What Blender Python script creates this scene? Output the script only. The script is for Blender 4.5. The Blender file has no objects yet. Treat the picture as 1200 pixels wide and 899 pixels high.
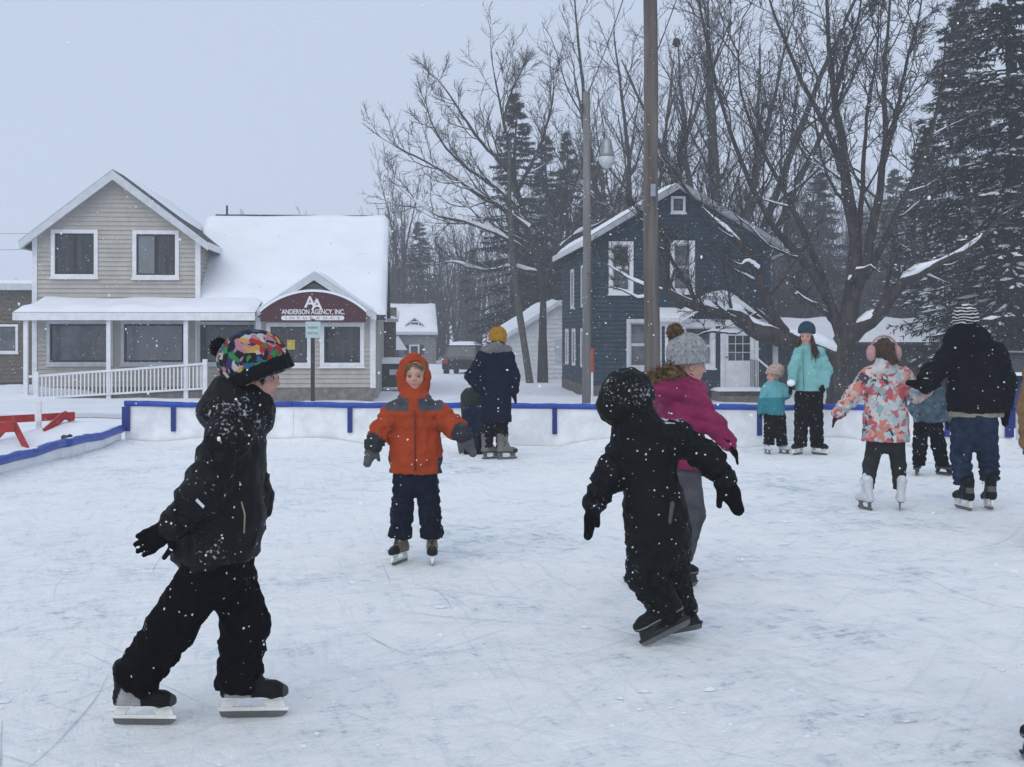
import bpy, math, random
import numpy as np
from math import radians, sin, cos, pi
random.seed(7); np.random.seed(7)

# ------------------------------------------------------------------ camera, sky, light, exposure
FPX = 1500.0            # focal length in photo pixels (photo is 1200 x 899)
HY = 392.0              # horizon row in the photo
CH = 1.6                # camera height above the ice
scn = bpy.context.scene
cam_d = bpy.data.cameras.new('camera'); cam = bpy.data.objects.new('camera', cam_d)
scn.collection.objects.link(cam)
cam.location = (0, 0, CH); cam.rotation_euler = (radians(90), 0, 0)
cam_d.sensor_width = 36.0; cam_d.lens = 36.0 * FPX / 1200.0
cam_d.shift_y = -(449.5 - HY) / 1200.0
cam_d.clip_start = 0.05; cam_d.clip_end = 3000
scn.camera = cam

SUN_EL, SUN_ROT = radians(40), radians(200)
world = bpy.data.worlds.new('World'); scn.world = world; world.use_nodes = True
nt = world.node_tree; nt.nodes.clear()
wo = nt.nodes.new('ShaderNodeOutputWorld'); bg = nt.nodes.new('ShaderNodeBackground')
sky = nt.nodes.new('ShaderNodeTexSky'); sky.sky_type = 'NISHITA'; sky.sun_disc = False
sky.sun_elevation = SUN_EL; sky.sun_rotation = SUN_ROT; sky.dust_density = 4.0; sky.air_density = 1.0
# heavy snow cloud: the clear sky is almost wholly replaced by an even grey cloud deck
mixw = nt.nodes.new('ShaderNodeMix'); mixw.data_type = 'RGBA'; mixw.inputs[0].default_value = 0.96
nt.links.new(sky.outputs[0], mixw.inputs[6]); mixw.inputs[7].default_value = (4.75, 5.48, 6.8, 1)
nt.links.new(mixw.outputs[2], bg.inputs[0]); bg.inputs[1].default_value = 0.1
nt.links.new(bg.outputs[0], wo.inputs[0])

sun_d = bpy.data.lights.new('sun', 'SUN'); sun = bpy.data.objects.new('sun', sun_d)
scn.collection.objects.link(sun)
sun_d.energy = 0.95; sun_d.angle = radians(60); sun_d.color = (1, 0.97, 0.93)
sun.rotation_euler = (radians(90) - SUN_EL, 0, radians(180) - SUN_ROT)

scn.view_settings.view_transform = 'Standard'; scn.view_settings.look = 'None'
scn.view_settings.exposure = 0.26; scn.view_settings.gamma = 1.0
scn.view_settings.use_curve_mapping = False
scn.cycles.use_denoising = True
try: scn.cycles.denoiser = 'OPENIMAGEDENOISE'
except Exception: pass
scn.cycles.max_bounces = 6; scn.cycles.volume_bounces = 1
scn.cycles.transparent_max_bounces = 8
COL = scn.collection

# ------------------------------------------------------------------ materials
MATS = {}
def mat(name, col=(0.5, 0.5, 0.5), rough=0.7, var=0.18, vs=6.0, bump=0.0, bs=40.0, spec=0.3, snow=0.0,
        specks=0.0, frost=0.0, attr=False, metal=0.0, stretch=None, weave=0.0, speck_scale=36.0, col2=None, sheen=0.0):
    if name in MATS: return MATS[name]
    m = bpy.data.materials.new(name); m.use_nodes = True; MATS[name] = m
    t = m.node_tree; N = t.nodes; L = t.links
    b = N['Principled BSDF']
    b.inputs['Roughness'].default_value = rough; b.inputs['Metallic'].default_value = metal
    b.inputs['Specular IOR Level'].default_value = spec
    if sheen: b.inputs['Sheen Weight'].default_value = sheen
    tc = N.new('ShaderNodeTexCoord'); src = tc.outputs['Object']
    if stretch:
        mp = N.new('ShaderNodeMapping'); mp.inputs['Scale'].default_value = stretch
        L.new(src, mp.inputs[0]); tex = mp.outputs[0]
    else: tex = src
    nz = N.new('ShaderNodeTexNoise'); nz.inputs['Scale'].default_value = vs; nz.inputs['Detail'].default_value = 6
    nz.inputs['Roughness'].default_value = 0.62
    L.new(tex, nz.inputs['Vector'])
    mx = N.new('ShaderNodeMix'); mx.data_type = 'RGBA'
    c2 = col2 if col2 else tuple(c * (1 - 2 * var) for c in col)
    c1 = col if col2 else tuple(min(1, c * (1 + var)) for c in col)
    if attr:
        at = N.new('ShaderNodeAttribute'); at.attribute_name = 'Col'
        ml = N.new('ShaderNodeMix'); ml.data_type = 'RGBA'; ml.blend_type = 'MULTIPLY'; ml.inputs[0].default_value = 1
        L.new(at.outputs['Color'], ml.inputs[6])
        mp2 = N.new('ShaderNodeMapRange'); mp2.inputs[1].default_value = 0.3; mp2.inputs[2].default_value = 0.7
        mp2.inputs[3].default_value = 1 - var * 1.5; mp2.inputs[4].default_value = 1 + var
        L.new(nz.outputs['Fac'], mp2.inputs[0]); L.new(mp2.outputs[0], ml.inputs[7]); outc = ml.outputs[2]
    else:
        mr = N.new('ShaderNodeMapRange'); mr.inputs[1].default_value = 0.32; mr.inputs[2].default_value = 0.68
        L.new(nz.outputs['Fac'], mr.inputs[0]); L.new(mr.outputs[0], mx.inputs[0])
        mx.inputs[6].default_value = (*c2, 1); mx.inputs[7].default_value = (*c1, 1); outc = mx.outputs[2]
    def over(outc, fac, white=(0.82, 0.85, 0.9)):
        q = N.new('ShaderNodeMix'); q.data_type = 'RGBA'
        L.new(fac, q.inputs[0]); L.new(outc, q.inputs[6]); q.inputs[7].default_value = (*white, 1)
        return q.outputs[2]
    def math_(op, a, b_=None, c=None):
        q = N.new('ShaderNodeMath'); q.operation = op
        for i, v in enumerate((a, b_, c)):
            if v is None: continue
            if isinstance(v, (int, float)): q.inputs[i].default_value = v
            else: L.new(v, q.inputs[i])
        return q.outputs[0]
    if frost > 0:      # snow brushed into the cloth: fine crumbs inside broad patches
        n1 = N.new('ShaderNodeTexNoise'); n1.inputs['Scale'].default_value = 4.5; n1.inputs['Detail'].default_value = 2
        n2 = N.new('ShaderNodeTexNoise'); n2.inputs['Scale'].default_value = 70; n2.inputs['Detail'].default_value = 5
        L.new(src, n1.inputs['Vector']); L.new(src, n2.inputs['Vector'])
        s = math_('ADD', math_('MULTIPLY', n1.outputs['Fac'], 1.0), math_('MULTIPLY', n2.outputs['Fac'], 0.9))
        mr2 = N.new('ShaderNodeMapRange'); mr2.inputs[1].default_value = 1.27 - 0.17 * frost; mr2.inputs[2].default_value = 1.40 - 0.17 * frost
        mr2.inputs[4].default_value = 0.5
        L.new(s, mr2.inputs[0]); outc = over(outc, mr2.outputs[0])
    if specks > 0:     # single flakes lying on the cloth
        vo = N.new('ShaderNodeTexVoronoi'); vo.inputs['Scale'].default_value = speck_scale
        nd = N.new('ShaderNodeTexNoise'); nd.inputs['Scale'].default_value = speck_scale*2.2; L.new(src, nd.inputs['Vector'])
        vm = N.new('ShaderNodeVectorMath'); vm.operation = 'MULTIPLY_ADD'; L.new(nd.outputs['Color'], vm.inputs[0]); vm.inputs[1].default_value = (.45/speck_scale,)*3; L.new(src, vm.inputs[2])
        L.new(vm.outputs[0], vo.inputs['Vector'])
        sep = N.new('ShaderNodeSeparateColor'); L.new(vo.outputs['Color'], sep.inputs[0])
        th = math_('MULTIPLY', math_('POWER', math_('MAXIMUM', math_('DIVIDE', math_('SUBTRACT', sep.outputs[0], 1 - specks), specks), 0.0), 1.8), 0.24)
        f = math_('LESS_THAN', vo.outputs['Distance'], th)
        outc = over(outc, math_('MULTIPLY', f, 0.9))
    if snow > 0:       # snow lies on the upward faces
        ge = N.new('ShaderNodeNewGeometry'); sp = N.new('ShaderNodeSeparateXYZ'); L.new(ge.outputs['Normal'], sp.inputs[0])
        n3 = N.new('ShaderNodeTexNoise'); n3.inputs['Scale'].default_value = 3.0; n3.inputs['Detail'].default_value = 4
        L.new(src, n3.inputs['Vector'])
        s = math_('ADD', sp.outputs[2], math_('MULTIPLY', n3.outputs['Fac'], 0.9))
        mr3 = N.new('ShaderNodeMapRange'); mr3.inputs[1].default_value = 1.5 - snow; mr3.inputs[2].default_value = 1.62 - snow
        L.new(s, mr3.inputs[0]); outc = over(outc, mr3.outputs[0])
    L.new(outc, b.inputs['Base Color'])
    if bump or weave:
        nb = N.new('ShaderNodeTexNoise'); nb.inputs['Scale'].default_value = bs; nb.inputs['Detail'].default_value = 6
        L.new(tex, nb.inputs['Vector'])
        bp = N.new('ShaderNodeBump'); bp.inputs['Strength'].default_value = bump; bp.inputs['Distance'].default_value = 0.02
        L.new(nb.outputs['Fac'], bp.inputs['Height']); L.new(bp.outputs[0], b.inputs['Normal'])
    return m

# ------------------------------------------------------------------ object helpers
def link(o, parent=None):
    COL.objects.link(o)
    if parent is not None: o.parent = parent
    return o
def tag(o, label=None, cat=None, group=None, kind=None):
    if label: o['label'] = label
    if cat: o['category'] = cat
    if group: o['group'] = group
    if kind: o['kind'] = kind
    return o
def empty(name, loc, rz=0.0, label=None, cat=None, group=None):
    o = bpy.data.objects.new(name, None); o.empty_display_size = 0.2
    o.location = tuple(float(v) for v in loc); o.rotation_euler = (0, 0, rz); link(o)
    return tag(o, label, cat, group)
def mesh_obj(name, verts, faces, m, parent=None, smooth=False, cols=None):
    me = bpy.data.meshes.new(name)
    me.from_pydata([tuple(map(float, v)) for v in verts] if not isinstance(verts, np.ndarray) else verts.tolist(), [],
                   faces if not isinstance(faces, np.ndarray) else faces.tolist())
    if m is not None: me.materials.append(m)
    if smooth: me.polygons.foreach_set('use_smooth', np.ones(len(me.polygons), dtype=bool))
    if cols is not None:
        a = me.color_attributes.new('Col', 'FLOAT_COLOR', 'POINT')
        c = np.ones((len(me.vertices), 4), dtype=np.float32); c[:, :3] = cols
        a.data.foreach_set('color', c.ravel())
    me.update()
    return link(bpy.data.objects.new(name, me), parent)
def copy_tree(o, parent=None):
    c = o.copy(); COL.objects.link(c); c.parent = parent
    for ch in list(o.children): copy_tree(ch, c)
    return c
def copy_part(o, parent, loc=None, rot=None):
    c = o.copy(); COL.objects.link(c); c.parent = parent
    if loc is not None: c.location = loc
    if rot is not None: c.rotation_euler = rot
    return c

class MB:
    def __init__(s): s.v = []; s.f = []
    def add(s, vs, fs):
        o = len(s.v); s.v += [tuple(map(float, v)) for v in vs]; s.f += [tuple(i + o for i in f) for f in fs]; return s
    def box(s, x0, x1, y0, y1, z0, z1):
        return s.add([(x0,y0,z0),(x1,y0,z0),(x1,y1,z0),(x0,y1,z0),(x0,y0,z1),(x1,y0,z1),(x1,y1,z1),(x0,y1,z1)],
                     [(0,3,2,1),(4,5,6,7),(0,1,5,4),(1,2,6,5),(2,3,7,6),(3,0,4,7)])
    def hexa(s, p):   # 8 corners, bottom 4 then top 4
        return s.add(p, [(0,3,2,1),(4,5,6,7),(0,1,5,4),(1,2,6,5),(2,3,7,6),(3,0,4,7)])
    def prism(s, poly, axis, a0, a1):   # polygon (u,v) extruded along axis: 'y' -> (u,y,v), 'x' -> (x,u,v), 'z' -> (u,v,z)
        n = len(poly)
        def P(u, v, a): return {'y': (u, a, v), 'x': (a, u, v), 'z': (u, v, a)}[axis]
        vs = [P(u, v, a0) for u, v in poly] + [P(u, v, a1) for u, v in poly]
        fs = [tuple(range(n)), tuple(range(2*n-1, n-1, -1))] + [(i, i+n, (i+1) % n + n, (i+1) % n) for i in range(n)]
        return s.add(vs, fs)
    def tube(s, pts, r, n=8, caps=True):
        pts = [np.array(p, float) for p in pts]; rs = r if hasattr(r, '__len__') else [r]*len(pts)
        rings = []
        for i, p in enumerate(pts):
            t = pts[min(i+1, len(pts)-1)] - pts[max(i-1, 0)]; t /= (np.linalg.norm(t) + 1e-9)
            a = np.array([0,0,1.]) if abs(t[2]) < 0.9 else np.array([1.,0,0])
            u = np.cross(t, a); u /= np.linalg.norm(u); w = np.cross(t, u)
            rings.append([p + rs[i]*(u*cos(2*pi*k/n) + w*sin(2*pi*k/n)) for k in range(n)])
        vs = [v for rg in rings for v in rg]; fs = []
        for i in range(len(pts)-1):
            for k in range(n):
                a_, b_ = i*n+k, i*n+(k+1) % n
                fs.append((a_, a_+n, b_+n, b_))
        if caps: fs += [tuple(range(n)), tuple(range(len(vs)-1, len(vs)-n-1, -1))]
        return s.add(vs, fs)
    def lathe(s, prof, c=(0,0,0), n=16):
        vs = []; fs = []
        for (r, z) in prof:
            vs += [(c[0]+r*cos(2*pi*k/n), c[1]+r*sin(2*pi*k/n), c[2]+z) for k in range(n)]
        for i in range(len(prof)-1):
            for k in range(n):
                a_, b_ = i*n+k, i*n+(k+1) % n
                fs.append((a_, b_, b_+n, a_+n))
        fs += [tuple(range(n-1, -1, -1)), tuple(range(len(vs)-n, len(vs)))]
        return s.add(vs, fs)
    def build(s, name, m, parent=None, smooth=False, bevel=0.0, seg=2):
        o = mesh_obj(name, s.v, s.f, m, parent, smooth)
        if bevel:
            b = o.modifiers.new('bevel', 'BEVEL'); b.width = bevel; b.segments = seg; b.limit_method = 'ANGLE'
        return o

def W(px, py, d): return np.array([(px - 600.0) * d / FPX, d, CH - (py - HY) * d / FPX])

def wave_noise(seed, wl, n=7):
    r = np.random.RandomState(seed); K = r.normal(size=(n, 3)); K /= np.linalg.norm(K, axis=1)[:, None]
    K *= (2*pi / (wl * r.uniform(0.7, 1.5, n)))[:, None]; ph = r.uniform(0, 6.28, n)
    def f(P):
        o = 0
        for k, p in zip(K, ph): o = o + np.sin(P[..., 0]*k[0] + P[..., 1]*k[1] + P[..., 2]*k[2] + p)
        return o / math.sqrt(n)
    return f
def noise2(x, y, seed, wl, n=9):
    f = wave_noise(seed, wl, n); return f(np.stack([x, y, np.zeros_like(x)], -1))

# ------------------------------------------------------------------ implicit-surface modeller (for bodies and clothes)
class C:     # round cone, optionally flattened along a direction, rippled along its axis and cut by planes
    def __init__(s, a, b, ra, rb, flat=None, rip=None, cut=None, k=0.03, op='u'):
        s.a = np.array(a, float); s.b = np.array(b, float); s.ra = ra; s.rb = rb; s.flat = flat; s.rip = rip
        s.cut = cut or []; s.k = k; s.op = op
    def box(s):
        r = max(s.ra, s.rb) + (s.rip[0] if s.rip else 0)
        if s.flat is not None: r *= max(1.0, s.flat[1])
        return np.minimum(s.a, s.b) - r, np.maximum(s.a, s.b) + r
    def d(s, P):
        ab = s.b - s.a; L2 = ab @ ab + 1e-12
        q = P - s.a
        t = np.clip((q @ ab) / L2, 0, 1)
        r = s.ra + (s.rb - s.ra) * t
        w = q - t[..., None] * ab
        if s.flat is not None:
            n = np.array(s.flat[0], float); n /= np.linalg.norm(n)
            w = w + ((1/s.flat[1] - 1) * (w @ n))[..., None] * n
        if s.rip:
            amp, cnt, ph = s.rip
            r = r + amp * np.sin(2*pi*cnt*t + ph + 1.3*np.sin(9*(w[..., 0]+w[..., 1])/max(s.ra, .05)))
        d = np.sqrt((w*w).sum(-1)) - r
        for (o, n) in s.cut: d = np.maximum(d, (P - np.array(o, float)) @ np.array(n, float))
        return d
class E:     # ellipsoid; R rows are its axes
    def __init__(s, c, r, R=None, cut=None, k=0.03, op='u'):
        s.c = np.array(c, float); s.r = np.array(r, float); s.R = np.eye(3) if R is None else np.array(R, float)
        s.cut = cut or []; s.k = k; s.op = op
    def box(s):
        m = max(s.r); return s.c - m, s.c + m
    def d(s, P):
        q = (P - s.c) @ s.R.T
        k0 = np.sqrt(((q / s.r)**2).sum(-1)); k1 = np.sqrt(((q / s.r**2)**2).sum(-1)) + 1e-9
        d = np.where(k0 < 1e-6, -s.r.min(), k0 * (k0 - 1) / k1)
        for (o, n) in s.cut: d = np.maximum(d, (P - np.array(o, float)) @ np.array(n, float))
        return d

def sdf_mesh(prims, res, disp=None):
    lo = np.min([p.box()[0] for p in prims if p.op == 'u'], 0) - 3*res - 0.02
    hi = np.max([p.box()[1] for p in prims if p.op == 'u'], 0) + 3*res + 0.02
    n = np.ceil((hi - lo) / res).astype(int) + 1
    D = np.full(n, 0.2, dtype=np.float64)
    for p in prims:
        b0, b1 = p.box(); m = 3*res + p.k + 0.012
        i0 = np.clip(np.floor((b0 - m - lo)/res).astype(int), 0, n-1); i1 = np.clip(np.ceil((b1 + m - lo)/res).astype(int) + 1, 1, n)
        if np.any(i1 <= i0): continue
        ax = [lo[j] + res*np.arange(i0[j], i1[j]) for j in range(3)]
        P = np.stack(np.meshgrid(*ax, indexing='ij'), -1)
        d = p.d(P); S = D[i0[0]:i1[0], i0[1]:i1[1], i0[2]:i1[2]]
        if p.op == 'u':
            h = np.maximum(p.k - np.abs(S - d), 0) / p.k; S[...] = np.minimum(S, d) - h*h*p.k*0.25
        else:
            d = -d; h = np.maximum(p.k - np.abs(S - d), 0) / p.k; S[...] = np.maximum(S, d) + h*h*p.k*0.25
    if disp is not None:
        w = np.argwhere(np.abs(D) < 0.05)
        P = lo + res*w; D[w[:, 0], w[:, 1], w[:, 2]] += disp(P)
    S = (D < 0)
    c = sum(S[a:n[0]-1+a, b:n[1]-1+b, e:n[2]-1+e].astype(np.uint8) for a in (0, 1) for b in (0, 1) for e in (0, 1))
    act = (c > 0) & (c < 8); ijk = np.argwhere(act)
    idx = np.full(act.shape, -1, dtype=np.int64); idx[act] = np.arange(len(ijk))
    acc = np.zeros((len(ijk), 3)); cnt = np.zeros(len(ijk))
    cor = [(a, b, e) for a in (0, 1) for b in (0, 1) for e in (0, 1)]
    val = {q: D[ijk[:, 0]+q[0], ijk[:, 1]+q[1], ijk[:, 2]+q[2]] for q in cor}
    for q in cor:
        for ax in range(3):
            if q[ax] == 0:
                q2 = list(q); q2[ax] = 1; q2 = tuple(q2)
                v0, v1 = val[q], val[q2]; m = (v0 < 0) != (v1 < 0)
                t = np.where(m, v0 / np.where(m, v0 - v1, 1), 0)
                pos = np.array(q, float)[None].repeat(len(ijk), 0); pos[:, ax] += t
                acc += np.where(m[:, None], pos, 0); cnt += m
    V = lo + res*(ijk + acc / np.maximum(cnt, 1)[:, None])
    F = []
    for ax in range(3):
        sl0 = [slice(None)]*3; sl1 = [slice(None)]*3; sl0[ax] = slice(0, -1); sl1[ax] = slice(1, None)
        ch = S[tuple(sl0)] != S[tuple(sl1)]; e = np.argwhere(ch)
        u, w = [(1, 2), (2, 0), (0, 1)][ax]
        ok = (e[:, u] > 0) & (e[:, w] > 0) & (e[:, u] < n[u]-1) & (e[:, w] < n[w]-1); e = e[ok]
        inside = S[e[:, 0], e[:, 1], e[:, 2]]
        def cell(du, dw):
            q = e.copy(); q[:, u] += du; q[:, w] += dw
            return idx[q[:, 0], q[:, 1], q[:, 2]]
        f = np.stack([cell(-1, -1), cell(0, -1), cell(0, 0), cell(-1, 0)], 1)
        f[~inside] = f[~inside][:, ::-1]
        F.append(f)
    F = np.concatenate(F); F = F[(F >= 0).all(1)]
    return V, F
def sdf_obj(name, prims, m, parent=None, res=0.01, disp=None, col=None):
    V, F = sdf_mesh(prims, res, disp)
    return mesh_obj(name, V, F, m, parent, True, None if col is None else col(V))
def folds(seed, amp, wl, fine=0.3):
    f = wave_noise(seed, wl, 6); g = wave_noise(seed + 9, wl*0.42, 6)
    return lambda P: amp * (np.abs(f(P)) - 0.6 + fine * g(P))

# ------------------------------------------------------------------ materials of the place
M_snow = mat('snow', (0.80, 0.83, 0.88), 0.85, 0.04, 1.3, 0.5, 9, 0.2)
M_rsnow = mat('roof_snow', (0.83, 0.855, 0.90), 0.85, 0.025, 0.8, 0.35, 4, 0.2)
M_limbsnow = mat('limb_snow', (0.82, 0.85, 0.9), 0.85, 0.03, 6, 0.4, 20, 0.2)
M_white = mat('white_paint', (0.74, 0.755, 0.77), 0.55, 0.07, 5, 0.1, 60, 0.3)
M_trim = mat('trim_paint', (0.56, 0.59, 0.62), 0.6, 0.08, 5, 0.1, 60, 0.3)
M_tan = mat('tan_siding', (0.44, 0.415, 0.372), 0.75, 0.07, 3, 0.15, 30, 0.2)
M_blue = mat('blue_siding', (0.026, 0.052, 0.072), 0.75, 0.22, 4, 0.2, 30, 0.2)
M_brown = mat('brown_siding', (0.14, 0.12, 0.095), 0.85, 0.25, 5, 0.3, 30, 0.2, stretch=(1, 1, 5))
M_greyside = mat('grey_siding', (0.20, 0.20, 0.20), 0.8, 0.12, 5, 0.2, 30, 0.2)
M_glass = mat('window_glass', (0.030, 0.031, 0.034), 0.06, 0.42, 1.6, 0.0, 5, 0.6, stretch=(5, 1, .5))
M_glassgrey = mat('window_glass_grey', (0.085, 0.095, 0.10), 0.1, 0.42, 1.4, 0.0, 5, 0.8)  # grey base colour stands in for the snowy street reflected in the panes
M_glasspale = mat('window_glass_blind_reflect', (0.16, 0.17, 0.18), 0.15, 0.15, 0.8, 0.0, 5, 0.8)  # blind upstairs; in the porch window a paler reflection put into the colour
M_dark = mat('dark_frame', (0.018, 0.018, 0.02), 0.5, 0.2, 6)
M_shingle = mat('roof_shingle', (0.085, 0.085, 0.09), 0.9, 0.3, 9, 0.4, 50, 0.2)
M_found = mat('foundation_block', (0.20, 0.19, 0.17), 0.9, 0.2, 6, 0.4, 40, 0.2)
M_stone = mat('field_stone', (0.14, 0.125, 0.11), 0.9, 0.35, 9, 0.6, 14, 0.2)
M_maroon = mat('maroon_sign', (0.062, 0.005, 0.011), 0.5, 0.12, 6)
M_letter = mat('sign_letters', (0.78, 0.76, 0.76), 0.5, 0.05, 6)
M_faint = mat('faint_letters', (0.45, 0.36, 0.38), 0.6, 0.1, 6)
M_mint = mat('pale_green_sign', (0.42, 0.55, 0.54), 0.5, 0.06, 8)
M_yellow = mat('yellow_card', (0.50, 0.42, 0.05), 0.6, 0.1, 8)
M_rail = mat('blue_foam', (0.016, 0.062, 0.36), 0.45, 0.15, 5, 0.25, 25, 0.35, snow=0.12)
M_bluep = mat('blue_paint', (0.012, 0.03, 0.20), 0.5, 0.15, 5, 0.1, 30, 0.35)
M_board = mat('board_plastic', (0.80, 0.82, 0.84), 0.45, 0.09, 3.5, 0.08, 14, 0.4)
M_red = mat('red_paint', (0.36, 0.018, 0.014), 0.55, 0.15, 7, 0.2, 40, 0.3, snow=0.2)
M_redstripe = mat('faded_red_stripe', (0.30, 0.12, 0.12), 0.6, 0.2, 7, snow=0.15)
M_pole = mat('weathered_pole', (0.135, 0.115, 0.10), 0.9, 0.28, 9, 0.7, 40, 0.15, stretch=(1, 1, 0.06))
M_pole2 = mat('grey_pole', (0.20, 0.19, 0.18), 0.85, 0.18, 9, 0.4, 40, 0.15, stretch=(1, 1, 0.06))
M_metal = mat('galvanised', (0.30, 0.32, 0.34), 0.4, 0.1, 9, metal=0.6)
M_lampglass = mat('lamp_glass', (0.55, 0.58, 0.58), 0.25, 0.08, 9, spec=0.5)
M_wire = mat('wire', (0.02, 0.02, 0.022), 0.6, 0.1, 9)
M_bark = mat('maple_bark', (0.050, 0.044, 0.040), 0.95, 0.35, 7, 0.9, 25, 0.15, stretch=(1, 1, 0.3), snow=0.05)
M_twig = mat('twig_bark', (0.047, 0.042, 0.040), 0.95, 0.2, 7, 0.0, 25, 0.15)
M_needle = mat('spruce_needles', (0.020, 0.028, 0.022), 0.85, 0.3, 3, 0.0, 25, 0.15)
M_wood = mat('old_fence_wood', (0.075, 0.065, 0.055), 0.9, 0.25, 7, 0.3, 30, 0.15, stretch=(3, 3, 0.4), snow=0.1)
M_green = mat('dumpster_green', (0.012, 0.035, 0.028), 0.55, 0.2, 6, 0.1, 30, 0.3)
M_carblack = mat('car_black', (0.010, 0.011, 0.014), 0.25, 0.15, 6, spec=0.5)
M_carglass = mat('car_glass', (0.03, 0.035, 0.04), 0.08, 0.2, 3, spec=0.6)
M_tyre = mat('tyre', (0.015, 0.015, 0.016), 0.9, 0.2, 9)
M_tarp = mat('blue_tarp', (0.010, 0.020, 0.11), 0.5, 0.2, 4, 0.4, 10, 0.35)
M_slush = mat('trodden_slush', (0.42, 0.40, 0.38), 0.8, 0.3, 2.2, 0.5, 10, 0.25, stretch=(0.35, 1.6, 1), col2=(0.74, 0.77, 0.82))

# ------------------------------------------------------------------ ground, ice, road
def sstep(a, b, x): t = np.clip((x - a)/(b - a), 0, 1); return t*t*(3 - 2*t)
def zground(x, y):
    x = np.asarray(x, float); y = np.asarray(y, float)
    z = -0.10 - 0.32*sstep(20, 35, y)
    z = z + 0.035*noise2(x, y, 3, 4.0) + 0.018*noise2(x, y, 4, 1.4)
    ins = sstep(-6.4, -5.9, x) * (1 - sstep(7.3, 7.9, x)) * (1 - sstep(18.6, 19.6, y))
    z = z*(1 - ins) + (-0.25)*ins
    # ploughed mound left of the rink and banks along the boards
    z = z + 0.34*np.exp(-((x + 7.0)/0.9)**2 - ((y - 20.6)/0.8)**2) + 0.25*np.exp(-((x + 9.5)/1.6)**2 - ((y - 23.5)/0.9)**2)
    z = z + 0.20*np.exp(-((y - 20.7)/0.7)**2)*sstep(-5.5, -3, x)*(0.6 + 0.4*noise2(x, y, 8, 2.2))
    z = z + 0.42*np.exp(-((x + 16)/4)**2 - ((y - 40)/2.2)**2)*(1 + 0.3*noise2(x, y, 9, 1.5))
    return z
xs = np.concatenate([-30 - np.geomspace(1, 600, 26)[::-1], np.arange(-30, 30.01, 0.4), 30 + np.geomspace(1, 600, 26)])
ys = np.concatenate([-12 - np.geomspace(1, 300, 18)[::-1], np.arange(-12, 62.01, 0.4), 62 + np.geomspace(1, 900, 30)])
X, Y = np.meshgrid(xs, ys, indexing='ij'); Z = zground(X, Y)
nx, ny = X.shape; I = np.arange(nx*ny).reshape(nx, ny)
G = np.stack([X, Y, Z], -1).reshape(-1, 3)
F = np.stack([I[:-1, :-1], I[1:, :-1], I[1:, 1:], I[:-1, 1:]], -1).reshape(-1, 4)
tag(mesh_obj('ground', G, F, M_snow, None, True), 'wide snow covered ground around the rink and houses', None, None, 'structure')

# ice: packed snow dust over grey-blue ice
mi = bpy.data.materials.new('rink_ice'); mi.use_nodes = True
t = mi.node_tree; N = t.nodes; L = t.links; b = N['Principled BSDF']
tc = N.new('ShaderNodeTexCoord')
def nz_(scale, det, rough, dist=0.0, st=None):
    n = N.new('ShaderNodeTexNoise'); n.inputs['Scale'].default_value = scale; n.inputs['Detail'].default_value = det
    n.inputs['Roughness'].default_value = rough; n.inputs['Distortion'].default_value = dist
    if st:
        m_ = N.new('ShaderNodeMapping'); m_.vector_type = 'TEXTURE'; m_.inputs['Scale'].default_value = (1/st[0], 1/st[1], 1); m_.inputs['Rotation'].default_value = (0, 0, st[3])
        L.new(tc.outputs['Object'], m_.inputs[0]); L.new(m_.outputs[0], n.inputs['Vector'])
    else: L.new(tc.outputs['Object'], n.inputs['Vector'])
    return n.outputs['Fac']
def mth(op, a, b_, clamp=False):
    q = N.new('ShaderNodeMath'); q.operation = op; q.use_clamp = clamp
    for i, v in enumerate((a, b_)):
        if isinstance(v, (int, float)): q.inputs[i].default_value = v
        else: L.new(v, q.inputs[i])
    return q.outputs[0]
s1 = nz_(0.55, 4, 0.55, 0.4); s2 = nz_(3.6, 10, 0.78, 0.9); s3 = nz_(11, 6, 0.7, 0.3, (0.35, 1.6, 1, 0.5)); s4 = nz_(9, 6, 0.7, 0.3, (1.5, 0.3, 1, 0.35))
s5 = nz_(45, 4, 0.7)
sm = mth('ADD', mth('ADD', mth('MULTIPLY', s1, 0.55), mth('MULTIPLY', s2, 0.95)), mth('ADD', mth('MULTIPLY', s3, 0.5), mth('MULTIPLY', s4, 0.45)))
sm = mth('ADD', sm, mth('MULTIPLY', s5, 0.4))
cr = N.new('ShaderNodeValToRGB'); L.new(mth('DIVIDE', sm, 2.7), cr.inputs[0])
cr.color_ramp.elements[0].position = 0.44; cr.color_ramp.elements[0].color = (0.46, 0.545, 0.59, 1)
cr.color_ramp.elements[1].position = 0.545; cr.color_ramp.elements[1].color = (0.94, 0.955, 0.95, 1)
e = cr.color_ramp.elements.new(0.47); e.color = (0.69, 0.765, 0.80, 1)
e = cr.color_ramp.elements.new(0.497); e.color = (0.85, 0.895, 0.905, 1)
icec = cr.outputs[0]
for ang_, sc_, lo_i in ((0.35, 2.2, .61), (1.1, 2.6, .60), (1.75, 2.4, .60), (2.5, 2.2, .61)):     # fine scratch bundles
    ln_ = nz_(sc_, 3, .55, .15, (.35, 7.0, 1, ang_)); mr_ = N.new('ShaderNodeMapRange'); mr_.inputs[1].default_value = lo_i; mr_.inputs[2].default_value = lo_i + .07; mr_.inputs[4].default_value = .16
    L.new(ln_, mr_.inputs[0]); mxi = N.new('ShaderNodeMix'); mxi.data_type = 'RGBA'; L.new(mr_.outputs[0], mxi.inputs[0]); L.new(icec, mxi.inputs[6]); mxi.inputs[7].default_value = (.43, .53, .58, 1); icec = mxi.outputs[2]
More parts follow.
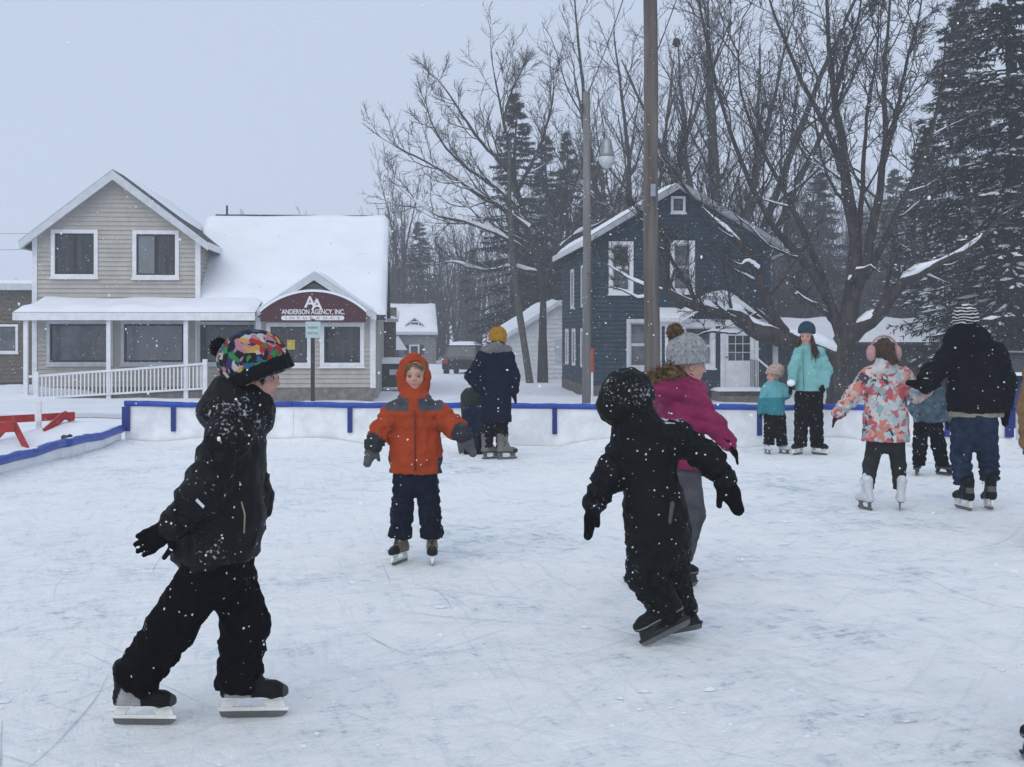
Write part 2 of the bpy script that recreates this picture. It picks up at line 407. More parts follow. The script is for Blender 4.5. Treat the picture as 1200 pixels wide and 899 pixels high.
for ang_, sc_, lo_i in ((0.8, 2.6, .61), (2.1, 2.4, .61)):
    ln_ = nz_(sc_, 4, .6, .2, (.5, 6.0, 1, ang_)); mr_ = N.new('ShaderNodeMapRange'); mr_.inputs[1].default_value = lo_i; mr_.inputs[2].default_value = lo_i + .06; mr_.inputs[4].default_value = .28
    L.new(ln_, mr_.inputs[0]); mxi = N.new('ShaderNodeMix'); mxi.data_type = 'RGBA'; L.new(mr_.outputs[0], mxi.inputs[0]); L.new(icec, mxi.inputs[6]); mxi.inputs[7].default_value = (.94, .95, .96, 1); icec = mxi.outputs[2]
L.new(icec, b.inputs['Base Color'])
rr = N.new('ShaderNodeMapRange'); rr.inputs[1].default_value = 0.42; rr.inputs[2].default_value = 0.55; rr.inputs[3].default_value = 0.34; rr.inputs[4].default_value = 0.8
L.new(mth('DIVIDE', sm, 2.7), rr.inputs[0]); L.new(rr.outputs[0], b.inputs['Roughness'])
b.inputs['Specular IOR Level'].default_value = 0.3
bp = N.new('ShaderNodeBump'); bp.inputs['Strength'].default_value = 0.8; bp.inputs['Distance'].default_value = 0.03
L.new(sm, bp.inputs['Height']); L.new(bp.outputs[0], b.inputs['Normal'])
CL, CR_ = np.array([-5.73, 18.9]), np.array([6.95, 17.75])     # back corners of the rink
gx, gy = np.meshgrid(np.linspace(0, 1, 90), np.linspace(0, 1, 150), indexing='ij')
yb = CL[1] + (CR_[1] - CL[1])*gx; IX = CL[0] + (CR_[0] - CL[0])*gx; IY = -5 + (yb + 5)*gy
edge = np.minimum(np.minimum(IX - CL[0], CR_[0] - IX), yb - IY)
IZ = 0.16*np.exp(-np.clip(edge, 0, 9)/0.16)*(0.5 + 0.45*noise2(IX, IY, 21, 1.6)).clip(0, 2) + 0.003*noise2(IX, IY, 22, 0.8)
I = np.arange(gx.size).reshape(gx.shape)
F = np.stack([I[:-1, :-1], I[1:, :-1], I[1:, 1:], I[:-1, 1:]], -1).reshape(-1, 4)
tag(mesh_obj('ice_rink', np.stack([IX, IY, IZ], -1).reshape(-1, 3), F, mi, None, True), 'scratched snowy ice of the outdoor rink', None, None, 'structure')

# skate cuts: shallow ribbons in the ice
M_cut = mat('skate_cut', (0.46, 0.55, 0.60), 0.5, 0.15, 30, spec=0.4)
M_cutw = mat('skate_shavings', (0.84, 0.87, 0.91), 0.85, 0.05, 30)
def ribbons(name, label, n, wlo, whi, m, seed, z):
    r = np.random.RandomState(seed); V = []; Fc = []
    for _ in range(n):
        x = r.uniform(-5.2, 6.3); y = 3.2 + 14.2*r.uniform(0, 1)**1.5; a = r.uniform(0, 2*pi); k = r.normal(0, 0.35)
        Ln = r.uniform(0.15, 1.5); w = r.uniform(wlo, whi); ns = 12; o = len(V)
        for i in range(ns + 1):
            ww = w*sin(pi*(0.06 + 0.88*i/ns))**0.6*(0.7 + 0.6*r.rand())
            V += [(x - sin(a)*ww, y + cos(a)*ww, z), (x + sin(a)*ww, y - cos(a)*ww, z)]
            x += cos(a)*Ln/ns; y += sin(a)*Ln/ns; a += k*Ln/ns + r.normal(0, .02)
            if i < ns: Fc.append((o+2*i, o+2*i+1, o+2*i+3, o+2*i+2))
    V = np.array(V); keep = (V[:, 1] < 17.2).all()
    V[:, 1] = np.minimum(V[:, 1], 17.3); V[:, 0] = np.clip(V[:, 0], -5.5, 6.6)
    V[:, 2] = z + 0.003*noise2(V[:, 0], V[:, 1], 22, 0.8) + 0.002
    tag(mesh_obj(name, V, Fc, m), label, 'skate marks', None, 'stuff')
ribbons('skate_marks', 'thin dark skate cuts curving across the ice', 150, 0.0008, 0.0026, M_cut, 5, 0.003)
ribbons('ice_shavings', 'thin pale lines of shaved ice beside skate cuts', 110, 0.0012, 0.004, M_cutw, 6, 0.005)

# loose snow crumbs on the ice
rs = np.random.RandomState(15); nc = 2600
cx_ = rs.uniform(-5.4, 6.5, nc); cy_ = 3 + 14.3*rs.uniform(0, 1, nc)**1.3; cr_ = rs.uniform(.004, .011, nc)*(1 + 1.8*(rs.rand(nc) < .08))
dm_ = np.array([[1, 0, 0], [.5, .87, 0], [-.5, .87, 0], [-1, 0, 0], [-.5, -.87, 0], [.5, -.87, 0], [.45, .3, .55], [-.4, .3, .6], [0, -.45, .5]])
df_ = np.array([[0, 1, 6], [1, 2, 7], [1, 7, 6], [2, 3, 7], [3, 4, 8], [3, 8, 7], [4, 5, 8], [5, 0, 6], [5, 6, 8], [6, 7, 8]])
an_ = rs.uniform(0, 6.28, nc); ct, st_ = np.cos(an_), np.sin(an_); Vd = dm_[None].repeat(nc, 0)*rs.uniform(.6, 1.4, (nc, 9, 1))
Vc = np.stack([cx_[:, None] + cr_[:, None]*1.5*(Vd[..., 0]*ct[:, None] - Vd[..., 1]*st_[:, None]), cy_[:, None] + cr_[:, None]*(Vd[..., 0]*st_[:, None] + Vd[..., 1]*ct[:, None]), cr_[:, None]*Vd[..., 2] + .001], -1)
tag(mesh_obj('snow_crumbs', Vc.reshape(-1, 3), (df_[None] + 9*np.arange(nc)[:, None, None]).reshape(-1, 3), M_limbsnow, None, True), 'loose snow crumbs scattered over the ice', 'snow', None, 'stuff')

# road edge behind the rink: trodden slush strip
rx = np.linspace(-40, 12, 140); ry = np.linspace(0, 1, 8)
RX, RT = np.meshgrid(rx, ry, indexing='ij'); RY = 29.6 + 0.05*RX + RT*2.6
RZ = zground(RX, RY) + 0.012
I = np.arange(RX.size).reshape(RX.shape); F = np.stack([I[:-1, :-1], I[1:, :-1], I[1:, 1:], I[:-1, 1:]], -1).reshape(-1, 4)
tag(mesh_obj('road', np.stack([RX, RY, RZ], -1).reshape(-1, 3), F, M_slush, None, True), 'brown slushy wheel track on the snowed street', None, None, 'structure')

# ------------------------------------------------------------------ rink boards
def board_run(name, label, A, B, h, npan, rail_h, posts, rail_mat, sag=0.0, seed=1):
    A = np.array(A); B = np.array(B); d = B - A; Ln = np.linalg.norm(d); ang = math.atan2(d[1], d[0])
    root = empty(name, (A[0], A[1], 0), ang, label, 'rink boards', 'boards around the rink')
    r = random.Random(seed)
    for i in range(npan):
        a, c = Ln*i/npan, Ln*(i+1)/npan
        off = r.uniform(-.006, .006)
        MB().box(a + 0.004, c - 0.004, 0.02 + off, 0.035 + off, -0.2, h - 0.03).build('panel', M_board, root, bevel=0.003)
    for x, w in posts:
        MB().box(x - w/2, x + w/2, -0.012, 0.018, 0.30*h, h - 0.04).build('post', M_bluep, root, bevel=0.004)
    nseg = max(3, int(Ln/2.3))
    for i in range(nseg):
        a, c = Ln*i/nseg + 0.004, Ln*(i+1)/nseg - 0.004; pts = []
        for j in range(9):
            x = a + (c - a)*j/8
            pts.append((x, 0.02 + 0.008*sin(x*3.1 + seed), h + sag*sin(x*2.3 + seed) + sag*0.6*sin(x*5.1)))
        MB().tube(pts, rail_h/2, 12).build('rail', rail_mat, root, True)
    return root
bw = np.linalg.norm(CR_ - CL)
def on_back(px):
    u = (px - 600)/FPX; d = CR_ - CL; t_ = (u*CL[1] - CL[0])/(d[0] - u*d[1]); return t_*bw
board_run('rink_boards', 'tall white boards with blue rail along the back of the rink', CL, CR_, 0.575, 5, 0.085,
          [(0.03, 0.12)] + [(on_back(p), 0.07) for p in (203, 410, 650, 890, 1110)] + [(bw - 0.05, 0.12)], M_rail, 0.006, 2)
board_run('rink_boards', 'low white boards with thick blue foam rail on the left side', (CL[0] + .1, -4), (CL[0], CL[1] - 0.05), 0.20, 8, 0.12,
          [], M_rail, 0.012, 5)
board_run('rink_boards', 'white boards with blue rail at the right edge behind the man', (CR_[0], CR_[1] - 0.03), (7.25, -4), 0.575, 8, 0.085,
          [], M_rail, 0.006, 9)

# ------------------------------------------------------------------ buildings
class Bld:
    def __init__(s, name, label, cat, px, py, d, rot, group=None):
        w = W(px, py, d); s.o = w; s.a = rot
        s.root = empty(name, w, rot, label, cat, group)
    def at(s, px, py, y=0.0):      # photo pixel -> local (x, z) on the local plane y
        u = (px - 600)/FPX; ca, sa = cos(s.a), sin(s.a)
        x = (u*(s.o[1] + y*ca) - s.o[0] + y*sa)/(ca - u*sa)
        D = s.o[1] + x*sa + y*ca
        return x, CH - (py - HY)*D/FPX - s.o[2]
    def x(s, px, y=0.0): return s.at(px, HY, y)[0]
    def z(s, px, py, y=0.0): return s.at(px, py, y)[1]

def siding(root, name, O, U, Nn, lo, hi, z0, z1, course, openings, m, lip=0.042):
    """lapped boards on a wall: lo(z), hi(z) give the run in u at height z"""
    O = np.array(O, float); U = np.array(U, float); Nn = np.array(Nn, float); b = MB(); z = z0
    while z < z1 - 1e-4:
        zt = min(z + course, z1); zm = (z + zt)/2
        iv = [(None, None)]
        cuts = sorted([(a, c) for (a, c, e, f) in openings if e < zm < f])
        segs = []; cur = None
        for (a, c) in cuts: segs.append((cur, a)); cur = c
        segs.append((cur, None))
        for (a, c) in segs:
            aB = lo(z) if a is None else max(a, lo(z)); aT = lo(zt) if a is None else max(a, lo(zt))
            cB = hi(z) if c is None else min(c, hi(z)); cT = hi(zt) if c is None else min(c, hi(zt))
            if cB - aB < 0.01: continue
            if cT < aT: aT = cT = (aT + cT)/2
            p = [O + U*aB + Nn*lip, O + U*cB + Nn*lip, O + U*cT + Nn*0.004, O + U*aT + Nn*0.004, O + U*aB, O + U*cB]
            for q, zz in zip(p, (z, z, zt, zt, z, z)): q[2] += zz
            b.add(p, [(0, 1, 2, 3), (4, 5, 1, 0)])
        z = zt
    o = b.build(name, m, root); o['kind'] = 'stuff'
    return o
def window(root, x0, x1, z0, z1, y, fw=0.11, m_fr=None, panes=1, m_gl=None, split='v', sash=0.035, sill=True, m_sash=None, name='window', mats=None):
    """outer frame size; pane set back behind the wall face at local y (front is -y)"""
    m_fr = m_fr or M_white; m_sash = m_sash or M_dark
    f = MB(); f.box(x0, x0+fw, y-0.065, y+0.06, z0, z1); f.box(x1-fw, x1, y-0.065, y+0.06, z0, z1)
    f.box(x0+fw, x1-fw, y-0.062, y+0.06, z1-fw, z1); f.box(x0+fw, x1-fw, y-0.062, y+0.06, z0, z0+fw)
    o = f.build(name, m_fr, root, bevel=0.006)
    if sill: MB().box(x0-0.03, x1+0.03, y-0.11, y-0.066, z0-0.04, z0+0.012).build('sill', m_fr, o)
    X0, X1, Z0, Z1 = x0+fw, x1-fw, z0+fw, z1-fw
    for i in range(panes):
        if split == 'v': a, c, e, g = X0+(X1-X0)*i/panes, X0+(X1-X0)*(i+1)/panes, Z0, Z1
        else: a, c, e, g = X0, X1, Z0+(Z1-Z0)*i/panes, Z0+(Z1-Z0)*(i+1)/panes
        yy = y + 0.02 + 0.012*(i % 2)
        sb = MB(); sb.box(a, a+sash, yy-0.012, yy+0.03, e, g); sb.box(c-sash, c, yy-0.012, yy+0.03, e, g)
        sb.box(a+sash, c-sash, yy-0.011, yy+0.03, e, e+sash); sb.box(a+sash, c-sash, yy-0.011, yy+0.03, g-sash, g)
        sb.build('sash', m_sash, o)
        gm = (mats[i] if mats else m_gl) or M_glass
        MB().box(a+sash*.5, c-sash*.5, yy+0.005, yy+0.012, e+sash*.5, g-sash*.5).build('pane', gm, o)
    return o
def snow_slab(name, P, th, root, nx=24, ny=12, seed=0, edge=0.15, m=None, rough=1.0):
    """snow lying on the quad P00,P10,P11,P01 (u along first edge)"""
    P = [np.array(p, float) for p in P]; u, v = np.meshgrid(np.linspace(0, 1, nx), np.linspace(0, 1, ny), indexing='ij')
    B = (P[0]*((1-u)*(1-v))[..., None] + P[1]*(u*(1-v))[..., None] + P[2]*(u*v)[..., None] + P[3]*((1-u)*v)[..., None])
    lu = np.linalg.norm(P[1]-P[0]); lv = np.linalg.norm(P[3]-P[0])
    ed = np.minimum(np.minimum(u, 1-u)*lu, np.minimum(v, 1-v)*lv)
    h = th*(1 - np.exp(-ed/edge*2.2))*(1 + rough*0.22*noise2(u*lu, v*lv, seed+40, 1.3)) + 0.004
    T = B.copy(); T[..., 2] += h
    I = np.arange(nx*ny).reshape(nx, ny); F = np.stack([I[:-1, :-1], I[1:, :-1], I[1:, 1:], I[:-1, 1:]], -1).reshape(-1, 4)
    return mesh_obj(name, T.reshape(-1, 3), F, m or M_rsnow, root, True)
def slab(root, name, P, th, m, bevel=0.0):
    P = [np.array(p, float) for p in P]; dn = np.array([0, 0, -th])
    return MB().hexa([p + dn for p in P] + P).build(name, m, root, bevel=bevel)

# ---------- tan two-storey shop with porch and maroon sign
A = Bld('shop_building', 'tan sided two storey shop with snowy roof, ramp porch and maroon arched sign', 'building', 437, 471, 39.6, radians(4.5))
R_ = A.root
yF = 0.0          # front plane of the projecting sign gable
yM = 1.1          # front plane of main wall / two storey block
xa, xb = A.x(41, yM), A.x(232, yM); zc = A.z(135, 205, yM); xm = A.x(135.5, yM); ze = A.z(41, 277, yM)
zp = A.z(130, 352, yM)
op = []
def W_at(p0, q0, p1, q1, y): a_, z1_ = A.at(p0, q0, y); c_, z0_ = A.at(p1, q1, y); return a_, c_, z0_, z1_
w1 = W_at(60, 269, 115, 326, yM); w2 = W_at(155.5, 270, 210, 327, yM)
def ulo(z): return xa if z < ze else xa + (xm - xa)*(z - ze)/(zc - ze)
def uhi(z): return xb if z < ze else xb + (xm - xb)*(z - ze)/(zc - ze)
wl = [W_at(55, 376, 133, 428, yM), W_at(142, 376, 219, 428, yM), W_at(231, 377, 301, 428, yM)]
zb = 0.0
siding(R_, 'siding', (0, yM, 0), (1, 0, 0), (0, -1, 0), ulo, uhi, 0.45, zc, 0.14, [w1, w2] + wl[:2], M_tan)
xr = A.x(300, yM)
siding(R_, 'siding', (0, yM, 0), (1, 0, 0), (0, -1, 0), lambda z: xb + 0.003, lambda z: xr, 0.45, zp, 0.14, [wl[2]], M_tan)
for w in (w1, w2):
    o = window(R_, w[0], w[1], w[2], w[3], yM, 0.12, M_white, 2, None, 'v', 0.05, True, None, mats=[M_glass, M_glass] if w is w1 else [M_glasspale, M_glass])
for i, w in enumerate(wl):
    window(R_, w[0], w[1], w[2], w[3], yM, 0.10, M_trim, 1, [M_glassgrey, M_glasspale, M_glass][i], 'v', 0.06)
dep = 9.0
zf = 0.43
bx_ = MB(); bx_.box(xa+0.02, xb-0.02, yM+0.10, yM+dep-.02, 0.0, ze)
bx_.prism([(xa+.02, ze), (xb-.02, ze), (xm, zc-.02)], 'y', yM+0.10, yM+dep-.02)
bx_.box(xb-0.02, xr, yM+0.10, yM+dep-.02, 0, zp); bx_.build('wall', M_tan, R_)
MB().box(xa-0.02, xr, yM-0.04, yM+0.1, 0, zf).build('foundation', M_found, R_)
siding(R_, 'siding', (xb, yM, 0), (0, 1, 0), (1, 0, 0), lambda z: 0, lambda z: dep, zp-0.6, ze, 0.14, [], M_tan)
siding(R_, 'siding', (xa, yM+dep, 0), (0, -1, 0), (-1, 0, 0), lambda z: 0, lambda z: dep, 0.45, ze, 0.14, [], M_tan)
for x in (xa, xb): MB().box(x-0.075, x+0.075, yM-0.06, yM+0.06, zf, ze+0.02).build('corner_board', M_white, R_)
# upper roof
ov = 0.42; sl = (zc - ze)/(xm - xa); hL = 0.34
for sgn, xe in ((-1, xa), (1, xb)):
    e0 = (xe + sgn*ov*0.9, ze - sl*ov*0.9 + 0.12); tp = (xm, zc + 0.12)
    P = [(e0[0], yM-ov, e0[1]), (tp[0], yM-ov, tp[1]), (tp[0], yM+dep, tp[1]), (e0[0], yM+dep, e0[1])]
    if sgn > 0: P = [P[1], P[0], P[3], P[2]]
    rf = slab(R_, 'roof', P, 0.16, M_shingle)
    # rake board
    q = [(e0[0], e0[1]-0.02), (tp[0], tp[1]-0.02), (tp[0], tp[1]-0.32), (e0[0], e0[1]-0.27)]
    MB().prism(q if sgn > 0 else q[::-1], 'y', yM-ov-0.03, yM-ov-0.002).build('rake_board', M_trim, rf)
    MB().prism([(e0[0], e0[1]-0.165), (tp[0], tp[1]-0.165), (tp[0], tp[1]-0.2), (e0[0], e0[1]-0.2)], 'y', yM-ov, yM).build('soffit', M_trim, rf)
    MB().box(min(e0[0], e0[0]+sgn*.03), max(e0[0], e0[0]+sgn*.03), yM-ov, yM+dep, e0[1]-0.22, e0[1]-0.005).build('gutter', M_white, rf)
    if sgn < 0: snow_slab('snow_cover', [P[0], P[1], P[2], P[3]], 0.10, rf, 14, 18, 1)
    else:
        snow_slab('snow_cover', [np.array(P[0])*[1, 1, 1]+[0, 1.6, 0], np.array(P[1])+[-1.1, 1.8, 1.1*sl], np.array(P[2])+[-.2, 0, .2*sl], P[3]], 0.07, rf, 14, 18, 2, rough=2.5)
# main roof, snow covered, ridge along x
xR = A.x(452, yM - 0.5); zE = A.z(330, 369, yM - 0.5); yRg = yM + 4.3; zR = A.z(400, 256, yRg); xL2 = xb - 0.4
P = [(xL2, yM-0.5, zE), (xR, yM-0.5, zE), (xR, yRg, zR), (xL2, yRg, zR)]
rf = slab(R_, 'roof', P, 0.16, M_shingle)
snow_slab('snow_cover', P, 0.17, rf, 60, 34, 3, rough=0.9)
MB().box(xL2+.3, xR, yRg-0.03, yRg+0.06, zR+0.0, zR+0.11).build('ridge_cap', M_shingle, rf)
slab(R_, 'roof', [(xR, yRg+0.02, zR), (xL2, yRg+0.02, zR), (xL2, yRg+4.8, zE), (xR, yRg+4.8, zE)][::1], 0.16, M_shingle)
MB().prism([(yM, 0), (yRg+4.3, 0), (yRg+4.3, zE-.1), (yRg, zR-.2), (yM, zE-.1)], 'x', xr+0.05, xR-0.25).build('wall', M_tan, R_)
MB().prism([(yM-.5, zE-.03), (yRg, zR-.03), (yRg, zR-.25), (yM-.5, zE-.22)], 'x', xR, xR+0.03).build('rake_board', M_trim, rf)
MB().tube([(A.x(266, yRg), yRg, zR+.1), (A.x(266, yRg), yRg, zR+.42)], 0.035, 8).build('vent_pipe', M_dark, rf)
# snow valley between the upper side wall and the main roof
# projecting sign gable
gx0, gx1 = A.x(303, yF), 0.0; gz = A.z(368, 372, yF)
wr = [W_at(312, 378, 365, 430, yF), W_at(375, 378, 427, 430, yF)]
pk = A.at(368, 331, yF)
def glo(z): return gx0 if z < gz else gx0 + (pk[0]-gx0)*(z-gz)/(pk[1]-gz)
def ghi(z): return gx1 if z < gz else gx1 + (pk[0]-gx1)*(z-gz)/(pk[1]-gz)
siding(R_, 'siding', (0, yF, 0), (1, 0, 0), (0, -1, 0), glo, ghi, 0.45, pk[1], 0.14, wr, M_tan)
siding(R_, 'siding', (0, yF, 0), (0, 1, 0), (1, 0, 0), lambda z: 0, lambda z: 3.0, 0.45, gz, 0.14, [], M_tan)
siding(R_, 'siding', (gx0, 1.2, 0), (0, -1, 0), (-1, 0, 0), lambda z: 0, lambda z: 1.2, 0.45, gz, 0.14, [], M_tan)
bx_ = MB(); bx_.box(gx0+.02, gx1-.02, yF+0.1, yF+3, 0, gz); bx_.prism([(gx0+.02, gz), (gx1-.02, gz), (pk[0], pk[1]-.02)], 'y', yF+0.1, yF+3); bx_.build('wall', M_tan, R_)
MB().box(gx0-.02, gx1+.02, yF-0.045, yF+0.1, 0, zf).build('foundation', M_found, R_)
for x in (gx0, gx1): MB().box(x-0.085, x+0.085, yF-0.062, yF+0.07, zf, gz).build('corner_board', M_white, R_)
for i, w in enumerate(wr): window(R_, w[0], w[1], w[2], w[3], yF, 0.13, M_white, 1, M_glass, 'v', 0.04)
c_ = A.at(341, 404, yF); MB().box(c_[0]-.12, c_[0]+.12, yF-0.004, yF+0.004, c_[1]-.15, c_[1]+.15).build('notice_card', M_yellow, R_)
pt = A.at(368, 318, yF-.45); eL = A.at(295, 367, yF-.45); eR = A.at(441, 368, yF-.45)
for sgn, e_ in ((-1, eL), (1, eR)):
    P = [(e_[0], yF-.45, e_[1]), (pt[0], yF-.45, pt[1]), (pt[0], yF+4.2, pt[1]), (e_[0], yF+4.2, e_[1])]
    if sgn > 0: P = [P[1], P[0], P[3], P[2]]
    rf = slab(R_, 'roof', P, 0.1, M_shingle)
    snow_slab('snow_cover', [np.array(p) + (0, .12 if j < 2 else 0, 0) for j, p in enumerate(P)], 0.10, rf, 14, 14, 5)
    q = [(e_[0], e_[1]-.005), (pt[0], pt[1]-.005), (pt[0], pt[1]-.27), (e_[0], e_[1]-.22)]
    MB().prism(q if sgn > 0 else q[::-1], 'y', yF-.485, yF-.452).build('rake_board', M_trim, rf)
    MB().prism([(e_[0], e_[1]-.105), (pt[0], pt[1]-.105), (pt[0], pt[1]-.14), (e_[0], e_[1]-.14)], 'y', yF-.45, yF).build('soffit', M_trim, rf)
# sign board
ys_ = yF - 0.50
s0 = A.at(305, 377, ys_); s1_ = A.at(429, 377, ys_); stp = A.at(367, 342, ys_); sh = A.at(305, 366, ys_)
cx = (s0[0]+s1_[0])/2; hw = (s1_[0]-s0[0])/2; z0 = s0[1]; zh = sh[1]; zt = stp[1]
rise = zt - zh; Rr = (hw*hw + rise*rise)/(2*rise); arc = []
for i in range(25):
    a = -math.asin(hw/Rr) + 2*math.asin(hw/Rr)*i/24; arc.append((cx + Rr*sin(a), zt - Rr + Rr*cos(a)))
poly = [(cx-hw, z0)] + arc + [(cx+hw, z0)]
poly = [(cx+hw, z0)] + arc[::-1] + [(cx-hw, z0)]
sg = MB().prism(poly[::-1], 'y', ys_, ys_+0.06).build('sign_board', M_maroon, R_)
sg['label'] = 'maroon arched sign board lettered ANDERSON AGENCY, INC.'
rim = MB()
for i in range(24):
    (x_0, q0), (x_1, q1) = arc[i], arc[i+1]
    rim.hexa([(x_0, ys_-.05, q0), (x_1, ys_-.05, q1), (x_1, ys_+.1, q1), (x_0, ys_+.1, q0),
              (x_0+(x_0-cx)*.012, ys_-.05, q0+.07), (x_1+(x_1-cx)*.012, ys_-.05, q1+.07), (x_1+(x_1-cx)*.012, ys_+.1, q1+.07), (x_0+(x_0-cx)*.012, ys_+.1, q0+.07)])
rim.build('sign_rim', M_rsnow, sg)
def text(root, s, xc, zc_, h, y, m, name='lettering', wid=None, shear=0.0):
    cu = bpy.data.curves.new('txt', 'FONT'); cu.body = s; cu.size = h*1.4; cu.extrude = 0.008; cu.align_x = 'CENTER'; cu.shear = shear
    cu.offset = 0.006*h/0.2
    o = bpy.data.objects.new('txt', cu); COL.objects.link(o)
    dg = bpy.context.evaluated_depsgraph_get(); me = bpy.data.meshes.new_from_object(o.evaluated_get(dg))
    bpy.data.objects.remove(o)
    v = np.array([x.co[:] for x in me.vertices]); sc = 1.0 if wid is None else wid/(v[:, 0].max() - v[:, 0].min())
    xm_ = (v[:, 0].max() + v[:, 0].min())/2
    for k, x in enumerate(me.vertices): x.co = (xc + (v[k, 0]-xm_)*sc, y - v[k, 2], zc_ + v[k, 1])
    me.materials.append(m); me.name = name
    return link(bpy.data.objects.new(name, me), root)
tz = lambda py: A.z(367, py, ys_)
text(sg, 'A', A.x(363.3, ys_), tz(360.2), tz(347) - tz(360.2), ys_-0.012, M_letter)
text(sg, 'A', A.x(371.5, ys_), tz(363), tz(350) - tz(363), ys_-0.028, M_letter)
text(sg, 'ANDERSON AGENCY, INC.', A.x(367, ys_), tz(368.2), 0.15, ys_-0.012, M_letter, wid=A.x(404, ys_)-A.x(330, ys_))
bx0, bx1 = A.x(329.5, ys_), A.x(403.5, ys_); bz0, bz1 = tz(375.3), tz(370); rr_ = (bz1-bz0)/2; pp = []
for k in range(9): a = -pi/2 + pi*k/8; pp.append((bx1-rr_+rr_*cos(a), (bz0+bz1)/2+rr_*sin(a)))
for k in range(9): a = pi/2 + pi*k/8; pp.append((bx0+rr_+rr_*cos(a), (bz0+bz1)/2+rr_*sin(a)))
MB().prism(pp, 'y', ys_-0.02, ys_-0.002).build('sign_strip', M_letter, sg)
text(sg, 'I  N  S  U  R  A  N  C  E', (bx0+bx1)/2, bz0+0.035, 0.075, ys_-0.024, M_faint, wid=(bx1-bx0)*0.86)
# porch roof, posts, ramp balustrade
yP = yM - 1.9
x0p, x1p = A.x(15, yP), A.x(299, yP); zpf = A.z(100, 366, yP); zpb = A.z(100, 352, yM)
P = [(x0p, yP, zpf), (x1p, yP, zpf), (x1p, yM-0.03, zpb), (x0p+.35, yM-0.03, zpb)]
pr = slab(R_, 'porch_roof', P, 0.08, M_shingle)
snow_slab('snow_cover', P, 0.13, pr, 40, 10, 7)
MB().box(x0p, x1p, yP-0.035, yP-0.003, zpf-0.24, zpf-0.01).build('fascia', M_white, pr)
MB().box(x0p, x0p+.03, yP, yM-.05, zpf-0.24, zpf-0.02).build('fascia', M_white, pr)
MB().box(x0p+.03, x1p, yP, yM-.05, zpf-0.13, zpf-0.10).build('porch_ceiling', M_trim, pr)
def zr_(px, a, b): return A.z(px, a + (b - a)*(px - 38)/(240 - 38), yP+.1)
for px_ in (30.5, 127.5, 218):
    x = A.x(px_, yP+.15); MB().box(x-0.065, x+0.065, yP+.09, yP+.22, -0.1, zpf-0.24).build('porch_post', M_white, R_, bevel=0.008)
bal = None
n = 44
rail_pts = []
for a, bq, nm, hh, ww in ((440, 425, 'top_rail', 0.07, 0.08), (466, 454, 'bottom_rail', 0.06, 0.06)):
    xA, xB = A.x(34, yP+.1), A.x(240, yP+.1); zA, zB = zr_(38, a, bq), zr_(240, a, bq)
    MB().hexa([(xA, yP+.05, zA-hh), (xB, yP+.05, zB-hh), (xB, yP+.05+ww, zB-hh), (xA, yP+.05+ww, zA-hh), (xA, yP+.05, zA), (xB, yP+.05, zB), (xB, yP+.05+ww, zB), (xA, yP+.05+ww, zA)]).build(nm, M_white, R_, bevel=0.008)
hb = zr_(140, 440, 425) - zr_(140, 466, 454) - 0.05
for i in range(n):
    t_ = (i + .5)/n; px_ = 38 + 200*t_; x = A.x(px_, yP+.1); z = zr_(px_, 466, 454) - .01
    if bal is None: bal = MB().box(-.02, .02, -.02, .02, 0, hb).build('baluster', M_white, R_); bal.location = (x, yP+.09, z)
    else: copy_part(bal, R_, (x, yP+.09, z))
for px_, t0 in ((240, 421), (42, 436)):
    x = A.x(px_, yP); z = A.z(px_, t0, yP); MB().box(x-.07, x+.07, yP, yP+.13, -.1, z).build('newel_post', M_white, R_, bevel=0.01)
xA, xB = A.x(42, yP+.2), A.x(300, yP+.2)
MB().hexa([(xA, yP+.2, -.2), (xB, yP+.2, -.2), (xB, yM-.05, -.2), (xA, yM-.05, -.2), (xA, yP+.2, zr_(38, 468, 468)), (xB, yP+.2, zr_(240, 456, 456)), (xB, yM-.05, zr_(240, 456, 456)), (xA, yM-.05, zr_(38, 468, 468))]).build('ramp', M_found, R_)

# sign on a black post in front of the shop
sp_ = W(366.5, 474, 36.5); sp_[2] = float(zground(sp_[0], sp_[1]))
r0 = empty('street_sign', sp_, 0, 'small pale green sign on a black post before the shop window', 'sign')
q = lambda px, py: (W(px, py, 36.5) - sp_)
MB().box(-.055, .055, -.035, .035, -.1, q(366, 374)[2]).build('post', M_dark, r0, bevel=.005)
a = q(358.5, 396); c = q(376, 377)
sb = MB().box(a[0], c[0], -.07, -.045, a[2], c[2]).build('sign_plate', M_mint, r0, bevel=.006)
for py in (384, 390.5):
    z = q(366, py)[2]; MB().box(a[0]+.06, c[0]-.06, -.074, -.0705, z-.03, z+.03).build('worn_text_line', mat('worn_print', (0.28, 0.38, 0.38), 0.6), sb)

# ---------- brown building at the far left
B2 = Bld('brown_building', 'low brown sided building behind the shop at the left edge', 'building', 30, 448, 52, radians(4.5))
x0, x1 = B2.x(-70), B2.x(46); zt = B2.z(20, 333)
w = (B2.x(-8), B2.x(21.5), B2.z(0, 414), B2.z(0, 380))
siding(B2.root, 'siding', (0, 0, 0), (1, 0, 0), (0, -1, 0), lambda z: x0, lambda z: x1, 0.0, zt, 0.16, [w], M_brown)
MB().box(x0, x1-.03, 0.1, 8, -.2, zt).build('wall', M_brown, B2.root)
window(B2.root, *w[:2], w[2], w[3], 0, 0.10, M_white, 1, M_glassgrey)
P = [(x0-.3, -.4, zt), (x1+.3, -.4, zt), (x1+.3, 8, zt+.03), (x0-.3, 8, zt+.03)]
rf = slab(B2.root, 'roof', P, 0.25, M_trim); snow_slab('snow_cover', P, 0.2, rf, 16, 8, 11)
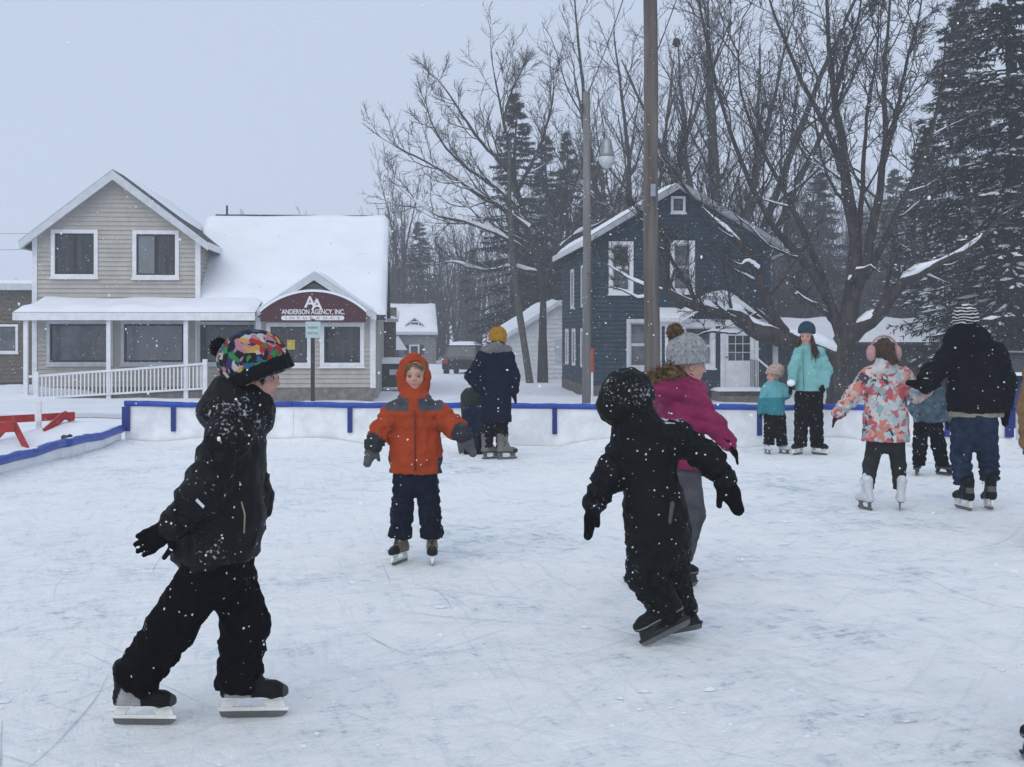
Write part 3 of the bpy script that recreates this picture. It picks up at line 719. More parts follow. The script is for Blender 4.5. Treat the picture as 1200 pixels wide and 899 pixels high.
# ---------- brown annex behind the shop
B3 = Bld('brown_annex', 'narrow brown sided annex with snowy top right of the shop', 'building', 452, 462, 49.5, radians(4.5))
x0, x1 = B3.x(430), B3.x(463); zt = B3.z(450, 374)
siding(B3.root, 'siding', (0, 0, 0), (1, 0, 0), (0, -1, 0), lambda z: x0, lambda z: x1, 0, zt, 0.15, [], M_brown)
MB().box(x0, x1-.02, .05, 5, -.2, zt).build('wall', M_brown, B3.root)
xq, zq = B3.at(456, 360); MB().box(xq-.28, xq+.28, .4, 1.0, zt, zq).build('chimney', M_found, B3.root)
P = [(x0-.1, -.15, zt), (x1+.12, -.15, zt), (x1+.12, 5, zt+.4), (x0-.1, 5, zt+.4)]
rf = slab(B3.root, 'roof', P, .12, M_trim); snow_slab('snow_cover', P, .12, rf, 8, 8, 3)
# ---------- far grey house with dormer
B4 = Bld('far_house', 'far grey house with snowy roof, dormer and dark shutters beyond the driveway', 'house', 486, 438, 88, radians(6))
x0, x1 = B4.x(448), B4.x(511); ze_ = B4.z(480, 388); zr2 = B4.z(480, 356, 3.6)
wn = [(B4.x(479.5), B4.x(491.5), B4.z(485, 416), B4.z(485, 404)), (B4.x(452), B4.x(462), B4.z(485, 420), B4.z(485, 405))]
siding(B4.root, 'siding', (0, 0, 0), (1, 0, 0), (0, -1, 0), lambda z: x0, lambda z: x1, 0, ze_, 0.2, wn, M_greyside)
MB().box(x0, x1, .1, 7.2, -.3, ze_).build('wall', M_greyside, B4.root)
MB().prism([(0.02, ze_), (7.2, ze_), (3.6, zr2)], 'x', x0+.01, x1-.01).build('gable_wall', M_greyside, B4.root)
P = [(x0-.3, -.4, ze_-.05), (x1+.1, -.4, ze_-.05), (x1+.1, 3.6, zr2), (x0-.3, 3.6, zr2)]
rf = slab(B4.root, 'roof', P, .2, M_trim); snow_slab('snow_cover', P, .25, rf, 14, 10, 3)
for w in wn:
    o = window(B4.root, *w, 0, .10, M_white, 2, M_glass, 'h')
    for sx in (w[0]-.3, w[1]+.02): MB().box(sx, sx+.28, -.05, -.022, w[2], w[3]).build('shutter', M_dark, B4.root)
dx0, dx1 = B4.x(478), B4.x(493.5); dz0, dz1 = B4.z(485, 391), B4.z(485, 379); dp = B4.z(485, 373)
dm = MB().prism([(dx0, dz0), (dx1, dz0), (dx1, dz1), ((dx0+dx1)/2, dp), (dx0, dz1)], 'y', .1, 2.5).build('dormer', M_greyside, B4.root)
window(B4.root, dx0+.12, dx1-.12, dz0+.12, dz1+.15, .07, .1, M_white, 1, M_glass)
for sgn in (-1, 1):
    xe = dx0-.2 if sgn < 0 else dx1+.2
    P = [(xe, -.1, dz1-.1), ((dx0+dx1)/2, -.1, dp+.06), ((dx0+dx1)/2, 3, dp+.06), (xe, 3, dz1-.1)]
    if sgn > 0: P = [P[1], P[0], P[3], P[2]]
    rr2 = slab(dm, 'dormer_roof', P, .08, M_trim); 
# entry gable roof
ex, ez = B4.at(466, 393)
MB().prism([(B4.x(455), B4.z(460, 410)), (B4.x(477), B4.z(460, 410)), (ex, ez)], 'y', -1.2, 0).build('entry_gable', M_trim, B4.root)

# ---------- dark blue house
H = Bld('blue_house', 'dark blue gabled house with white trimmed windows and small entry porch', 'house', 692, 465, 41, radians(4.3))
hx0, hx1 = 0.0, H.x(900); pk = H.at(794, 219); zE1 = H.z(692, 281)
wins = [(713, 283, 742, 345), (785, 282, 814, 344), (786, 230, 803, 250)]
ws = []
for (a, b_, c, d_) in wins: xA, zB_ = H.at(a, b_); xC, zD = H.at(c, d_); ws.append((xA, xC, zD, zB_))
low = (H.x(734), H.x(778), H.z(750, 434), H.z(750, 374))
def hlo(z): return hx0 if z < zE1 else hx0 + (pk[0]-hx0)*(z-zE1)/(pk[1]-zE1)
def hhi(z): return hx1 if z < zE1 else hx1 + (pk[0]-hx1)*(z-zE1)/(pk[1]-zE1)
siding(H.root, 'siding', (0, 0, 0), (1, 0, 0), (0, -1, 0), hlo, hhi, .35, pk[1], .14, ws + [low], M_blue, .045)
Lh = 7.8
sw = [(1.1, 1.9, 2.9, 4.3), (4.0, 4.8, 2.9, 4.3), (1.2, 2.0, .9, 2.2), (3.6, 4.4, .9, 2.2), (5.6, 6.4, .9, 2.2)]
siding(H.root, 'siding', (0, Lh, 0), (0, -1, 0), (-1, 0, 0), lambda z: 0, lambda z: Lh, .35, zE1+.1, .14, [], M_blue, .045)
siding(H.root, 'siding', (hx1, 0, 0), (0, 1, 0), (1, 0, 0), lambda z: 0, lambda z: Lh, .35, zE1+.1, .14, [], M_blue, .045)
m_ = MB(); m_.box(.02, hx1-.02, .1, Lh, 0, zE1); m_.prism([(.02, zE1), (hx1-.02, zE1), (pk[0], pk[1]-.02)], 'y', .1, Lh); m_.build('wall', M_blue, H.root)
MB().box(-.03, hx1+.03, -.05, Lh+.05, -.2, .35).build('foundation', M_stone, H.root)
for i, w in enumerate(ws): window(H.root, *w, 0, .12 if i < 2 else .08, M_white, 2 if i < 2 else 1, M_glassgrey, 'h', .045, m_sash=M_trim if i < 2 else M_dark)
window(H.root, *low, 0, .12, M_trim, 2, M_glassgrey, 'h', .045, m_sash=M_trim)
for (a, c, e_, g) in sw:       # windows on the side wall
    wnd = MB()
    wnd.box(-.07, -.026, a, a+.11, e_, g); wnd.box(-.07, -.026, c-.11, c, e_, g); wnd.box(-.068, -.026, a+.11, c-.11, g-.11, g); wnd.box(-.068, -.026, a+.11, c-.11, e_, e_+.11)
    o = wnd.build('window', M_white, H.root); MB().box(-.05, -.03, a+.1, c-.1, e_+.1, g-.1).build('pane', M_glassgrey, o)
for x in (0.0, hx1): MB().box(x-.08, x+.08, -.065, .06, .35, zE1+.1).build('corner_board', M_blue, H.root)
sl = (pk[1]-zE1)/(pk[0]-hx0); ov = .5
for sgn, xe in ((-1, hx0), (1, hx1)):
    e0 = (xe+sgn*ov*.62, zE1-sl*ov*.62+.14); tp = (pk[0], pk[1]+.14)
    P = [(e0[0], -ov, e0[1]), (tp[0], -ov, tp[1]), (tp[0], Lh+.3, tp[1]), (e0[0], Lh+.3, e0[1])]
    if sgn > 0: P = [P[1], P[0], P[3], P[2]]
    rf = slab(H.root, 'roof', P, .14, M_shingle)
    snow_slab('snow_cover', P, .10, rf, 14, 14, 21)
    q = [(e0[0], e0[1]-.02), (tp[0], tp[1]-.02), (tp[0], tp[1]-.23), (e0[0], e0[1]-.19)]
    MB().prism(q if sgn > 0 else q[::-1], 'y', -ov-.03, -ov-.002).build('rake_board', mat('weathered_trim', (.36, .38, .40), .7, .15, 5), rf)
    MB().prism([(e0[0], e0[1]-.145), (tp[0], tp[1]-.145), (tp[0], tp[1]-.18), (e0[0], e0[1]-.18)], 'y', -ov, 0).build('soffit', M_trim, rf)
    MB().box(min(e0[0], e0[0]+sgn*.05), max(e0[0], e0[0]+sgn*.05), -ov, Lh+.3, e0[1]-.2, e0[1]-.005).build('fascia', M_white, rf)
# entry porch (enclosed, white trimmed)
yp = -1.3
px0, px1 = H.x(776, yp), H.x(898, yp); zp0 = .33; zpe = H.z(840, 374, yp); 
ent = MB().box(px0, px1, yp+.1, -.03, zp0, zpe).build('entry_porch', M_blue, H.root)
w5 = (H.x(798, yp), H.x(838, yp), H.z(815, 432, yp), H.z(815, 379, yp))
dr = (H.x(844, yp), H.x(888.5, yp), H.z(860, 455, yp), H.z(860, 379, yp))
siding(H.root, 'siding', (0, yp, 0), (1, 0, 0), (0, -1, 0), lambda z: px0, lambda z: px1, zp0, zpe, .14, [w5, dr], M_blue, .045)
siding(H.root, 'siding', (px0, 0, 0), (0, -1, 0), (-1, 0, 0), lambda z: 0, lambda z: -yp, zp0, zpe, .14, [], M_white, .02)
window(H.root, *w5, yp, .13, M_white, 2, M_glassgrey, 'h', .04, m_sash=M_trim)
window(H.root, H.x(779, yp), H.x(797, yp), w5[2], w5[3], yp, .1, M_white, 2, M_glassgrey, 'h', .04, m_sash=M_trim)
MB().box(px0-.04, px1+.04, yp-.06, yp-.03, zpe-.22, zpe).build('porch_beam', M_white, H.root)
f = MB(); f.box(dr[0], dr[0]+.12, yp-.05, yp+.05, dr[2], dr[3]); f.box(dr[1]-.12, dr[1], yp-.05, yp+.05, dr[2], dr[3]); f.box(dr[0]+.12, dr[1]-.12, yp-.048, yp+.05, dr[3]-.12, dr[3])
f.build('door_frame', M_white, H.root)
d0, d1 = dr[0]+.13, dr[1]-.13; dz = dr[2]+.02; dt = dr[3]-.13
g0, g1 = H.z(866, 423, yp), H.z(866, 393, yp)
dd = MB(); ga, gb = d0+.12, d1-.12
dd.box(d0, d1, yp-.01, yp+.04, dz, g0); dd.box(d0, d1, yp-.01, yp+.04, g1, dt); dd.box(d0, ga, yp-.01, yp+.04, g0, g1); dd.box(gb, d1, yp-.01, yp+.04, g0, g1)
door = dd.build('door', M_white, H.root)
for i in range(3):
    for j in range(3):
        MB().box(ga+(gb-ga)*i/3+.012, ga+(gb-ga)*(i+1)/3-.012, yp+.012, yp+.02, g0+(g1-g0)*j/3+.012, g0+(g1-g0)*(j+1)/3-.012).build('pane', M_glass, door)
mu = MB()
for i in range(4): mu.box(ga+(gb-ga)*i/3-.012, ga+(gb-ga)*i/3+.012, yp-.004, yp+.03, g0, g1)
for j in range(4): mu.box(ga, gb, yp-.003, yp+.029, g0+(g1-g0)*j/3-.012, g0+(g1-g0)*j/3+.012)
mu.build('muntin', M_trim, door)
MB().lathe([(.03, -.02), (.035, 0), (.03, .02)], (d0+.07, yp-.05, dz+.95), 10).build('handle', M_dark, door)
ppk = H.at(848, 340, yp-.35); pe0 = H.at(776, 376, yp-.35); pe1 = H.at(902, 371, yp-.35)
MB().prism([(px0+.75, zpe), (px1-.02, zpe), (ppk[0], ppk[1]-.12)], 'y', yp-.02, 0).build('porch_gable', M_blue, H.root)
gL = (H.x(797, yp-.35), pe1[1]-.02)
for sgn, e_ in ((-1, gL), (1, pe1)):
    P = [(e_[0], yp-.35, e_[1]), (ppk[0], yp-.35, ppk[1]), (ppk[0], 0, ppk[1]), (e_[0], 0, e_[1])]
    if sgn > 0: P = [P[1], P[0], P[3], P[2]]
    rf = slab(H.root, 'porch_roof', P, .1, M_shingle); snow_slab('snow_cover', P, .08, rf, 10, 8, 31)
    q = [(e_[0], e_[1]-.01), (ppk[0], ppk[1]-.01), (ppk[0], ppk[1]-.2), (e_[0], e_[1]-.18)]
    MB().prism(q if sgn > 0 else q[::-1], 'y', yp-.38, yp-.352).build('rake_board', M_white, rf)
P = [(px0-.15, yp-.3, zpe+.02), (gL[0]+.3, yp-.3, zpe+.02), (gL[0]+.3, -.03, zpe+.35), (px0-.15, -.03, zpe+.35)]
rf = slab(H.root, 'porch_roof', P, .1, M_white); snow_slab('snow_cover', P, .08, rf, 10, 8, 33)
st0, st1 = H.x(838, yp-.5), H.x(893, yp-.5)
MB().box(st0, st1, yp-1.1, yp-.01, -.3, zp0-.06).build('stoop', M_found, H.root)
snow_slab('stoop_snow', [(st0-.1, yp-1.3, zp0-.06), (st1+.1, yp-1.3, zp0-.06), (st1+.1, yp-.06, zp0-.06), (st0-.1, yp-.06, zp0-.06)], .09, H.root, 12, 10, 36)
for i in range(2): MB().box(st0, st1, yp-1.4-.3*i, yp-1.1-.3*i-.003, -.3, zp0-.2-.15*i).build('step', M_found, H.root)
rx_ = H.x(889, yp-1.0)
hr = MB().tube([(rx_, yp-.05, zp0+.92), (rx_, yp-1.0, zp0+.9), (rx_+.25, yp-1.9, zp0+.5)], .03, 8).build('handrail', M_white, H.root)
for i in range(8):
    t_ = i/7; y_ = yp-.1-1.7*t_; zt_ = zp0+.9-(.4*max(0, t_-.5)/.5); MB().tube([(rx_+.22*max(0, t_-.5)/.5, y_, -.2), (rx_+.22*max(0, t_-.5)/.5, y_, zt_)], .014, 6).build('baluster', M_dark, hr)

# ---------- white garage behind, left of the blue house
B5 = Bld('white_garage', 'white garage with snowy gable roof left of the blue house', 'building', 622, 448, 57, radians(5))
x0, x1 = B5.x(598), B5.x(668); ze_ = B5.z(620, 394); pkx, pkz = B5.at(655, 352)
siding(B5.root, 'siding', (0, 0, 0), (1, 0, 0), (0, -1, 0), lambda z: x0 + max(0, (z-ze_))*(pkx-x0)/(pkz-ze_), lambda z: x1 + 3, 0, pkz-.05, .2, [], M_white)
MB().prism([(x0, -.2), (x1+3, -.2), (x1+3, ze_), (pkx, pkz-.1), (x0, ze_)], 'y', .06, 8).build('wall', M_white, B5.root)
P = [(x0-.5, -.4, ze_-.1), (pkx, -.4, pkz), (pkx, 8, pkz), (x0-.5, 8, ze_-.1)]
rf = slab(B5.root, 'roof', P, .2, M_white); snow_slab('snow_cover', P, .2, rf, 12, 10, 5)
P = [(pkx, -.4, pkz), (x1+3.4, -.4, ze_-.1), (x1+3.4, 8, ze_-.1), (pkx, 8, pkz)]
rf = slab(B5.root, 'roof', P, .2, M_white); snow_slab('snow_cover', P, .2, rf, 12, 10, 6)
w = (B5.x(650), B5.x(662), B5.z(655, 425), B5.z(655, 398)); MB().box(w[0], w[1], -.06, -.025, w[2], w[3]).build('shutter_panel', M_trim, B5.root)

# ---------- long dark shed right of the maple with snow on the roof
B6 = Bld('dark_shed', 'long dark wooden shed with snow roof behind the maple trunk', 'building', 1040, 470, 50, radians(2))
x0, x1 = B6.x(905), B6.x(1135); zt = B6.z(1000, 401)
for i in range(34):
    a = x0 + (x1-x0)*i/34; c = x0 + (x1-x0)*(i+1)/34
    MB().box(a+.006, c-.006, -.03-.008*(i % 2), -.005, -.2, zt-.02).build('plank', mat('shed_plank', (0.045, 0.045, 0.045), .9, .25, 5, .3, 30, stretch=(3, 3, .4)), B6.root)
MB().box(x0, x1, 0, 5, -.2, zt).build('wall', M_wood, B6.root)
P = [(x0-.3, -.4, zt), (x1+.3, -.4, zt), (x1+.3, 5, zt+.9), (x0-.3, 5, zt+.9)]
rf = slab(B6.root, 'roof', P, .12, M_wood); snow_slab('snow_cover', P, .22, rf, 30, 10, 41)
cb = B6.x(908); MB().box(cb-.1, cb+.1, -.12, -.045, -.2, zt).build('corner_board', M_white, B6.root)
B7 = Bld('far_barn', 'far low house with a broad snowy roof seen through the maple branches', 'house', 1060, 430, 95, radians(-3))
x0, x1 = B7.x(985), B7.x(1175); zt = B7.z(1050, 392); zr3 = B7.z(1050, 352, 5)
MB().box(x0, x1, 0, 9, -.5, zt).build('wall', M_greyside, B7.root)
MB().prism([(0.0, zt), (9.0, zt), (5.0, zr3)], 'x', x0+.01, x1-.01).build('gable_wall', M_greyside, B7.root)
P = [(x0-.5, -.5, zt), (x1+.5, -.5, zt), (x1+.5, 5, zr3), (x0-.5, 5, zr3)]
rf = slab(B7.root, 'roof', P, .2, M_trim); snow_slab('snow_cover', P, .25, rf, 20, 10, 43)
for i in range(4):
    wx = x0 + (x1-x0)*(.12 + .24*i); window(B7.root, wx, wx+1.2, .9, 2.0, -.02, .1, M_white, 1, M_glass)

# ------------------------------------------------------------------ poles, wires, barricade, bin, cars, fence
p = W(764, 497, 26.0); p[2] = float(zground(p[0], p[1]))
up = empty('utility_pole', p, 0, 'thick weathered wooden utility pole between the pink girl and blue house', 'pole')
hgt = 10.5; pts = []; 
for i in range(14):
    z = -.3 + hgt*i/13; pts.append((.012*sin(z*1.1) - .004*z, .01*cos(z*.9), z))
MB().tube(pts, [.165 - .030*i/13 for i in range(14)], 18).build('shaft', M_pole, up, True)
zt_ = 9.3; MB().box(-1.1, 1.1, -.26, -.17, zt_, zt_+.12).build('crossarm', M_pole, up, bevel=.01)
for x in (-.95, -.4, .4, .95): MB().lathe([(.03, 0), (.05, .03), (.03, .06), (.05, .09), (.02, .14)], (x, -.215, zt_+.12), 10).build('insulator', M_metal, up, True)
MB().box(-.05, .05, -.215, -.19, 4.6, 4.85).build('tag_plate', M_metal, up)
p2 = W(687, 474, 36.0); p2[2] = float(zground(p2[0], p2[1]))
lp = empty('lamp_post', p2, 0, 'slim grey street lamp post with bell shaped lamp beside the blue house', 'street lamp')
ht = (W(687, 108, 36) - p2)[2]
MB().tube([(0, 0, -.3), (0.02, 0, ht*.5), (0.01, 0, ht)], [.125, .115, .10], 14).build('shaft', M_pole2, lp, True)
l = W(711, 185, 36) - p2
MB().tube([(.05, 0, l[2]+.35), (l[0]*.5, -.05, l[2]+.75), (l[0], -.05, l[2]+.75), (l[0], -.05, l[2]+.5)], .025, 8).build('arm', M_metal, lp, True)
hd = MB().lathe([(.06, .55), (.13, .5), (.16, .3), (.2, .12), (.22, .02)], (l[0], -.05, l[2]), 18).build('lamp_head', M_metal, lp, True)
MB().lathe([(.21, .03), (.235, -.02), (.21, -.16), (.13, -.27), (.02, -.31)][::-1], (l[0], -.05, l[2]), 18).build('lamp_glass', M_lampglass, hd, True)
MB().box(-.13, -.09, -.16, -.08, ht-.6, ht-.35).build('bracket', M_dark, lp)
def wire(label, a, b_, sag=.3, r=.012, n=14):
    pts = [np.array(a)*(1-i/n) + np.array(b_)*(i/n) - np.array([0, 0, sag*4*(i/n)*(1-i/n)]) for i in range(n+1)]
    c = pts[0].copy(); tag(MB().tube(pts, r, 6).build('overhead_wire', M_wire, None, True), label, 'wire', 'overhead wires')
wire('thin wire rising from the lamp post top to the upper frame edge', W(689, 110, 36), W(740, -30, 27), .1)
wire('wire running up right from the utility pole between the maple boughs', W(770, 60, 26), W(806, -40, 26.5), .05)
wire('upper of two faint wires at the left sky edge', W(-60, 268, 60), W(60, 272, 58), .15, .009)
wire('lower of two faint wires at the left sky edge', W(-60, 288, 60), W(60, 290, 58), .15, .009)

# red barricade on the left
def beam(root, name, a, b_, w, h, m):
    a = np.array(a, float); b_ = np.array(b_, float); t_ = b_-a; t_ /= np.linalg.norm(t_); s_ = np.cross(t_, (0, 0, 1.)); 
    if np.linalg.norm(s_) < .1: s_ = np.array([0, 1., 0])
    s_ /= np.linalg.norm(s_); u_ = np.cross(s_, t_)
    c = [(-1, -1), (1, -1), (1, 1), (-1, 1)]
    vs = [a + s_*w/2*i + u_*h/2*j for i, j in c] + [b_ + s_*w/2*i + u_*h/2*j for i, j in c]
    return MB().add(vs, [(0, 1, 2, 3), (7, 6, 5, 4), (0, 4, 5, 1), (1, 5, 6, 2), (2, 6, 7, 3), (3, 7, 4, 0)]).build(name, m, root, bevel=.006)
db = 19.6; bo = W(30, 520, db); bo[2] = -.1
br = empty('barricade', bo, 0, 'red wooden A frame barricade standing in snow left of the rink', 'barricade')
q = lambda px, py, dy=0: W(px, py, db+dy) - bo
def seg(a, b_, t_): return tuple(np.array(a)*(1-t_) + np.array(b_)*t_)
p_a, p_b = q(-40, 494, .1), q(88, 487, .9)
cutsx = [(0, .62, M_red), (.62, .685, M_board), (.685, 1, M_red)]
for a, c, m in cutsx: beam(br, 'crossbar_section', seg(p_a, p_b, a), seg(p_a, p_b, c-.002), .04, .12, m)
beam(br, 'crossbar_section', q(-40, 503, -.2), q(17, 500, -.2), .04, .16, M_red)
for (a, b_) in ((q(14, 492, 0), q(32, 528, -.35)), (q(14, 492, .05), q(-8, 516, .4)), (q(76, 486, .8), q(52, 506, .5)), (q(76, 486, .8), q(86, 492, 1.3))):
    beam(br, 'leg', a, b_, .04, .12, M_red)
beam(br, 'lower_bar', q(-40, 533, -.4), q(34, 529, -.35), .04, .03, M_red)
ws_ = W(45.5, 505, 20.4); ws_[2] = float(zground(ws_[0], ws_[1]))
tag(MB().box(-.04, .04, -.02, .02, -.1, .42).build('snow_stake', M_board, None, bevel=.006), 'short white stake in the snow behind the red barricade', 'stake').location = ws_
cl = W(69, 515, 19.4)
def crumb(name, label, pos, r, m, seed):
    f = wave_noise(seed, r*1.3); V, Fc = sdf_mesh([E((0, 0, 0), (r, r*.7, r*.6)), E((r*.8, 0, r*.4), (r*.5, r*.4, r*.4))], r/6, lambda P: f(P)*r*.12)
    o = mesh_obj(name, V, Fc, m, None, True); o.location = pos; return o
g_ = crumb('dropped_glove', '', (cl[0], cl[1]+.3, float(zground(cl[0], cl[1]+.3))+.06), .07, M_dark, 4); tag(g_, 'small dark glove dropped on the snow mound by the left rail', 'glove')

# dumpster
dp_ = Bld('dumpster', 'dark green dumpster with snow on its lid right of the shop', 'dumpster', 453, 457, 46, radians(4))
x0, x1 = dp_.x(440), dp_.x(480); zt = dp_.z(455, 428)
MB().hexa([(x0+.06, 0, .1), (x1-.06, 0, .1), (x1-.06, 1.2, .1), (x0+.06, 1.2, .1), (x0, -.08, zt), (x1, -.08, zt), (x1, 1.3, zt+.1), (x0, 1.3, zt+.1)]).build('bin', M_green, dp_.root, bevel=.02)
lid = MB().hexa([(x0-.03, -.12, zt+.004), (x1+.03, -.12, zt+.004), (x1+.03, 1.34, zt+.104), (x0-.03, 1.34, zt+.104), (x0-.03, -.12, zt+.05), (x1+.03, -.12, zt+.05), (x1+.03, 1.34, zt+.15), (x0-.03, 1.34, zt+.15)]).build('lid', M_dark, dp_.root)
snow_slab('snow_cover', [(x0, -.1, zt+.05), (x1, -.1, zt+.05), (x1, 1.3, zt+.15), (x0, 1.3, zt+.15)], .1, lid, 10, 8, 51)
for i in range(4): x = x0+.15+(x1-x0-.3)*i/3; MB().box(x-.03, x+.03, -.11, -.05, .15, zt-.05).build('rib', M_green, dp_.root)
MB().box(x0+.5, x0+1.0, -.125, -.112, zt-.35, zt-.15).build('label_plate', M_trim, dp_.root)

# cars
def vehicle(name, label, loc, rz, Lc, Wc, Hc, snow=True):
    r = empty(name, loc, rz, label, 'car')
    h0, hb, = .32, Hc*.56
    prof = [(-Lc/2, h0), (Lc/2, h0), (Lc/2, hb*.92), (Lc*.47, hb*.98), (Lc*.22, hb*1.04), (Lc*.10, Hc*.97), (-Lc*.40, Hc), (-Lc*.49, hb*1.05), (-Lc/2, hb*.95)]
    n = len(prof); vs = []
    for sy, k in ((-1, 1), (1, 1)):
        for (x, z) in prof:
            ins = .10*Wc*max(0, (z-hb)/(Hc-hb)); vs.append((x, sy*(Wc/2-ins), z))
    fs = [tuple(range(n)), tuple(range(2*n-1, n-1, -1))] + [(i, i+n, (i+1) % n+n, (i+1) % n) for i in range(n)]
    body = MB().add(vs, fs).build('body', M_carblack, r, bevel=.05, seg=3)
    for sy in (-1, 1):
        for (a, c, s0, s1) in ((-.38, -.16, 0, 0), (-.14, .02, 0, 0), (.04, .17, 0, -.07)):
            zb, zt_ = hb*1.06, Hc*.93; yb, yt = Wc/2-.10*Wc*(zb-hb)/(Hc-hb)+.006, Wc/2-.10*Wc*(zt_-hb)/(Hc-hb)+.006
            q_ = [(a*Lc, sy*yb, zb), (c*Lc, sy*yb, zb), ((c+s1)*Lc, sy*yt, zt_), (a*Lc, sy*yt, zt_)]
            off = np.array([0, -sy*.02, 0]); MB().hexa([tuple(np.array(v)+off) for v in q_] + q_).build('window', M_carglass, r)
        for wx in (-.31, .31):
            wv = MB(); 
            ring = [(.2, -.1), (.33, -.1), (.35, -.06), (.35, .06), (.33, .1), (.2, .1)]
            nn = 20; vv = []; ff = []
            for (rad, yy) in ring: vv += [(wx*Lc+rad*cos(2*pi*k/nn), sy*(Wc/2-.08)+yy, .35+rad*sin(2*pi*k/nn)) for k in range(nn)]
            for i in range(len(ring)-1):
                for k in range(nn): ff.append((i*nn+k, i*nn+(k+1) % nn, (i+1)*nn+(k+1) % nn, (i+1)*nn+k))
            wh = wv.add(vv, ff).build('wheel', M_tyre, r, True)
            MB().tube([(wx*Lc, sy*(Wc/2-.1), .35), (wx*Lc, sy*(Wc/2+.0), .35)], .2, 14).build('rim', M_metal, wh)
        MB().box(-Lc/2-.02, -Lc/2+.05, min(sy*Wc*.34, sy*Wc*.47), max(sy*Wc*.34, sy*Wc*.47), hb*.7, hb*.95).build('tail_light', M_red, r)
        MB().box(Lc/2-.05, Lc/2+.02, min(sy*Wc*.3, sy*Wc*.46), max(sy*Wc*.3, sy*Wc*.46), hb*.68, hb*.86).build('headlight', M_lampglass, r)
        MB().tube([(-Lc*.36, sy*Wc*.33, Hc+.0), (-Lc*.34, sy*Wc*.33, Hc+.09), (.04*Lc, sy*Wc*.33, Hc+.07), (.07*Lc, sy*Wc*.33, Hc-.02)], .022, 8).build('roof_rack', M_metal, r)
    MB().hexa([(-Lc*.488, -Wc*.38, hb*1.1), (-Lc*.488, Wc*.38, hb*1.1), (-Lc*.47, Wc*.38, hb*1.1), (-Lc*.47, -Wc*.38, hb*1.1), (-Lc*.425, -Wc*.34, Hc*.95), (-Lc*.425, Wc*.34, Hc*.95), (-Lc*.40, Wc*.34, Hc*.95), (-Lc*.40, -Wc*.34, Hc*.95)]).build('rear_window', M_carglass, r)
    MB().box(-Lc/2-.06, -Lc/2+.1, -Wc*.47, Wc*.47, .34, .58).build('bumper', M_tyre, r, bevel=.02)
    if snow:
        snow_slab('snow_cover', [(-Lc*.42, -Wc*.38, Hc-.02), (Lc*.10, -Wc*.38, Hc*.97), (Lc*.10, Wc*.38, Hc*.97), (-Lc*.42, Wc*.38, Hc-.02)], .16, r, 12, 10, 61)
        snow_slab('snow_cover', [(Lc*.20, -Wc*.45, hb*1.03), (Lc*.47, -Wc*.45, hb*.97), (Lc*.47, Wc*.45, hb*.97), (Lc*.20, Wc*.45, hb*1.03)], .12, r, 10, 10, 62)
    return r
c1 = W(548, 438, 66); c1[2] = float(zground(c1[0], c1[1]))
vehicle('parked_car', 'dark car with snow heaped roof parked far down the driveway', c1, radians(82), 4.4, 1.85, 1.55)
c2 = W(1212, 462, 33); c2[2] = float(zground(c2[0], c2[1]))
vehicle('parked_car', 'black car with roof rack behind the blue tarp at the right edge', c2, radians(8), 4.7, 1.9, 1.5, False)

# blue tarp covered stack at the right edge
tb = W(1215, 500, 24); tb[2] = float(zground(tb[0], tb[1]))
tr = empty('tarp_stack', tb, radians(-3), 'dark blue tarp over a low stack behind the right boards', 'tarp')
f = wave_noise(77, .35); Vt, Ft = sdf_mesh([C((-.25, .1, .0), (1.6, .1, .0), .52, .52, flat=((0, 0, 1), 1.9), k=.02, cut=[((0, 0, 1.0), (0, 0, 1)), ((-.52, 0, 0), (-1, 0, 0)), ((0, -.42, 0), (0, -1, 0)), ((0, 0, -.1), (0, 0, -1))])], .03, lambda P: .008*f(P))
mesh_obj('tarp', Vt, Ft, M_tarp, tr, True)
MB().box(-.53, 1.7, -.43, .6, .985, 1.02).build('snow_cover', M_limbsnow, tr, bevel=.012)

# picket fence beyond the driveway
fo = W(612, 448, 60); fo[2] = float(zground(fo[0], fo[1]))
fe = empty('picket_fence', fo, 0, 'short dark picket fence beside the leaning trunk in the back', 'fence')
pk_ = None
for i in range(15):
    x = -.5 + .155*i
    if pk_ is None: pk_ = MB().prism([(-.05, -.1), (.05, -.1), (.05, 1.05), (0, 1.13), (-.05, 1.05)], 'y', -.015, .015).build('picket', M_wood, fe); pk_.location = (x, 0, 0)
    else: copy_part(pk_, fe, (x, 0, 0))
for z in (.3, .8): MB().box(-.6, 1.8, .02, .06, z, z+.09).build('fence_rail', M_wood, fe)
# orange marker on the lamp side of the house
om = W(694, 462, 38.8); om[2] = float(zground(om[0], om[1]))
o_ = empty('marker_stake', om, 0, 'thin white stake with orange top behind the lamp post', 'stake')
hh = (W(694, 408, 38.8)-om)[2]
MB().tube([(0, 0, -.1), (0, 0, hh*.55)], .035, 8).build('stake', M_white, o_); MB().tube([(0, 0, hh*.55+.002), (0, 0, hh)], .06, 8).build('orange_top', mat('orange_plastic', (.40, .07, .02), .5), o_)

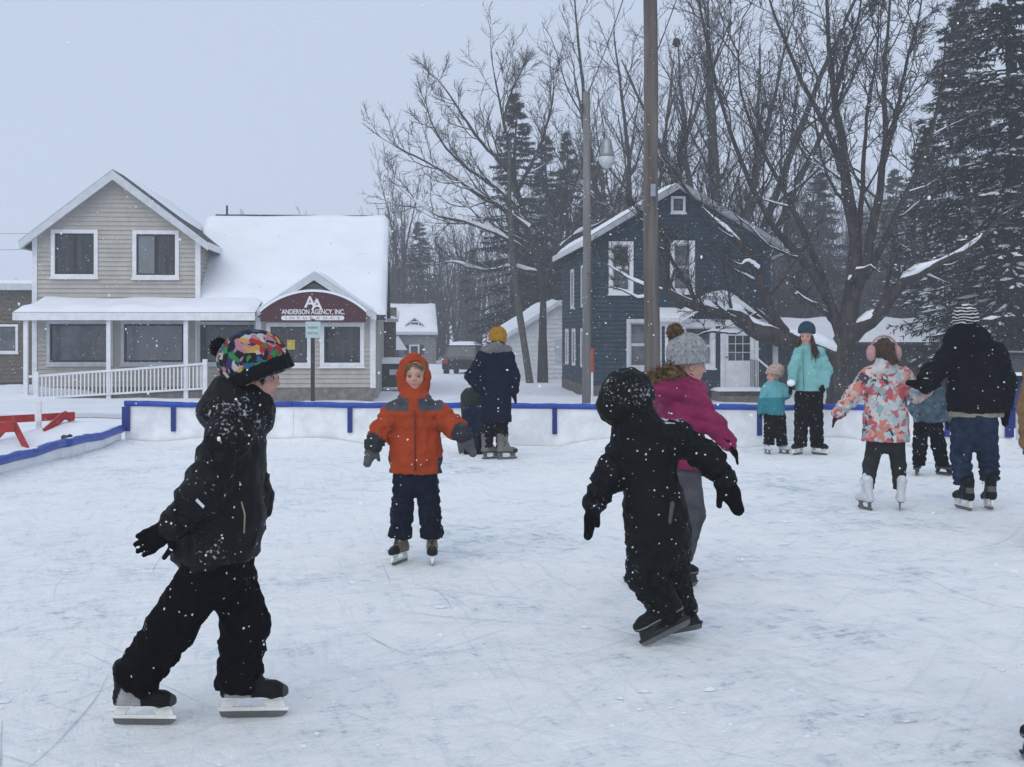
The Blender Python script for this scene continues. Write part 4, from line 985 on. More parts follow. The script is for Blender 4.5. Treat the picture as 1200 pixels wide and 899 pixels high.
# ------------------------------------------------------------------ trees
def unit(v): return v/(np.linalg.norm(v, axis=-1, keepdims=True) + 1e-9)
def tubes(P, R, sides):
    """P (B,N,3), R (B,N) -> verts, quads"""
    B_, N_, _ = P.shape
    T = np.empty_like(P); T[:, 1:-1] = P[:, 2:] - P[:, :-2]; T[:, 0] = P[:, 1]-P[:, 0]; T[:, -1] = P[:, -1]-P[:, -2]; T = unit(T)
    ref = np.where(np.abs(T[:, :1, 2:3]) < .85, np.array([0, 0, 1.]), np.array([1., 0, 0])); ref = np.broadcast_to(ref, T.shape)
    U_ = unit(np.cross(T, ref)); V_ = np.cross(T, U_)
    an = 2*pi*np.arange(sides)/sides
    Q = P[:, :, None] + R[:, :, None, None]*(U_[:, :, None]*np.cos(an)[None, None, :, None] + V_[:, :, None]*np.sin(an)[None, None, :, None])
    idx = np.arange(B_*N_*sides).reshape(B_, N_, sides); nx_ = np.roll(idx, -1, 2)
    F_ = np.stack([idx[:, :-1], nx_[:, :-1], nx_[:, 1:], idx[:, 1:]], -1).reshape(-1, 4)
    return Q.reshape(-1, 3), F_
def join(parts):
    V = []; F_ = []; o = 0
    for v, f in parts: V.append(v); F_.append(f + o); o += len(v)
    return np.concatenate(V), np.concatenate(F_)
def children(P, R, n, ratio, ang, rs, N_=6, t0=.25, t1=1.0, rr=.6, trop=.12, wob=.25, rmin=.006, minlen=.15, lref=.01):
    B_, M_, _ = P.shape; Lp = np.linalg.norm(np.diff(P, axis=1), axis=2).sum(1)
    t = (t0 + (t1-t0)*(np.arange(n)[None] + rs.uniform(0, 1, (B_, n)))/n).clip(0, .999)
    f = t*(M_-1); i = f.astype(int); w = (f-i)[..., None]; bi = np.arange(B_)[:, None]
    p0 = P[bi, i]*(1-w) + P[bi, i+1]*w; tg = unit(P[bi, i+1]-P[bi, i]); r0 = R[bi, i]*(1-w[..., 0]) + R[bi, i+1]*w[..., 0]
    rnd = unit(rs.normal(size=p0.shape)); per = unit(rnd - (rnd*tg).sum(-1, keepdims=True)*tg)
    a = np.radians(rs.normal(ang, 10, t.shape))[..., None]; d = unit(tg*np.cos(a) + per*np.sin(a))
    Ln = np.maximum(Lp[:, None]*ratio*(1.12-.55*t)*rs.uniform(.6, 1.25, t.shape), minlen)
    p0 = p0.reshape(-1, 3); d = d.reshape(-1, 3); Ln = Ln.ravel(); r = np.maximum((r0*rr*rs.uniform(.7, 1.1, t.shape)).ravel(), rmin)
    Q = np.empty((len(p0), N_, 3)); Q[:, 0] = p0; st = Ln/(N_-1)
    for k in range(1, N_):
        d = unit(d + rs.normal(0, wob, d.shape)*.6 + np.array([0, 0, trop]))
        Q[:, k] = Q[:, k-1] + d*st[:, None]
    kp = rs.rand(len(r)) < np.repeat(np.clip(Lp/lref, .12, 1), n)
    Q = Q[kp]; r = r[kp]
    RR = r[:, None]*np.linspace(1, .25, N_)[None]
    return Q, np.maximum(RR, rmin*.5)
def resample(pts, rad, N_=14):
    pts = np.array(pts, float); rad = np.array(rad, float); s = np.r_[0, np.cumsum(np.linalg.norm(np.diff(pts, axis=0), axis=1))]; s /= s[-1]
    tt = np.linspace(0, 1, N_); return np.stack([np.interp(tt, s, pts[:, k]) for k in range(3)], 1), np.interp(tt, s, rad)
def smooth_path(P, it=2):
    for _ in range(it): P[:, 1:-1] = .5*P[:, 1:-1] + .25*(P[:, 2:] + P[:, :-2])
    return P
def bare_tree(name, label, base, limbs, seed, levels, group=None, m_b=None, m_t=None, snow=True, trunk_first=1, parent_cat='tree'):
    """limbs: list of (points, radii) in local coordinates; the first are the trunk. levels: list of child specs"""
    rs = np.random.RandomState(seed)
    m_b = m_b or M_bark; m_t = m_t or M_twig
    root = empty(name, base, 0, label, parent_cat, group)
    LP, LR = zip(*[resample(p, r, 16) for p, r in limbs]); LP = np.array(LP); LR = np.array(LR)
    LP = smooth_path(LP, 2); LP[trunk_first:, 2:] += rs.normal(0, .035, LP[trunk_first:, 2:].shape)*np.clip(LR[trunk_first:, 2:, None]*8, .2, 1)
    LR = LR*(1 + rs.uniform(-.06, .06, LR.shape))
    v, f = tubes(LP[:trunk_first], LR[:trunk_first], 14); mesh_obj('trunk', v, f, m_b, root, True)
    big = []; tw = []; sn = []
    if len(limbs) > trunk_first: big.append(tubes(LP[trunk_first:], LR[trunk_first:], 9))
    P, R = LP[trunk_first:] if len(limbs) > trunk_first else LP, LR[trunk_first:] if len(limbs) > trunk_first else LR
    def addsnow(P, R, k=6, add=.010, kz=.85):
        T = np.gradient(P, axis=1); hz = np.sqrt((unit(T)[..., :2]**2).sum(-1)); fac = np.clip((hz-.45)/.4, 0, 1)*(R > .014)
        ns = .75 + .5*np.sin(P[..., 0]*3.1 + P[..., 2]*2.3)
        rr = (R*.9 + add)*fac*np.clip(R/.035, .35, 1)*ns.clip(.3, 1.2) + .001
        Q = P.copy(); Q[..., 2] += (R*kz + .008)*fac - (1-fac)*.02; sn.append(tubes(Q, rr, k))
    if snow: addsnow(LP[trunk_first:], LR[trunk_first:], 7, .026, .80) if len(limbs) > trunk_first else None
    allP = [(P, R)]
    for li, sp in enumerate(levels):
        Q, RR = children(P, R, rs=rs, **sp)
        (big if li == 0 else tw).append(tubes(Q, RR, 6 if li == 0 else (4 if li == 1 else 3)))
        if snow and li <= 1: addsnow(Q, RR, 5)
        P, R = Q, RR
    if big: mesh_obj('limbs', *join(big), m_b, root, True)
    if tw: mesh_obj('crown', *join(tw), m_t, root, True)
    if snow and sn: mesh_obj('snow_cover', *join(sn), M_limbsnow, root, True)
    return root

# ---- the big maple, limbs traced
dM = 35.5; mb = W(988, 470, dM); mb[2] = float(zground(mb[0], mb[1]))-.05
rsm = np.random.RandomState(3)
def tr_(pts, y0=0.0, y1=0.0): n = len(pts); return [tuple(W(a, b_, dM + y0 + (y1-y0)*i/max(1, n-1)) - mb) for i, (a, b_) in enumerate(pts)]
def px(r): return .52*r/(FPX/dM)
L_ = []
def limb(pts, r0, r1, y0=0, y1=0):
    p_ = tr_(pts, y0, y1); L_.append((p_, [px(r0 + (r1*.5-r0)*i/(len(p_)-1)) for i in range(len(p_))]))
limb([(986, 475), (984, 455), (984, 430), (988, 405), (994, 385)], 29, 24)
L_[0] = (L_[0][0], [px(r) for r in (36, 29, 26, 25, 27)])
limb([(984, 420), (968, 405), (950, 400), (930, 402), (915, 392), (905, 375), (897, 345), (888, 315), (872, 288), (850, 268), (825, 250), (800, 220), (780, 180)], 17, 4, 0, -1.0)
limb([(925, 400), (905, 392), (888, 392), (876, 384), (868, 370), (850, 361), (828, 359), (806, 357), (788, 350), (776, 336), (768, 322)], 21, 9, -.3, -1.6)
limb([(872, 384), (862, 391), (845, 389), (825, 390), (812, 396)], 6, 2, -.4, -1.0)
limb([(818, 357), (806, 335), (792, 312), (778, 288), (762, 262), (740, 240)], 5, 1.5, -1.2, -1.8)
limb([(776, 340), (755, 335), (735, 325), (712, 310), (690, 302)], 3.5, 1, -1.6, -2.2)
limb([(770, 345), (748, 350), (725, 338), (700, 335)], 3, 1, -1.5, -2.4)
limb([(888, 315), (876, 305), (868, 312), (850, 298)], 4, 1.5, -.8, -1.5)
limb([(998, 395), (1020, 372), (1045, 350), (1062, 325), (1085, 314), (1120, 304), (1150, 280), (1175, 250)], 19, 4, 0, -1.2)
limb([(1062, 328), (1072, 300), (1070, 270), (1080, 230), (1092, 190)], 7, 2, -.4, .6)
limb([(988, 400), (978, 375), (970, 340), (955, 315), (935, 300), (915, 285), (895, 250), (870, 200), (850, 140), (830, 60), (815, -20)], 14, 4, 0, 1.0)
limb([(992, 395), (996, 360), (1000, 330), (1004, 290), (1000, 250), (992, 200), (984, 160), (976, 110), (971, 50), (966, -40)], 22, 6, 0, 1.0)
limb([(1000, 350), (1012, 325), (1020, 290), (1026, 250), (1034, 210), (1040, 160), (1034, 100), (1040, 40), (1046, -40)], 14, 4, 0, -.6)
limb([(1014, 325), (1035, 290), (1050, 245), (1075, 205), (1095, 150), (1105, 90), (1110, 30)], 9, 3, -.1, .4)
limb([(990, 215), (970, 150), (945, 110), (925, 60), (905, 10), (890, -40)], 8, 3, .6, 1.6)
limb([(978, 115), (990, 70), (1005, 30), (1015, -40)], 6, 2.5, .9, .2)
limb([(1036, 190), (1052, 130), (1060, 80), (1075, 30), (1085, -30)], 6, 2.5, -.4, -1.2)
limb([(1002, 300), (1010, 240), (1012, 180), (1018, 120), (1030, 60), (1030, 0)], 7, 2, .3, 1.8)
limb([(968, 335), (950, 290), (930, 240), (900, 190), (880, 150), (862, 90), (870, 20)], 8, 2.5, .2, 2.0)
limb([(978, 380), (962, 360), (945, 352), (930, 340)], 6, 2, .1, -.8)
limb([(996, 330), (1006, 318), (1020, 312), (1032, 320)], 7, 3, -.2, -.8)
LV = [dict(n=11, ratio=.34, ang=46, N_=8, t0=.22, trop=.13, rr=.45, wob=.22, minlen=.3, rmin=.02, lref=6.0),
      dict(n=7, ratio=.5, ang=42, N_=6, t0=.2, trop=.08, rr=.5, wob=.25, minlen=.3, rmin=.014, lref=1.3),
      dict(n=5, ratio=.5, ang=40, N_=4, t0=.15, trop=.05, rr=.6, wob=.25, minlen=.25, rmin=.011),
      dict(n=2, ratio=.55, ang=38, N_=3, t0=.2, trop=.05, rr=.7, wob=.2, minlen=.15, rmin=.009)]
bare_tree('maple_tree', 'huge bare maple with snowy spreading limbs behind the teal woman', mb, L_, 11, LV)

# ---- multi-stemmed bare tree behind the blue house
def stems(n, h, r, spread, seed, base=None, lean=0.0):
    rs = np.random.RandomState(seed); out = []
    for i in range(n):
        az = 2*pi*i/n + rs.uniform(-.4, .4); sp = spread*rs.uniform(.5, 1.2); hh = h*rs.uniform(.8, 1.05)
        p = [(0, 0, h*.10), (sp*.22*cos(az), sp*.22*sin(az), hh*.3), (sp*.6*cos(az)+rs.normal(0, .3), sp*.6*sin(az)+rs.normal(0, .3), hh*.62), (sp*cos(az)+rs.normal(0, .5), sp*sin(az)+rs.normal(0, .5), hh)]
        out.append((p, [r*.6, r*.45, r*.28, r*.07]))
    return [([(0, 0, -.3), (0, 0, h*.06), (0, 0, h*.13)], [r*1.15, r, r*.85])] + out
LV2 = [dict(n=12, ratio=.33, ang=40, N_=7, t0=.15, trop=.16, rr=.5, wob=.22, minlen=.6, rmin=.018),
       dict(n=7, ratio=.5, ang=38, N_=5, t0=.15, trop=.1, rr=.55, wob=.24, minlen=.4, rmin=.012),
       dict(n=5, ratio=.5, ang=36, N_=4, t0=.15, trop=.06, rr=.6, wob=.24, minlen=.3, rmin=.010)]
M_bark2 = mat('grey_bark', (0.058, 0.053, 0.050), 0.95, 0.25, 7, 0.3, 25, 0.15, stretch=(1, 1, .3))
def place(px_, d, z=None): p_ = W(px_, 450, d); p_[2] = float(zground(p_[0], p_[1])); return p_
t2 = bare_tree('bare_tree', 'many stemmed bare tree fanning up behind the blue house roof', place(850, 54), stems(8, 17.5, .42, 5.2, 5), 21, LV2, 'bare winter trees', M_bark2, None, True)
t2b = bare_tree('bare_tree', 'tall bare tree behind the lamp post and utility pole', place(735, 60), stems(6, 17, .38, 4.6, 8), 22, LV2, 'bare winter trees', M_bark2, None, True)

# ---- leaning bare tree left of centre, traced
dT = 54.0; tb_ = place(636, dT); dM_s, mb_s = dM, mb
def tl(pts, r0, r1, y0=0, y1=0):
    p_ = [tuple(W(a, b_, dT + y0 + (y1-y0)*i/(len(pts)-1)) - tb_) for i, (a, b_) in enumerate(pts)]
    return (p_, [(r0 + (r1*.4-r0)*i/(len(p_)-1))*.72*dT/FPX for i in range(len(p_))])
LT = [tl([(636, 455), (636, 420), (636, 380), (637, 340), (636, 325)], 9.5, 7.5),
      tl([(636, 335), (628, 300), (618, 262), (606, 225), (597, 180), (588, 130), (580, 95), (575, 60)], 6, 1.2),
      tl([(620, 268), (590, 245), (560, 228), (530, 205), (500, 190), (470, 175), (452, 165)], 4.5, 1, 0, -2),
      tl([(600, 205), (575, 180), (552, 150), (535, 125), (520, 100), (505, 85)], 3.5, 1, 0, -1.5),
      tl([(612, 245), (580, 215), (545, 198), (515, 165), (500, 130), (498, 110)], 3.6, 1, 0, 2),
      tl([(630, 305), (600, 282), (560, 262), (520, 258), (490, 240), (462, 214), (450, 205)], 4, 1, 0, 1.5),
      tl([(632, 320), (600, 312), (565, 318), (530, 305), (505, 312)], 3.5, 1, 0, -2),
      tl([(590, 140), (598, 110), (610, 85), (618, 70)], 2.5, .8, 0, 1),
      tl([(637, 335), (652, 300), (660, 260), (672, 220), (690, 170)], 5, 1.2, 0, 1),
      tl([(606, 225), (625, 190), (640, 150), (650, 110), (648, 80)], 3.5, 1, 0, -1),
      tl([(655, 290), (680, 270), (705, 262), (725, 235)], 3.5, 1, .3, 2)]
bare_tree('bare_tree', 'forked bare tree with long limbs reaching left over the driveway', tb_, LT, 31, LV2, 'bare winter trees', M_bark2, None, True)
lp_ = place(622, 53)
trunk2 = [([tuple(W(a, b_, 53)-lp_) for a, b_ in ((622, 456), (617, 420), (609, 370), (602, 320), (598, 270), (596, 215), (598, 160))], [.17, .15, .14, .13, .11, .09, .05])]
bare_tree('bare_tree', 'slim pale trunk leaning left beside the forked tree', lp_, trunk2, 33, [dict(n=12, ratio=.16, ang=50, N_=6, t0=.45, trop=.1, rr=.35, rmin=.014), dict(n=5, ratio=.5, ang=40, N_=4, rmin=.011), dict(n=4, ratio=.5, ang=40, N_=3, rmin=.009)], 'bare winter trees', mat('pale_bark', (.10, .092, .085), .95, .25, 7), None, False)

# ---- background bare trees (copies of a few kinds)
LV3 = [dict(n=9, ratio=.34, ang=36, N_=6, t0=.12, trop=.2, rr=.5, wob=.2, minlen=.6, rmin=.022),
       dict(n=6, ratio=.5, ang=36, N_=4, t0=.15, trop=.1, rr=.55, wob=.22, minlen=.4, rmin=.017),
       dict(n=4, ratio=.5, ang=36, N_=3, t0=.15, trop=.06, rr=.6, wob=.22, minlen=.3, rmin=.014)]
protoA = bare_tree('bare_tree', '', place(470, 92), stems(5, 13, .3, 1.9, 41), 41, LV3, 'bare winter trees', M_bark2, None, False)
protoB = bare_tree('bare_tree', '', place(690, 80), stems(6, 14, .3, 4.0, 43), 43, LV3, 'bare winter trees', M_bark2, None, False)
tag(protoA, 'slender upright bare tree just right of the shop roof'); tag(protoB, 'hazy bare tree behind the lamp post and garage')
bgt = [(448, 96, protoA, .8, 'small bare tree tip peeping left of the upright tree by the shop roof'),
       (505, 100, protoB, .62, 'hazy low bare tree above the far grey house'), (545, 92, protoA, .8, 'hazy upright bare tree behind the parked snowy car'),
       (655, 84, protoA, 1.05, 'hazy upright bare tree behind the garage roof'), (735, 78, protoB, 1.1, 'hazy wide bare tree directly behind the utility pole'),
       (905, 70, protoB, .75, 'wide bare tree behind the right eave of the blue house'), (950, 76, protoA, .8, 'upright bare tree seen left of the maple fork'),
       (1000, 84, protoB, .75, 'hazy wide bare tree straight behind the maple trunk'), (1055, 72, protoB, .7, 'wide bare tree behind the long right maple limb'),
       (1110, 80, protoA, .85, 'upright bare tree behind the striped hat man'), (925, 95, protoA, .9, 'far upright bare tree between house and maple'),
       (870, 88, protoB, .85, 'far bare tree above the entry porch gable'), (600, 98, protoB, .9, 'far bare tree behind the leaning pale trunk'),
       (1165, 66, protoB, .95, 'wide bare tree low behind the right spruce'), (780, 92, protoA, 1.0, 'far upright tree behind the blue house peak')]
for i, (px_, d, pr_, s_, lab) in enumerate(bgt):
    o = copy_tree(pr_); o.location = place(px_, d); o.scale = (s_, s_, s_*(.92 + .16*((i*37) % 10)/10)); o.rotation_euler = (0, 0, i*1.7); o['label'] = lab
b_ = copy_tree(protoB); b_.location = place(316, 78); b_.scale = (.62, .62, .58); b_.rotation_euler = (0, 0, 2); b_['label'] = 'rounded bare tree top showing over the shop ridge'
b_ = copy_tree(protoB); b_.location = place(12, 110); b_.scale = (.5, .5, .42); b_['label'] = 'far bare bush over the roof at the left edge'
b_ = copy_tree(protoA); b_.location = place(-14, 118); b_.scale = (.5, .5, .5); b_['label'] = 'far upright bush tip over the brown building'

# the far wood behind everything: one grey mass of trunks and twigs
rs = np.random.RandomState(92); nb = 620; bp_ = np.empty((nb, 7, 3)); xx = rs.uniform(-11.5, 62, nb); yy = rs.uniform(100, 124, nb)
bp_[:, 0] = np.stack([xx, yy, zground(xx, yy) - .1], 1); d_ = unit(np.stack([rs.normal(0, .08, nb), rs.normal(0, .06, nb), np.ones(nb)], 1)); hh = rs.uniform(6.5, 11.5, nb)*(1 + .3*sstep(0, 25, xx))
for k in range(1, 7): d_ = unit(d_ + rs.normal(0, .06, d_.shape)); bp_[:, k] = bp_[:, k-1] + d_*(hh/6)[:, None]
br_ = np.linspace(.11, .02, 7)[None]*rs.uniform(.5, 1.3, (nb, 1)); q1, r1_ = children(bp_, br_, 11, .32, 44, rs, 4, t0=.12, trop=.15, rmin=.024); q2, r2_ = children(q1, r1_, 3, .55, 42, rs, 3, rmin=.024)
tag(mesh_obj('far_wood', *join([tubes(bp_, br_, 5), tubes(q1, r1_, 3), tubes(q2, r2_, 3)]), M_twig, None, True), 'grey mass of the far leafless wood', 'wood', None, 'stuff')

# low brush in front of the far wood: too tangled to count
rs = np.random.RandomState(91); nb = 480
bp_ = np.empty((nb, 5, 3)); xx = rs.uniform(5.5, 36, nb); yy = rs.uniform(56, 70, nb); 
bp_[:, 0] = np.stack([xx, yy, zground(xx, yy)], 1); d_ = unit(np.stack([rs.normal(0, .45, nb), rs.normal(0, .3, nb), np.ones(nb)], 1)); hh = rs.uniform(1.2, 4.2, nb)
for k in range(1, 5): d_ = unit(d_ + rs.normal(0, .16, d_.shape)); bp_[:, k] = bp_[:, k-1] + d_*(hh/4)[:, None]
br_ = np.linspace(.03, .01, 5)[None].repeat(nb, 0); q1, r1_ = children(bp_, br_, 7, .45, 42, rs, 4, t0=.15, rmin=.012); q2, r2_ = children(q1, r1_, 4, .5, 40, rs, 3, rmin=.010)
keep = ~((bp_[:, 0, 0] < 2.5) & (bp_[:, 0, 1] < 95) & (bp_[:, 0, 0] > -6.0) & False)
tag(mesh_obj('brush', *join([tubes(bp_, br_, 4), tubes(q1, r1_, 3), tubes(q2, r2_, 3)]), M_twig, None, True), 'tangled leafless brush filling the gaps under the far trees', 'brush', None, 'stuff')

# ---- spruces
def spruce(name, label, base, h, rad, seed, group, dens=1.0, snow=True, tz0=.06, droop=.35):
    rs = np.random.RandomState(seed); root = empty(name, base, 0, label, 'tree', group)
    z_ = np.linspace(-.3, h, 12); tp = np.stack([.03*h*.2*np.sin(z_), .02*np.cos(z_), z_], 1)[None]; tr0 = np.linspace(.022*h, .01, 12)[None]
    v, f = tubes(tp, tr0, 9); mesh_obj('trunk', v, f, M_bark, root, True)
    nb = int(h*17*dens); t = tz0 + (1-tz0)*np.sort(rs.uniform(0, 1, nb)); zz = t*h; az = rs.uniform(0, 2*pi, nb)
    Ln = rad*(1-t)**.82*rs.uniform(.72, 1.15, nb) + .12
    N_ = 7; P = np.empty((nb, N_, 3)); P[:, 0] = np.stack([0*az, 0*az, zz], 1); up0 = .25*t - .12
    for k in range(1, N_):
        s_ = k/(N_-1); dz = up0 - droop*s_ + .55*max(0, s_-.6)
        az2 = az + rs.normal(0, .05, nb); P[:, k] = P[:, k-1] + np.stack([np.cos(az2), np.sin(az2), dz], 1)*(Ln/(N_-1))[:, None]
    R = np.linspace(1, .25, N_)[None]*(.012 + .012*Ln[:, None]); parts = [tubes(P, R, 4)]
    # side twigs, mostly flat and hanging
    n2 = 11; bi = np.repeat(np.arange(nb), n2); tt = np.tile((np.arange(n2)+.5)/n2, nb)*.88 + .12 + rs.uniform(-.03, .03, nb*n2); tt = tt.clip(.05, .999)
    f_ = tt*(N_-1); i_ = f_.astype(int); w_ = (f_-i_)[:, None]; p0 = P[bi, i_]*(1-w_) + P[bi, i_+1]*w_; tg = unit(P[bi, i_+1]-P[bi, i_])
    sd = np.cross(tg, [0, 0, 1.]); sgn = np.where(rs.rand(len(bi)) < .5, -1, 1)[:, None]
    d = unit(tg*.75 + sd*sgn*rs.uniform(.5, 1.1, (len(bi), 1)) + np.array([0, 0, -.28]) + rs.normal(0, .14, p0.shape))
    tl_ = (Ln[bi]*.42*(1.1-.6*tt)*rs.uniform(.6, 1.2, len(bi))).clip(.12, 1.1)
    # needle blades along each twig
    n3 = 12; ti = np.repeat(np.arange(len(bi)), n3); u = np.tile((np.arange(n3)+.3)/n3, len(bi)) + rs.uniform(0, .08, len(ti))
    q0 = p0[ti] + d[ti]*(tl_[ti]*u)[:, None]; dr = unit(d[ti]*.9 + rs.normal(0, .55, q0.shape) + np.array([0, 0, -.10]))
    bl = rs.uniform(.09, .22, len(ti))*(.7 + .035*h); wd = unit(np.cross(dr, rs.normal(size=q0.shape)))*(rs.uniform(.012, .032, len(ti))*(.7 + .035*h))[:, None]
    Vn = np.stack([q0-wd, q0+wd, q0+dr*bl[:, None]], 1).reshape(-1, 3); Fn = np.arange(len(Vn)).reshape(-1, 3)
    me = mesh_obj('branches', *join(parts), M_bark, root, True); me['kind'] = 'stuff'
    mesh_obj('crown', Vn, Fn, M_needle, root)
    if snow:   # snow pads lying on the boughs
        sel = np.where(rs.rand(len(bi)) < .62)[0]; c0 = p0[sel] + d[sel]*(tl_[sel]*.35)[:, None] + np.array([0, 0, .035]); a0 = d[sel]*(tl_[sel]*rs.uniform(.15, .4, len(sel)))[:, None]; a0[:, 2] *= .6
        b0 = unit(np.cross(a0, [0, 0, 1.]))*(tl_[sel]*rs.uniform(.03, .08, len(sel)))[:, None]; hz = (rs.uniform(.02, .05, len(sel)))[:, None]*np.array([0, 0, 1.])
        Vs = np.stack([c0-a0, c0-b0-hz, c0+a0, c0+b0-hz, c0+hz*1.3], 1).reshape(-1, 3); o = (np.arange(len(sel))*5)[:, None, None]
        Fs = (np.array([[0, 1, 4], [1, 2, 4], [2, 3, 4], [3, 0, 4]])[None] + o).reshape(-1, 3)
        mesh_obj('snow_cover', Vs, Fs, M_limbsnow, root)
    return root
spruce('spruce_tree', 'tall dark spruce with snowy boughs filling the right edge', place(1187, 39), 17.5, 3.7, 5, 'spruces', 1.25, tz0=.10)
sB = spruce('spruce_tree', 'broad dark spruce standing behind the right edge spruce', place(1128, 52), 17.0, 3.3, 6, 'spruces', 1.0)
sC = spruce('spruce_tree', 'hazy pointed spruce in front of the forked bare tree crown', place(604, 68), 14.9, 3.3, 7, 'spruces', .9, False, droop=.25)
for i, (px_, d, pr_, sx, sz, lab) in enumerate([(664, 68, sC, .62, .86, 'narrow hazy spruce just left of the lamp post top'), 
        (492, 104, sC, 1.0, .75, 'far dark spruce behind the grey house roof'), (640, 78, sC, 1.0, .95, 'hazy spruce behind the forked tree trunk'),
        (700, 84, sC, 1.0, .9, 'hazy spruce behind the left eave of the blue house'), (1240, 46, sB, 1.0, 1.0, 'spruce mostly beyond the right frame edge'), (930, 92, sC, 1.1, .7, 'far low spruce between blue house and maple'),
        (1085, 66, sB, .9, .75, 'lower dark spruce left of the broad right spruce'), (1010, 90, sC, 1.1, .72, 'far low spruce behind the maple fork'), (463, 112, sC, .9, .55, 'far low spruce just right of the shop roof edge'),
        
        (690, 76, sC, .8, .72, 'low spruce between garage and blue house eave'), (960, 84, sC, 1.2, .85, 'far spruce left of the maple trunk'),
        (1050, 88, sC, 1.2, .9, 'far spruce over the barn roof right of the maple')]):
    o = copy_tree(pr_); o.location = place(px_, d); o.scale = (sx, sx, sz); o.rotation_euler = (0, 0, 1.1*i+.5); o['label'] = lab
# twig nest in the fan tree
ns = W(793, 50, 52); rs = np.random.RandomState(2); NP = np.empty((260, 3, 3)); dd_ = unit(rs.normal(size=(260, 3)))*np.array([.13, .13, .17])*rs.uniform(.6, 1, (260, 1)); tv = unit(np.cross(dd_, rs.normal(size=(260, 3))))*.09
NP[:, 0] = dd_-tv; NP[:, 1] = dd_*1.12; NP[:, 2] = dd_+tv
nest = mesh_obj('twig_nest', *tubes(NP, np.full((260, 3), .016), 3), M_twig, None); nest.location = ns; tag(nest, 'dark clump of twigs high in branches right of utility pole', 'nest')

# ------------------------------------------------------------------ cloth materials
def cloth(name, c, sp=.35, fr=0.0, rough=.85, var=.2, bump=.35, bs=90, ss=36.0, attr=False, spec=.05, snow=0.0):
    return mat(name, c, rough, var, 9, bump, bs, spec, snow, sp, fr, attr, speck_scale=ss)
M_skin = mat('skin', (1, 1, 1), .55, .05, 14, .08, 120, .35, attr=True)
M_black = cloth('black_nylon', (.003, .003, .004), .5, .62, .55, ss=46, spec=.16, snow=.10)
M_black2 = cloth('black_snowsuit', (.0036, .004, .0058), .5, .2, .6, ss=46, spec=.12, snow=.06)
M_blackp = cloth('black_trousers', (.0032, .0032, .0042), .45, .25, .75, ss=44)
M_darkglove = cloth('dark_glove', (.0045, .0045, .0055), .3, .2)
M_orange = cloth('orange_parka', (1, 1, 1), .42, .0, .7, .12, .5, 40, 32, attr=True)
M_navyp = cloth('navy_snow_trousers', (.010, .013, .026), .15, .45)
M_greymitt = cloth('grey_mitten', (.085, .095, .10), .1, .4)
M_navycoat = cloth('navy_coat', (.005, .008, .026), .5, 0, .8, ss=22)
M_fur = mat('grey_fur', (.26, .245, .25), .95, .3, 60, 1.0, 160, .1)
M_brownfur = mat('brown_fur', (.25, .165, .085), .95, .45, 40, 1.0, 160, .1)
M_mustard = mat('mustard_knit', (.42, .22, .02), .95, .2, 30, .8, 130, .1)
M_olive = cloth('olive_hood', (.030, .038, .032), .25)
M_magenta = cloth('magenta_puffer', (.22, .013, .075), .4, 0, .6, .15, .3, 40, 30, spec=.2)
M_greyknit = mat('grey_knit', (.43, .45, .46), .95, .25, 45, 1.0, 140, .1)
M_legging = cloth('grey_leggings', (.085, .085, .095), .12, .3)
M_teal = cloth('teal_jacket', (1, 1, 1), .12, 0, .75, .12, attr=True)
M_turq = cloth('turquoise_jacket', (.20, .44, .435), .08, 0, .7, .1)
M_pinkhat = mat('beige_pink_knit', (.50, .36, .31), .95, .15, 40, .7, 130, .1)
M_bluehat = mat('blue_knit', (.030, .065, .095), .95, .2, 40, .7, 130, .1)
M_brownhair = mat('brown_hair', (.085, .045, .026), .6, .45, 22, .8, 90, .35, stretch=(4, 4, .5))
M_blondhair = mat('blond_hair', (.30, .20, .11), .6, .35, 22, .8, 90, .35, stretch=(4, 4, .5))
M_earmuff = mat('pink_plush', (.62, .38, .37), .95, .12, 50, .9, 150, .1)
M_mancoat = cloth('man_black_jacket', (.0035, .0042, .0075), .5, 0, .75, ss=26, spec=.1, snow=.05)
M_denim = cloth('denim', (.018, .032, .062), .1, .35, .85, .3)
M_shirt = cloth('beige_shirt', (.30, .28, .23), .05)
M_greyblue = cloth('greyblue_jacket', (.075, .115, .15), .2, .6, .8, .35)
M_tanc = cloth('tan_canvas', (.22, .13, .06), .1)
M_darkgrey = cloth('charcoal_leggings', (.028, .030, .030), .15, .15)
M_boot_k = mat('skate_black', (1, 1, 1), .55, .15, 20, .25, 60, .15, attr=True)
M_hold_w = mat('holder_white', (.78, .78, .74), .4, .1, 12, .05, 30, .4)
M_hold_k = mat('holder_black', (.010, .010, .011), .4, .15, 12, .05, 30, .4)
M_steel = mat('steel', (.15, .155, .16), .35, .1, 12, metal=.6)
M_lace = mat('lace', (.35, .33, .29), .9, .2, 30)
M_lacek = mat('lace_black', (.012, .012, .012), .9, .2, 30)
M_eye = mat('eye', (1, 1, 1), .25, .03, 9, attr=True, spec=.5)
